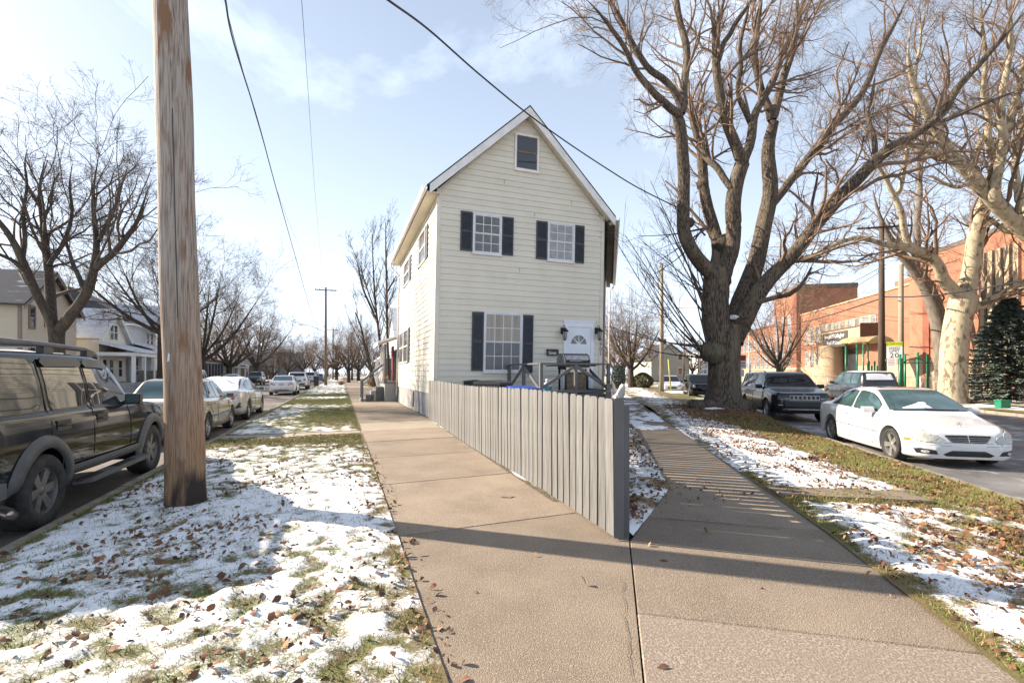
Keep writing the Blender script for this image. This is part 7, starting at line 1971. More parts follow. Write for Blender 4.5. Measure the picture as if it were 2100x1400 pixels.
def catmull(pts, n=6):
    P = [Vector(p) for p in pts]; out = []
    for i in range(len(P)-1):
        a = P[max(i-1,0)]; b_ = P[i]; c_ = P[i+1]; d = P[min(i+2,len(P)-1)]
        for k in range(n):
            t = k/n; out.append(0.5*((2*b_)+(c_-a)*t+(2*a-5*b_+4*c_-d)*t*t+(3*b_-a-3*c_+d)*t**3))
    out.append(P[-1]); return out
fp = FP1.location
wire('twisted black cable dropping from the near pole to the lamp pole', catmull([at(445,-80,7.6), at(462,0,9.0), at(480,90,11.2), at(530,252,16.5), at(566,385,23), at(604,520,33), at(640,645,46), at(655,667,50), Vector((fp.x,fp.y,6.9))]), 0.020)
wire('thin wire from the near crossarm to the far crossarm', catmull([at(448,-80,7.4), at(470,40,8.8), at(534,270,14), at(590,450,24), at(648,583,52)]), 0.006)
wire('faint wire running down to the right end of the far crossarm', catmull([at(612,-80,8.5), at(620,20,10), at(634,220,16), at(648,420,28), at(662,575,52)]), 0.006)
wire('black service cable passing before the gable peak into the maple', catmull([at(700,-70,7.0), at(795,0,8.4), at(880,62,10), at(980,150,12.2), at(1080,232,14.2), at(1160,290,15.6), at(1240,343,16.8), at(1310,386,17.4), at(1398,430,17.5)]), 0.022)
c0 = Vector((pR.x, pR.y-0.3, EYE+(YH-610)/FPX*29.5))
wire('thick cable bundle sagging right from the school pole', [c0, at(2140,566,17)], 0.035, 0.25)
wire('cable bundle running from the school pole behind the maple', [c0, at(1560,672,70)], 0.045, 0.5)
wire('wire from the upper school pole to the left', [Vector((pR.x,pR.y-0.3,EYE+(YH-553)/FPX*29.5)), at(1640,640,75)], 0.02, 0.4)
wire('second wire from the upper school pole to the left', [Vector((pR.x,pR.y-0.3,EYE+(YH-545)/FPX*29.5)), at(1590,640,80)], 0.02, 0.6)
wire('long wire crossing behind the pale pole', [at(1250,620,60), at(1460,632,52)], 0.02, 0.2)
wire('lower wire crossing behind the pale pole', [at(1250,655,62), at(1460,655,56)], 0.02, 0.2)
# yellow guy guard beside the pale pole
q = at(1372, 798, 38.0); b = MB(); b.tube([(0.15,0,0),(-0.05,0,2.6)], 0.055, 8)
o = b.build('guy_guard', mat('yellow_guard', (0.45,0.42,0.10), 0.5, (0.38,0.35,0.09), 4), smooth=True, label='thin yellow-green guard tube leaning by the pale pole', cat='guard tube'); o.location = (q.x, q.y, 0)

# ================================================================== SIGNS
M_SIGN = mat('sign_white', (0.72,0.73,0.74), 0.4, (0.66,0.67,0.68), 4); M_LIME = mat('sign_lime', (0.52,0.62,0.02), 0.4, (0.46,0.56,0.02), 4)
M_INK = mat('sign_ink', (0.012,0.012,0.012), 0.5); M_REDINK = mat('sign_red', (0.42,0.03,0.04), 0.5)
sp_ = Vector((pR.x+0.05, pR.y-0.75, -0.1)); yaw = -0.60
SG = empty('speed_sign', (sp_.x-0.02, sp_.y, sp_.z), yaw, label='school speed limit 20 sign on the pole across the right street', cat='sign')
b = MB(); b.tube([(0.45,0.10,0),(0.45,0.10,8.2)], [0.15,0.13], 10); b.build('sign_post', M_PALEPOLE, SG, smooth=True)
def zpx(py, Y=28.7): return EYE-(py-YH)/FPX*Y+0.1
b = MB(); b.box(-0.26,0.50,-0.065,-0.05,zpx(709.5),zpx(701)); b.build('school_plate', M_LIME, SG)
b = MB(); b.box(-0.26,0.50,-0.065,-0.05,zpx(735),zpx(710)); b.build('limit_plate', M_SIGN, SG)
b = MB(); b.box(-0.24,0.22,-0.065,-0.05,zpx(752),zpx(736)); b.build('notice_plate', M_SIGN, SG)
def sign_text(s_, size, x, z, m, parent, y=-0.067, sp=1.0): text_mesh(s_, size, m, 'lettering', parent, Matrix.Translation((x,y,z)) @ FACE, 0.002, spacing=sp)
sign_text('SCHOOL', 0.185, 0.12, zpx(705.2), M_INK, SG, sp=1.05)
sign_text('SPEED', 0.205, 0.12, zpx(714.2), M_INK, SG); sign_text('LIMIT', 0.205, 0.12, zpx(719.8), M_INK, SG); sign_text('20', 0.44, 0.12, zpx(729), M_INK, SG, sp=1.1)
b = MB()
for k in range(4): b.box(-0.18,0.15-0.05*(k%2),-0.067,-0.0655,zpx(739+3*k),zpx(738+3*k))
b.build('red_print', M_REDINK, SG)
q = at(1519.5, 800, 19.3); NS = empty('parking_sign', (q.x, q.y, -0.05), -0.42, label='red and white parking sign on a post right of the big trunk', cat='sign')
b = MB(); b.box(-0.025,0.025,0,0.03,0,2.25); b.build('sign_post', M_STEEL, NS)
b = MB(); b.box(-0.19,0.19,-0.012,-0.002,1.72,2.28); b.build('plate', M_SIGN, NS); b = MB(); b.box(-0.18,0.18,-0.015,-0.0125,2.05,2.26); b.box(-0.16,0.16,-0.015,-0.0125,1.82,1.86); b.box(-0.16,0.16,-0.015,-0.0125,1.92,1.96); b.build('red_print', M_REDINK, NS)
b = MB(); b.box(-0.12,0.12,-0.012,-0.002,1.40,1.68); b.build('small_plate', M_SIGN, NS)

# ================================================================== SCHOOL
def brick_mat(name, a, b2, mort, sc=1.0):
    m = bpy.data.materials.new(name); m.use_nodes = True; t = m.node_tree; N = t.nodes; bs = N['Principled BSDF']; bs.inputs['Roughness'].default_value = 0.9
    tc = N.new('ShaderNodeTexCoord'); sp = N.new('ShaderNodeSeparateXYZ'); t.links.new(tc.outputs['Object'], sp.inputs[0])
    ad = N.new('ShaderNodeMath'); ad.operation = 'ADD'; t.links.new(sp.outputs['X'], ad.inputs[0]); t.links.new(sp.outputs['Y'], ad.inputs[1])
    cb = N.new('ShaderNodeCombineXYZ'); t.links.new(ad.outputs[0], cb.inputs[0]); t.links.new(sp.outputs['Z'], cb.inputs[1])
    br = N.new('ShaderNodeTexBrick'); br.inputs['Scale'].default_value = 4.6*sc; br.inputs['Mortar Size'].default_value = 0.012
    br.inputs['Color1'].default_value = (*a,1); br.inputs['Color2'].default_value = (*b2,1); br.inputs['Mortar'].default_value = (*mort,1)
    t.links.new(cb.outputs[0], br.inputs['Vector'])
    n = N.new('ShaderNodeTexNoise'); n.inputs['Scale'].default_value = 0.5; n.inputs['Detail'].default_value = 6; t.links.new(tc.outputs['Object'], n.inputs['Vector'])
    r = N.new('ShaderNodeMapRange'); r.inputs['From Min'].default_value = 0.3; r.inputs['From Max'].default_value = 0.7; r.inputs['To Min'].default_value = 0.80; r.inputs['To Max'].default_value = 1.14; t.links.new(n.outputs['Fac'], r.inputs['Value'])
    hs = N.new('ShaderNodeHueSaturation'); t.links.new(r.outputs[0], hs.inputs['Value']); t.links.new(br.outputs['Color'], hs.inputs['Color'])
    t.links.new(hs.outputs[0], bs.inputs['Base Color'])
    return m
M_BRICK = brick_mat('orange_brick', (0.34,0.145,0.085), (0.28,0.112,0.064), (0.30,0.20,0.145))
M_BRICKD = brick_mat('red_brick', (0.27,0.085,0.05), (0.22,0.07,0.04), (0.22,0.12,0.09))
M_STONE = mat('tan_stone', (0.44,0.33,0.22), 0.85, (0.36,0.26,0.17), 1.5, bump=0.2)
M_WINP = mat('school_pane', (0.30,0.31,0.32), 0.12, (0.12,0.13,0.14), 0.9, lo=0.42, hi=0.6, spec=0.7)
M_DKPANEL = mat('dark_sign_panel', (0.050,0.048,0.046), 0.6, (0.07,0.066,0.062), 3)
SX, SY, SS = 34.4, 44.0, 0.19
sdv = Vector((SS,1,0)).normalized()
sang = math.atan2(sdv.y, sdv.x)-math.pi/2                       # local +Y runs along the facade, +X into the building
SCH = empty('school_building', (SX, SY, -0.1), sang, label='long orange brick school with tower, stone trim and rows of windows', cat='school')
def SF(px, py):
    rx = (px-CX)/FPX; a = (SY*rx-SX)/(sdv.x-sdv.y*rx); Y = SY+sdv.y*a
    return a, EYE-(py-YH)/FPX*Y+0.1
b = MB(); b.box(0,14,-12,17.3,2.3,9.0); b.build('main_wall', M_BRICK, SCH)
b = MB(); b.box(-0.06,14,-12,17.3,-0.3,2.298); b.build('stone_base', M_STONE, SCH)
b = MB(); b.box(-0.10,14.1,-12.1,17.2,9.0,9.16); b.build('coping', M_STONE, SCH)
b = MB(); b.box(-0.5,6.6,17.3,25.4,2.3,12.5); b.build('tower_wall', M_BRICK, SCH)
b = MB(); b.box(-0.44,6.66,17.24,25.46,12.5,13.1); b.build('tower_coping', mat('dark_brown_stone', (0.17,0.13,0.10), 0.9, (0.11,0.085,0.065), 1.5), SCH)  # coping in a darker brown than the other stone trim
b = MB(); b.box(-0.55,6.6,17.25,25.45,-0.3,2.298); b.build('stone_base', M_STONE, SCH)
b = MB(); b.box(-0.515,-0.40,17.29,18.6,2.3,12.49); b.build('tower_pier', M_BRICKD, SCH)
b = MB(); b.box(0.3,12,25.46,48,2.3,8.7); b.build('wing_wall', M_BRICK, SCH)
b = MB(); b.box(0.2,12,25.46,48,-0.3,2.298); b.build('stone_base', M_STONE, SCH)
b = MB(); b.box(0.22,12,25.46,48.1,8.7,9.0); b.build('coping', M_BRICKD, SCH)
b = MB(); b.box(3.0,9.0,-4.5,3.0,9.16,10.6); b.build('penthouse_wall', M_BRICK, SCH)
def sch_window(a0, a1, z0, z1, x=0.0, split=True, ac=False):
    b = MB(); f = 0.07
    a0, a1 = min(a0,a1), max(a0,a1)
    b.box(x-0.05,x+0.02,a0,a0+f,z0,z1); b.box(x-0.05,x+0.02,a1-f,a1,z0,z1); b.box(x-0.049,x+0.02,a0+f,a1-f,z1-f,z1); b.box(x-0.049,x+0.02,a0+f,a1-f,z0,z0+f)
    if split: b.box(x-0.045,x+0.02,a0+f,a1-f,(z0+z1)/2-0.04,(z0+z1)/2+0.04)
    w = b.build('window', mat_frame, SCH)
    b = MB(); b.box(x-0.02,x-0.01,a0+f*0.5,a1-f*0.5,z0+f*0.5,z1-f*0.5); b.build('pane', M_WINP, w)
    b = MB(); b.box(x-0.12,x+0.01,a0-0.05,a1+0.05,z0-0.12,z0-0.002); b.build('window_sill', M_STONE, w)
    if ac: b = MB(); b.box(x-0.40,x-0.05,a0+0.1,a1-0.1,z0+0.02,z0+0.42); b.build('air_conditioner', M_WHITE_T, w)
mat_frame = mat('school_frame', (0.40,0.40,0.40), 0.5, (0.30,0.30,0.30), 4)
for k, (x0, x1) in enumerate(((540,575),(600,635),(663,700),(730,770),(803,845),(875,920),(958,1003),(1042,1088),(1128,1175),(1222,1275),(1325,1385))):
    p0, p1 = 1560+x0/5.833, 1560+x1/5.833; xm = (p0+p1)/2
    a0, _ = SF(p1, 700); a1, _ = SF(p0, 700)
    lowp = k >= 6
    sch_window(a0, a1, 5.15 if not lowp else 5.6, 7.15, -0.0)
    if k: b = MB(); pa, _ = SF(1560+(prev+x0)/2/5.833, 700); b.box(-0.03,0.0,pa-0.30,pa+0.30,5.05,7.2); b.build('stone_panel', M_STONE, SCH)
    if k < 6:
        sch_window(a0, a1, 2.45, 4.25, -0.0, ac=(k in (1,)))
        b = MB(); pa, _ = SF(1560+(x1+15)/5.833, 740); b.box(-0.03,0.0,pa-0.25,pa+0.25,2.3,4.35); b.build('stone_panel', M_STONE, SCH)
    prev = x1
for x0, x1 in ((1597,1604),(1610,1617),(1624,1631)):
    a0, _ = SF(x1, 700); a1, _ = SF(x0, 700); b = MB(); b.box(-0.53,-0.49,a0,a1,2.4,9.3); w = b.build('window_slot', mat_frame, SCH)
    b = MB(); b.box(-0.545,-0.531,a0+0.15,a1-0.15,2.5,9.2); b.build('pane', M_WINP, w)
for k in range(11):
    a0 = 26.6+k*1.95
    for (z0, z1) in ((2.5,4.3),(5.3,7.2)): sch_window(a0, a0+1.25, z0, z1, 0.3)
# entrance: round stone bay, hood, doors, name board
aE, _ = SF(1738, 720)
b = MB(); b.box(-1.5,-0.02,aE-5.6,aE+2.2,4.5,6.0); b.build('entrance_hood', M_STONE, SCH)
b = MB(); b.box(-1.56,-0.02,aE-5.7,aE-5.6,4.3,6.3); b.box(-1.56,-0.02,aE-5.6,aE+2.25,6.0,6.12); b.build('hood_cap_and_shade', mat('shaded_brown_stone', (0.13,0.085,0.055), 0.9, (0.09,0.06,0.04), 2), SCH)  # end slab painted dark brown as the hood's shaded face, plus the cap
b = MB(); b.lathe([(1.15,-0.3),(1.15,4.5)], 24, 'Z', Matrix.Translation((-1.15,aE+1.0,0))); b.build('round_bay', M_STONE, SCH, smooth=True)
b = MB(); b.box(-0.08,-0.02,aE-2.0,aE-0.25,0.9,4.1); DO = b.build('entrance_door', M_DKPANEL, SCH)
for k in range(3): b = MB(); b.box(-0.10,-0.081,aE-1.9+k*0.56,aE-1.42+k*0.56,1.1,3.9); b.build('pane', M_DARKGLASS, DO)
b = MB(); b.box(-1.58,-1.51,aE-3.3,aE+1.9,4.30,5.82); NB = b.build('name_board', M_DKPANEL, SCH)
Mt = lambda a, z: Matrix.Translation((-1.585, a, z)) @ Matrix.Rotation(R(-90),4,'Z') @ FACE
text_mesh('Joseph M Gallagher', 0.60, M_SIGN, 'lettering', NB, Mt(aE-0.70, 5.42), 0.004, spacing=0.9); text_mesh('PreK-8 School', 0.60, M_SIGN, 'lettering', NB, Mt(aE-0.70, 4.72), 0.004, spacing=0.9)
# gymnasium block nearer the camera
GY = empty('school_gymnasium', (29.8, 28.0, -0.1), sang, label='tall blank orange brick gymnasium behind the sycamores at the right', cat='school')
b = MB(); b.box(0,16,-16,9.3,0,10.3); b.build('wall', M_BRICK, GY)
b = MB(); b.box(-0.04,16.04,-16,9.34,10.3,10.6); b.build('coping', mat('dark_coping', (0.12,0.095,0.08), 0.9), GY)
b = MB(); b.box(-0.05,0.0,1.2,9.32,-0.1,2.6); b.build('stone_base', M_STONE, GY)
b = MB(); b.box(-0.10,0.0,6.9,7.6,0.0,8.7); b.build('dark_pier', M_BRICKD, GY)
b = MB(); b.box(-0.06,0.0,4.3,5.3,2.61,6.2); b.build('pale_patch', mat('pale_render', (0.50,0.40,0.29), 0.9, (0.42,0.30,0.20), 1.2), GY)
for k in range(5):
    a0 = -0.75+k*0.62; b = MB(); b.box(-0.16,0.0,a0,a0+0.34,1.6,9.2); b.build('stone_pilaster', M_STONE, GY)
    b = MB(); b.box(-0.03,0.0,a0+0.345,a0+0.615,1.6,9.2); b.build('window_strip', M_DKPANEL, GY)
b = MB(); b.box(-0.35,-0.16,0.55,0.75,-0.1,3.3); b.build('downpipe', M_BLACK, GY)

# flag pole
q = at(1536, 790, 60.0); FPO = empty('flag_pole', (q.x, q.y, -0.1), 0, label='thin white flag pole with a small flag before the far school wing', cat='flag pole')
b = MB(); b.tube([(0,0,0),(0,0,9.6)], [0.07,0.04], 8); b.build('pole_shaft', M_WHITE, FPO, smooth=True)
b = MB()
for i in range(9):
    for j in range(2): b.v.append((0.05+i*0.13, 0.12*math.sin(i*0.9), 7.2-0.55*j-0.05*i))
for i in range(8): b.f.append((i*2,i*2+2,i*2+3,i*2+1)); b.m.append(0)
b.build('flag', mat('flag_cloth', (0.40,0.05,0.06), 0.8, (0.65,0.65,0.68), 7, stretch=(0.2,1,1)), FPO)

# ================================================================== PLAYGROUND
M_PGREEN = mat('playground_green', (0.006,0.16,0.085), 0.4, (0.008,0.20,0.10), 4); M_PTAN = mat('playground_tan', (0.50,0.35,0.17), 0.5, (0.42,0.29,0.14), 3)
q = at(1775, 790, 37.0); PG = empty('play_structure', (q.x, q.y, -0.1), 0.25, label='green play structure with tan roof and slide in front of the school', cat='playground')
for x, y, h in ((-0.9,-0.9,3.9),(0.9,-0.9,3.9),(-0.9,0.9,3.9),(0.9,0.9,3.9),(-1.6,-0.6,3.9)):
    b = MB(); b.tube([(x,y,0),(x,y,h)], 0.065, 8); b.build('post', M_PGREEN, PG, smooth=True)
b = MB(); b.box(-0.95,0.95,-0.95,0.95,1.25,1.33); b.build('platform', M_PGREEN, PG)
b = MB(); n_ = 8
for i in range(n_+1):
    a = math.pi*(0.18+0.64*i/n_)
    for yy in (-1.3,1.3): b.v.append((-1.55*math.cos(a), yy, 3.4+1.05*math.sin(a)))
for i in range(n_): b.f.append((i*2,i*2+2,i*2+3,i*2+1)); b.m.append(0)
b.build('roof', M_PTAN, PG)
for k in range(7): b = MB(); b.box(-0.85+k*0.28-0.09,-0.85+k*0.28+0.09,-0.96,-0.92,1.33,2.5-0.35*(k%2)); b.build('panel', M_PGREEN, PG)
b = MB(); b.prism([(-0.95,-0.35,1.38),(-0.95,-0.35,1.75),(-1.9,-0.35,1.45),(-3.4,-0.35,0.55),(-3.9,-0.35,0.42),(-3.9,-0.35,0.2),(-3.3,-0.35,0.3),(-1.9,-0.35,1.15)], (0,0.7,0)); b.build('slide', M_PTAN, PG)
for k in range(3): b = MB(); b.tube([(-1.2-k*0.5,0.5,0.0),(-1.2-k*0.5,0.5,1.5-k*0.3)], 0.03, 6); b.build('rail_post', M_PGREEN, PG)
q = at(1880, 790, 28.6); CL = empty('climbing_frame', (q.x, q.y, -0.1), 0.35, label='green climbing frame with arched overhead bars right of the speed sign', cat='playground')
for x, h in ((-1.55,2.7),(-1.1,2.7),(0.1,2.85),(1.05,2.75)): b = MB(); b.tube([(x,0,0),(x,0,h)], 0.065, 8); b.build('post', M_PGREEN, CL, smooth=True)
b = MB(); b.tube([(-1.55,0,2.15),(-0.6,0,2.45),(0.1,0,2.5),(0.7,0,2.3),(1.3,0,2.1)], 0.04, 6); b.build('overhead_bar', M_PGREEN, CL)
b = MB(); b.tube([(-1.6,0,2.2),(1.6,0,2.2)], 0.03, 6); b.build('overhead_bar', M_PGREEN, CL)
for k in range(5): b = MB(); b.tube([(-1.9+k*0.18,0.2,0.1),(-1.9+k*0.18,0.2,1.2)], 0.025, 6); b.build('baluster', M_PGREEN, CL)

# chain-link fence
cf0 = Vector((curbR(20)+10.6+4.3, 20.0, -0.1)); cfd = Vector((SR,1,0)).normalized(); CFL = 44.0
CF = empty('chain_link_fence', cf0, math.atan2(cfd.y, cfd.x), label='galvanised chain-link fence between the school grounds and the far pavement', cat='fence')
for k in range(16): b = MB(); b.tube([(k*CFL/15,0,0),(k*CFL/15,0,1.32)], 0.03, 6); b.build('post', M_STEEL, CF, smooth=True)
b = MB(); b.tube([(0,0,1.28),(CFL,0,1.28)], 0.022, 6); b.build('top_rail', M_STEEL, CF)
b = MB(); st_ = 0.14; h_ = 1.25; k = -h_
P_ = []
while k < CFL:
    for sgn in (1,-1):
        a0, a1 = (k, k+h_) if sgn > 0 else (k+h_, k)
        P_.append([(max(0,min(CFL,a0)),0,0.03),(max(0,min(CFL,a1)),0,0.03+h_)])
    k += st_
P_ = np.array(P_); V, F = tubes(P_, np.full(P_.shape[:2], 0.003), 3); link('mesh', np_mesh('mesh', V, F, [M_STEEL]), CF, kind='stuff')
cg0 = cf0-cfd*14
CG = empty('chain_link_fence', cg0, math.atan2(cfd.y, cfd.x), label='black chain-link fence with thick dark post at the right edge below the spruce', cat='fence')
b = MB(); b.box(13.7,13.95,-0.12,0.12,0,2.9); b.build('gate_post', M_BLACK, CG)
for k in range(6): b = MB(); b.tube([(k*2.7,0,0),(k*2.7,0,1.9)], 0.03, 6); b.build('post', M_STEEL, CG, smooth=True)
P_ = []; k = -1.8
while k < 13.6:
    P_ += [[(max(0,k),0,0.03),(min(13.6,k+1.8),0,1.83)], [(min(13.6,k+1.8),0,0.03),(max(0,k),0,1.83)]]; k += 0.14
P_ = np.array(P_); V, F = tubes(P_, np.full(P_.shape[:2], 0.003), 3); link('mesh', np_mesh('mesh', V, F, [M_STEEL]), CG, kind='stuff')
q = at(2056, 822, 21.5); b = MB(); b.box(-0.22,0.22,-0.15,0.15,0,0.30); b.box(-0.25,0.25,-0.18,0.18,0.30,0.36); o = b.build('utility_box', M_PGREEN, label='small green utility box on the far lawn at the right', cat='box'); o.location = (q.x, q.y, -0.1)

# ================================================================== HOUSES ON THE LEFT STREET
def clap_mat(name, a, pitch=0.15):
    m = bpy.data.materials.new(name); m.use_nodes = True; t = m.node_tree; N = t.nodes; bs = N['Principled BSDF']; bs.inputs['Roughness'].default_value = 0.7
    tc = N.new('ShaderNodeTexCoord'); sp = N.new('ShaderNodeSeparateXYZ'); t.links.new(tc.outputs['Object'], sp.inputs[0])
    d = N.new('ShaderNodeMath'); d.operation = 'DIVIDE'; d.inputs[1].default_value = pitch; t.links.new(sp.outputs['Z'], d.inputs[0])
    f = N.new('ShaderNodeMath'); f.operation = 'FRACT'; t.links.new(d.outputs[0], f.inputs[0])
    n = N.new('ShaderNodeTexNoise'); n.inputs['Scale'].default_value = 1.2; t.links.new(tc.outputs['Object'], n.inputs['Vector'])
    x = N.new('ShaderNodeMix'); x.data_type = 'RGBA'; x.inputs['A'].default_value = (*a,1); x.inputs['B'].default_value = (*[v*0.86 for v in a],1); t.links.new(n.outputs['Fac'], x.inputs['Factor'])
    t.links.new(x.outputs['Result'], bs.inputs['Base Color'])
    bp = N.new('ShaderNodeBump'); bp.inputs['Strength'].default_value = 1.0; bp.inputs['Distance'].default_value = 0.05; bp.invert = True
    t.links.new(f.outputs[0], bp.inputs['Height']); t.links.new(bp.outputs[0], bs.inputs['Normal'])
    return m
M_ROOFSNOW = mat('shingles_under_snow', (0.76,0.77,0.80), 0.7, (0.58,0.60,0.64), 2.2, base3=(0.10,0.11,0.13), scale3=1.1, lo3=0.60, hi3=0.70, stretch=(1,1,3), bump=0.3)
M_ROOFPART = mat('shingles_streaked_with_snow', (0.035,0.042,0.055), 0.85, (0.055,0.06,0.075), 9, base3=(0.62,0.64,0.68), scale3=1.3, lo3=0.60, hi3=0.72, stretch=(0.5,0.5,3.5))
def lhouse(name, label, s0, s1, c_front, depth, z_eave, z_peak, wall, roof, cat='house', group='houses on the left street', trim=M_WHITE_T, over=0.35, gable='front', z0=0.0):
    """house in street coordinates: local +X towards the street, +Y along it; origin at the near front corner"""
    p = LP(c_front, s0, z0); h = empty(name, p, ANG_L, label=label, cat=cat, group=group)
    w = s1-s0
    if gable == 'front':
        b = MB(); b.prism([(0,0,0),(0,w,0),(0,w,z_eave),(0,w/2,z_peak),(0,0,z_eave)], (-depth,0,0)); b.build('wall', wall, h)
        sl = (z_peak-z_eave)/(w/2)
        for sg, nm in ((-1,'roof'),(1,'roof')):
            ye = -over if sg < 0 else w+over; ze = z_eave-over*sl
            b = MB(); q = [(over,w/2,z_peak+0.04),(over,ye,ze+0.04),(-depth-over,ye,ze+0.04),(-depth-over,w/2,z_peak+0.04)]
            b.prism(q, (0,0,0.12)); b.build('roof', roof, h)
            b = MB(); b.prism([(over-0.02,w/2,z_peak+0.035),(over-0.02,ye,ze+0.035),(over-0.02,ye,ze-0.18),(over-0.02,w/2,z_peak-0.18)], (0.05,0,0)); b.build('rake_board', trim, h)
    else:
        b = MB(); b.box(-depth,0,0,w,0,z_eave); b.build('wall', wall, h)
        b = MB(); e = over; r0 = (-depth/2,w*0.32,z_peak); r1 = (-depth/2,w*0.68,z_peak); cs = [(e,-e,z_eave),(e,w+e,z_eave),(-depth-e,w+e,z_eave),(-depth-e,-e,z_eave)]
        b.add(cs+[r0,r1], [(0,1,5,4),(1,2,5),(2,3,4,5),(3,0,4),(3,2,1,0)]); b.build('roof', roof, h)
        b = MB(); b.prism([(e,-e,z_eave-0.16),(e,w+e,z_eave-0.16),(-depth-e,w+e,z_eave-0.16),(-depth-e,-e,z_eave-0.16)], (0,0,0.155)); b.build('eave', trim, h)
    return h
def hwin(h, y0, y1, z0, z1, x=0.0, trim=M_WHITE_T, side=False, ac=False, tw=0.10, pane=None):
    """window on the street front (or on the near side if side)"""
    def bx(b, a0, a1, zz0, zz1, d0, d1):
        if side: b.box(a0,a1,-d1,-d0,zz0,zz1)
        else: b.box(x+d0,x+d1,a0,a1,zz0,zz1)
    b = MB(); bx(b,y0-tw,y0,z0-tw,z1+tw,0,0.06); bx(b,y1,y1+tw,z0-tw,z1+tw,0,0.06); bx(b,y0,y1,z1,z1+tw*1.4,0,0.065); bx(b,y0,y1,z0-tw,z0,0,0.075); bx(b,y0,y1,(z0+z1)/2-0.03,(z0+z1)/2+0.03,0,0.04)
    w = b.build('window', trim, h); b = MB(); bx(b,y0,y1,z0,z1,0.005,0.02); b.build('pane', pane or M_DARKGLASS, w)
    if ac: b = MB(); bx(b,y0+0.05,y1-0.05,z0+0.02,z0+0.5,0.05,0.40); b.build('air_conditioner', M_WHITE_T, w)
def lporch(h, y0, y1, proud, z_eave, z_top, trim=M_WHITE_T, roof=M_ROOFSNOW, ncol=4, floor=0.75, rail=True, side_dir=1):
    b = MB(); b.prism([(0,y0-0.2,z_top),(proud+0.25,y0-0.2,z_eave),(proud+0.25,y1+0.2,z_eave),(0,y1+0.2,z_top)], (0,0,0.12)); b.build('porch_roof', roof, h)
    b = MB(); b.box(0,proud+0.15,y0-0.1,y1+0.1,z_eave-0.28,z_eave-0.02); b.build('porch_beam', trim, h)
    b = MB(); b.box(0,proud+0.1,y0-0.05,y1+0.05,0,floor); b.build('porch_floor', M_FOUND, h)
    for k in range(ncol):
        y = y0+0.1+(y1-y0-0.2)*k/(ncol-1); b = MB(); b.box(proud-0.11,proud+0.11,y-0.11,y+0.11,floor,z_eave-0.28); b.build('column', trim, h)
    if rail:
        b = MB(); b.box(proud-0.03,proud+0.03,y0,y1,floor+0.85,floor+0.92); y = y0
        while y < y1: b.box(proud-0.015,proud+0.015,y,y+0.03,floor+0.05,floor+0.85); y += 0.16
        b.build('porch_railing', M_BLACK, h)
M_TANCLAP = clap_mat('tan_clapboard', (0.56,0.48,0.37)); M_CREAMW = clap_mat('cream_stucco', (0.74,0.70,0.60), 0.4); M_PALEBLUE = clap_mat('pale_grey_clapboard', (0.60,0.62,0.65)); M_TAUPE = mat('taupe_trim', (0.25,0.19,0.155), 0.7, (0.20,0.15,0.12), 3)
h1 = lhouse('wooden_house', 'tan clapboard house with dark roof and air conditioner at the far left', 36.3, 42.6, -18.0, 11, 5.7, 8.0, M_TANCLAP, M_ROOFPART, trim=M_TAUPE)
def LWp(px, py, c):
    rx = (px-CX)/FPX; Y = c/(rx*nL.x+nL.y); X = rx*Y; return X*dL.x+Y*dL.y, EYE-(py-YH)/FPX*Y
def win_px(h, s0, c, x0, y0, x1, y1, **k):
    a0, z1 = LWp(x0, y0, c); a1, z1b = LWp(x1, y0, c); _, z0 = LWp((x0+x1)/2, y1, c); z1 = (z1+z1b)/2
    hwin(h, a0-s0, a1-s0, z0, z1, **k)
win_px(h1, 36.3, -18.0, 60, 630, 70, 671, trim=M_TAUPE); win_px(h1, 36.3, -18.0, 92, 648, 102, 668, trim=M_TAUPE, ac=True); win_px(h1, 36.3, -18.0, 60, 705, 70, 735, trim=M_TAUPE)
hwin(h1, -6.0, -5.0, 2.0, 3.8, side=True, trim=M_TAUPE)
b = MB(); b.box(-0.12,0.03,-0.03,0.12,0,5.75); b.build('corner_board', M_TAUPE, h1)
h2 = lhouse('wooden_house', 'small cream house with snowy roof, skylight and double gable window', 43.9, 48.6, -17.2, 9, 4.35, 6.45, M_CREAMW, M_ROOFSNOW)
hwin(h2, 1.72, 2.30, 4.15, 5.30, tw=0.07); hwin(h2, 2.42, 3.0, 4.15, 5.30, tw=0.07)
b = MB(); b.prism([(-3.4,0.25,4.75),(-4.9,0.25,4.75),(-4.9,1.15,5.55),(-3.4,1.15,5.55)], (0,-0.06,0.17)); b.build('skylight', M_BLACK, h2)
b = MB(); b.prism([(-3.5,0.22,4.90),(-4.8,0.22,4.90),(-4.8,1.02,5.62),(-3.5,1.02,5.62)], (0,-0.05,0.10)); b.build('skylight_glass', M_CGLASS_T, h2)
lporch(h2, -0.8, 5.3, 2.4, 3.05, 3.75)
for y in (0.5,1.6,3.2): hwin(h2, y, y+0.7, 1.2, 2.5)
h3 = lhouse('wooden_house', 'pale grey two-storey house with dark hipped roof left of the wooden pole', 49.4, 55.4, -17.2, 10, 5.75, 9.0, M_PALEBLUE, M_ROOFPART, gable='hip')
b = MB(); b.prism([(0.45,3.4,5.7),(0.45,6.2,5.7),(0.45,4.8,7.7)], (-4,0,0)); b.build('front_gable', M_PALEBLUE, h3)
for sg in (-1,1):
    b = MB(); ye = 4.8+sg*1.75; b.prism([(0.75,4.8,7.85),(0.75,ye,5.45),(-4.2,ye,5.45),(-4.2,4.8,7.85)], (0,0,0.1)); b.build('gable_roof', M_ROOFSNOW, h3)
    b = MB(); b.prism([(0.74,4.8,7.84),(0.74,ye,5.44),(0.74,ye,5.22),(0.74,4.8,7.58)], (0.05,0,0)); b.build('rake_board', M_WHITE_T, h3)
for y in (3.6,4.6): hwin(h3, y, y+0.55, 3.9, 5.3, tw=0.08)
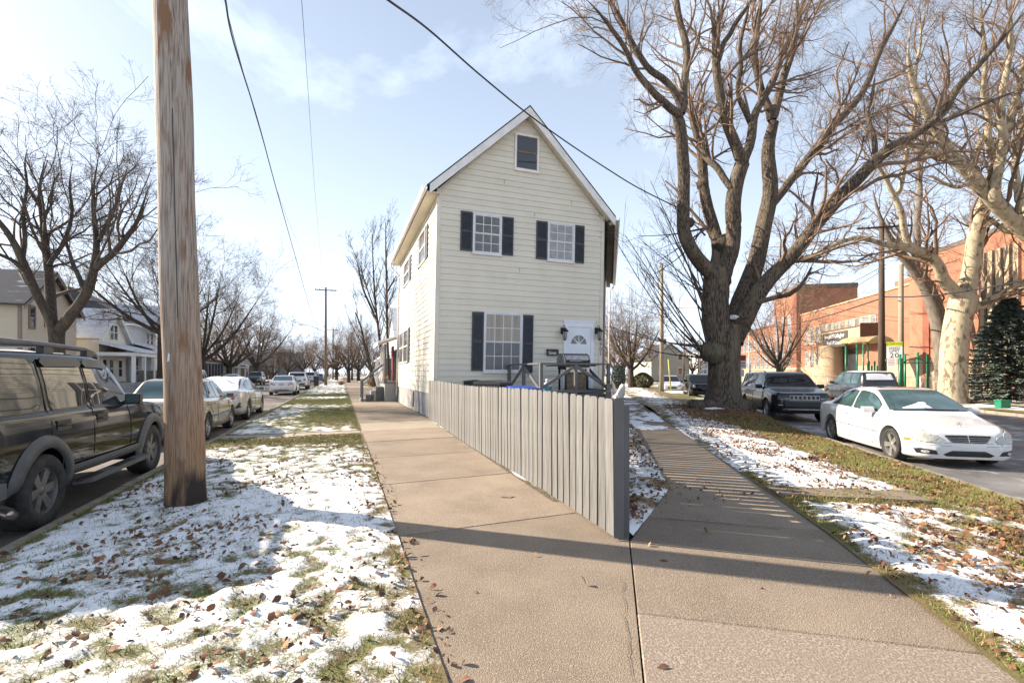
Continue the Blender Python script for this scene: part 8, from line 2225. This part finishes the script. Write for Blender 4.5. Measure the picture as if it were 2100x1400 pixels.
hwin(h3, 4.55, 5.05, 6.2, 6.9, x=0.46, tw=0.08); hwin(h3, 1.0, 1.7, 1.3, 2.8)
lporch(h3, -0.3, 6.2, 2.6, 3.25, 4.1, ncol=5)
b = MB(); b.box(2.64,2.70,3.9,5.6,1.0,2.9); b.build('porch_screen', M_DKPANEL, h3)
b = MB()
for k in range(4): b.box(2.75+0.3*k,2.75+0.3*(k+1),2.0,3.2,0,0.72-0.18*k)
b.build('steps', M_FOUND, h3)
M_W4 = clap_mat('white_clapboard', (0.70,0.70,0.70)); M_W5 = clap_mat('slate_clapboard', (0.13,0.13,0.135)); M_W6 = clap_mat('sage_clapboard', (0.22,0.23,0.19)); M_W7 = clap_mat('brown_clapboard', (0.10,0.075,0.06))
h = lhouse('wooden_house', 'white gabled house mostly hidden by the wooden pole', 58.5, 65, -17.5, 10, 5.4, 8.2, M_W4, M_ROOFSNOW); lporch(h, 0.3, 6.2, 2.2, 3.0, 3.8); hwin(h, 1.2, 2.0, 3.9, 5.2); hwin(h, 4.2, 5.0, 3.9, 5.2)
h = lhouse('wooden_house', 'dark slate house behind the tree right of the wooden pole', 72, 79, -20, 10, 5.6, 8.6, M_W5, M_ROOFSNOW); hwin(h, 1.5, 2.3, 3.6, 5.0); hwin(h, 4.6, 5.4, 3.6, 5.0)
h = lhouse('wooden_house', 'sage green house beyond the dark container', 88, 96, -17, 10, 3.6, 6.2, M_W6, M_ROOFSNOW); hwin(h, 1.2, 2.2, 1.4, 2.7); hwin(h, 5.2, 6.2, 1.4, 2.7); lporch(h, 2.6, 5.0, 1.6, 2.6, 3.2, ncol=2)
h = lhouse('wooden_house', 'dark brown low house far along the left street', 118, 128, -14.5, 10, 3.2, 6.0, M_W7, M_ROOFPART); hwin(h, 1.5, 2.6, 1.2, 2.4); hwin(h, 6.2, 7.4, 1.2, 2.4)
h = lhouse('wooden_house', 'dark gabled house near the end of the left street', 150, 160, -11.0, 10, 4.0, 7.4, M_W5, M_ROOFPART); hwin(h, 1.5, 2.6, 1.2, 2.4); hwin(h, 6.2, 7.4, 1.2, 2.4)
# dark container on the left lawn
pc_ = LP(-14.6, 60.5, 0.05); CT = empty('dark_container', pc_, ANG_L, label='long dark container with ribbed end beyond the snow-topped cars', cat='container')
M_CONT = mat('dark_steel', (0.020,0.022,0.026), 0.5, (0.03,0.032,0.036), 2)
b = MB(); b.box(-5.6,0,0,10.5,0.2,2.55); b.build('container_box', M_CONT, CT)
b = MB(); b.box(-5.7,0.06,-0.06,10.6,2.55,2.68); b.build('top_rim', M_STEEL, CT)
for k in range(14): b = MB(); b.box(0.01,0.10,0.3+k*0.75,0.42+k*0.75,0.2,2.5); b.build('rib', M_STEEL if k % 2 else M_CONT, CT)
# orange marker posts
M_ORANGE = mat('orange_plastic', (0.70,0.14,0.02), 0.5, (0.62,0.12,0.02), 3)
for px, Y, lab in ((516, 70.0, 'orange and white marker post left of the pair'), (525.5, 66.0, 'orange and white marker post beside the snow-topped car'), (550, 80.0, 'orange and white marker post near the dark SUV')):
    q = at(px, 780, Y); t = empty('marker_post', (q.x, q.y, -0.1), 0, label=lab, cat='marker post', group='orange marker posts')
    b = MB(); b.lathe([(0.28,0),(0.26,0.06),(0.09,0.08)], 12); b.build('base', M_BLACK, t)
    for k in range(4): b = MB(); b.lathe([(0.085,0.08+k*0.27),(0.08,0.35+k*0.27)], 10); b.build('band', M_ORANGE if k % 2 == 0 else M_WHITE, t, smooth=True)
# bin by the far pole
q = Lat(664, -1.9); wheelie((q.x+0.4, q.y-3.0, 0.0), ANG_L, M_BIN, M_BIN, 'black wheeled bin on the verge beside the far lamp pole', 1.1)
# ivy on the trunk of the verge tree
iv = Lat(690, -0.9); M_IVY = mat('ivy_leaf', (0.030,0.045,0.018), 0.7, (0.05,0.06,0.025), 5)
r = np.random.default_rng(77); n_ = 2600
zz = r.uniform(0.8, 6.8, n_); a = r.uniform(0, 2*np.pi, n_); rr_ = r.uniform(0.15, 0.62, n_)*(0.7+0.5*np.sin(zz*2.1))
P = np.stack([np.cos(a)*rr_, np.sin(a)*rr_, zz], -1); D = r.normal(size=(n_,3)); D /= np.linalg.norm(D,axis=1,keepdims=True); E = np.cross(D, r.normal(size=(n_,3))); E /= np.linalg.norm(E,axis=1,keepdims=True)
V = np.stack([P-D*0.09, P+E*0.07, P+D*0.09, P-E*0.07], 1).reshape(-1,3)
o = link('ivy', np_mesh('ivy', V, np.arange(n_*4).reshape(-1,4), [M_IVY]), None, label='dark ivy covering the trunk of the verge tree by the far pole', cat='ivy', kind='stuff'); o.location = iv

# ================================================================== BEYOND THE HOUSE ON THE LEFT PAVEMENT
nh = lhouse('wooden_house', 'house with snowy roof and grey lean-to just beyond the porch', 40.5, 49.0, 12.0, 7.5, 4.6, 7.4, M_W4, M_ROOFSNOW, group='houses past the cream house')
b = MB(); b.box(-8.6,-7.5,0.3,4.5,0,2.7); b.build('lean_to', mat('lean_to_grey', (0.10,0.10,0.105), 0.7, (0.08,0.08,0.085), 3), nh)
b = MB(); b.prism([(-7.5,0.1,3.5),(-8.9,0.1,2.75),(-8.9,4.7,2.75),(-7.5,4.7,3.5)], (0,0,0.1)); b.build('lean_to_roof', M_ROOFSNOW, nh)
hwin(nh, -6.0, -5.1, 3.2, 4.3, side=True)
wp_ = LP(3.0, 33.0); WF = empty('wooden_fence', wp_, ANG_L, label='low brown wooden picket fence with solid end panel past the porch', cat='fence')
M_CEDAR = mat('cedar', (0.34,0.20,0.09), 0.7, (0.26,0.15,0.07), 4, rnd=0.15, stretch=(1,1,0.3)); M_CEDARG = mat('old_cedar', (0.20,0.14,0.10), 0.8, (0.14,0.10,0.07), 4, rnd=0.15)
for k in range(26): b = MB(); b.prism([(k*0.15,0,0.05),(k*0.15+0.09,0,0.05),(k*0.15+0.09,0,1.05),(k*0.15+0.045,0,1.12),(k*0.15,0,1.05)], (0,0.02,0)); b.build('picket', M_CEDARG, WF)
for z_ in (0.3,0.85): b = MB(); b.box(0,3.9,0.022,0.06,z_,z_+0.08); b.build('rail', M_CEDARG, WF)
for k in range(14): b = MB(); b.box(-0.03,-0.01,0.0+k*0.14,0.13+k*0.14,0.02,1.22); b.build('board', M_CEDAR, WF)
b = MB(); b.box(-0.07,0.03,-0.06,0.04,0,1.3); b.build('post', M_CEDAR, WF)
PQ = LP(3.4, 47.0); PV = empty('porch_pavilion', PQ, ANG_L, label='small white porch canopy over the pavement beyond the brown fence', cat='porch')
b = MB(); b.prism([(-0.3,0,2.6),(2.4,0,2.6),(2.4,0,2.75),(1.0,0,3.3),(-0.3,0,2.75)], (0,2.6,0)); b.build('canopy', M_WHITE_T, PV)
for x, y in ((-0.1,0.2),(-0.1,2.4),(2.2,0.2)): b = MB(); b.box(x-0.07,x+0.07,y-0.07,y+0.07,0,2.6); b.build('column', M_WHITE_T, PV)
def shrub(label, base, w, h, seed, m=M_TWIG_B, n=260, group='bare shrubs'):
    r = np.random.default_rng(seed); t = empty('bare_shrub', base, 0, label=label, cat='shrub', group=group)
    P = np.zeros((n,5,3)); a = r.uniform(0,2*np.pi,n); rad = r.uniform(0,0.12,n)*w
    P[:,0,0] = np.cos(a)*rad; P[:,0,1] = np.sin(a)*rad
    d = np.stack([np.cos(a)*0.5, np.sin(a)*0.5, np.full(n,1.0)],-1)+r.normal(size=(n,3))*0.3; ln = r.uniform(0.5,1.0,n)*h
    for k in range(1,5): d += r.normal(size=(n,3))*0.18; dd = d/np.linalg.norm(d,axis=1,keepdims=True); P[:,k] = P[:,k-1]+dd*(ln/4)[:,None]*np.array([w/h,w/h,1])
    Rr = np.linspace(0.012,0.004,5)[None,:].repeat(n,0)
    c1, q1 = spawn(P, Rr, 5, r, tmin=0.2, ang=(20,55), lfac=(0.3,0.6), up=0.1, k=4, rmin=0.004)
    V, F = merge([tubes(P, Rr, 3), tubes(c1, q1, 3)]); link('stems', np_mesh('stems', V, F, [m]), t); return t
q = LP(3.0, 29.5); shrub('low brown bush at the foot of the porch steps', q, 0.9, 0.8, 81, n=120)
q = LP(3.2, 52); shrub('tan bush along the far left pavement', q, 1.2, 1.2, 82, M_CEDAR)
q = LP(0.0, 60); shrub('pale brown grass clump at the pavement edge far off', q, 0.8, 0.7, 83, M_CEDAR, 140)
q = at(1300, 800, 48); shrub('round bush under the bare tree right of the house', (q.x, q.y, 0), 1.6, 1.5, 84, M_TWIG_D)
for px, Y, h_, lab, m_ in ((1268, 44.0, 2.2, 'narrow clipped evergreen beside the bare tree', M_SPRUCE[0]), (1318, 47.0, 1.5, 'rounded olive bush right of the bare tree', M_SPRUCE[1])):
    q = at(px, 800, Y); r = np.random.default_rng(int(px)); n_ = 2400; t = empty('clipped_bush', (q.x, q.y, 0), 0, label=lab, cat='shrub', group='evergreen bushes')
    u = r.uniform(0,1,n_); a = r.uniform(0,2*np.pi,n_); rr_ = (0.62 if h_ > 2 else 1.0)*np.sin(np.pi*(0.12+0.86*u))**0.7*r.uniform(0.75,1.08,n_)
    P = np.stack([np.cos(a)*rr_, np.sin(a)*rr_, u*h_], -1); D = r.normal(size=(n_,3)); D /= np.linalg.norm(D,axis=1,keepdims=True); E = np.cross(D, r.normal(size=(n_,3))); E /= np.linalg.norm(E,axis=1,keepdims=True)
    V = np.stack([P-D*0.10, P+E*0.06, P+D*0.10, P-E*0.06], 1).reshape(-1,3); link('foliage', np_mesh('foliage', V, np.arange(n_*4).reshape(-1,4), [m_]), t)
    b = MB(); b.tube([(0,0,-0.1),(0,0,h_*0.8)], [0.09,0.03], 6); b.build('trunk', M_BARK_D, t)
# ================================================================== FAR RIGHT BACKGROUND
def simple_house(label, loc, rz, w, d, ze, zp, wall, roof, chim=True):
    h = empty('wooden_house', loc, rz, label=label, cat='house', group='houses past the cream house')
    b = MB(); b.prism([(-w/2,0,0),(w/2,0,0),(w/2,0,ze),(0,0,zp),(-w/2,0,ze)], (0,d,0)); b.build('wall', wall, h)
    for sg in (-1,1):
        b = MB(); b.prism([(0,-0.3,zp+0.03),(sg*(w/2+0.35),-0.3,ze-0.25),(sg*(w/2+0.35),d+0.3,ze-0.25),(0,d+0.3,zp+0.03)], (0,0,0.13)); ro = b.build('roof', roof, h)
    if chim: b = MB(); b.box(0.5,1.2,d*0.4,d*0.4+0.7,zp-1.2,zp+1.3); b.build('chimney', M_BRICKD, ro)
    for x in (-w*0.25, w*0.25):
        for z_ in (1.2, 4.0):
            if z_ < ze: 
                b = MB(); b.box(x-0.5,x+0.5,-0.05,0.0,z_,z_+1.4); wn = b.build('window', M_WHITE_T, h); b = MB(); b.box(x-0.4,x+0.4,-0.06,-0.051,z_+0.1,z_+1.3); b.build('pane', M_DARKGLASS, wn)
    return h
q = at(1375, 775, 92.0); simple_house('pale green gabled house with red chimney far behind the pale pole', (q.x, q.y, -0.1), 0.15, 8.0, 10, 4.2, 7.2, clap_mat('pale_green_clapboard', (0.40,0.42,0.34)), M_ROOFPART)
q = at(1335, 775, 120.0); simple_house('cream house far off between the deck and the pale pole', (q.x, q.y, -0.1), -0.2, 9.0, 10, 4.6, 7.8, M_CREAMW, M_ROOFSNOW)
q = at(1460, 775, 130.0); simple_house('white house far off hidden by the big trunk', (q.x, q.y, -0.1), 0.3, 9.0, 10, 4.4, 7.4, M_W4, M_ROOFSNOW)
# distant wood closing the horizon: a band of bare twigs too far to count
def wood_band(name, label, arc, n, h, seed, m=M_TWIG_B):
    r = np.random.default_rng(seed); t = r.uniform(0,1,n)
    X = np.interp(t, [p[0] for p in arc], [p[1] for p in arc]); Y = np.interp(t, [p[0] for p in arc], [p[2] for p in arc])
    Y = Y+r.uniform(-15,15,n); P = np.zeros((n,4,3)); P[:,0,0] = X; P[:,0,1] = Y; P[:,0,2] = 0
    d = np.stack([r.normal(0,0.22,n), r.normal(0,0.22,n), np.ones(n)],-1); ln = h*r.uniform(0.45,1.0,n)
    for k in range(1,4): d += r.normal(size=(n,3))*0.14; P[:,k] = P[:,k-1]+d/np.linalg.norm(d,axis=1,keepdims=True)*(ln/3)[:,None]
    Rr = np.linspace(0.14,0.03,4)[None,:]*r.uniform(0.5,1.3,n)[:,None]
    c1, q1 = spawn(P, Rr, 10, r, tmin=0.25, ang=(25,60), lfac=(0.3,0.6), up=0.2, k=4, rmin=0.03); c2, q2 = spawn(c1, q1, 4, r, tmin=0.2, ang=(25,60), lfac=(0.4,0.7), up=0.1, k=3, rmin=0.02)
    V, F = merge([tubes(P, Rr, 3), tubes(c1, q1, 3), tubes(c2, q2, 3)]); return link(name, np_mesh(name, V, F, [m]), None, label=label, cat='wood', kind='stuff')
wood_band('distant_wood', 'far brown mass of bare trees closing the left street', [(0,-230,150),(0.35,-120,190),(0.7,-50,210),(1,20,190)], 700, 13, 91)
wood_band('distant_wood', 'far brown mass of bare trees behind the right street', [(0,20,190),(0.5,75,175),(1,190,160)], 420, 12, 92)
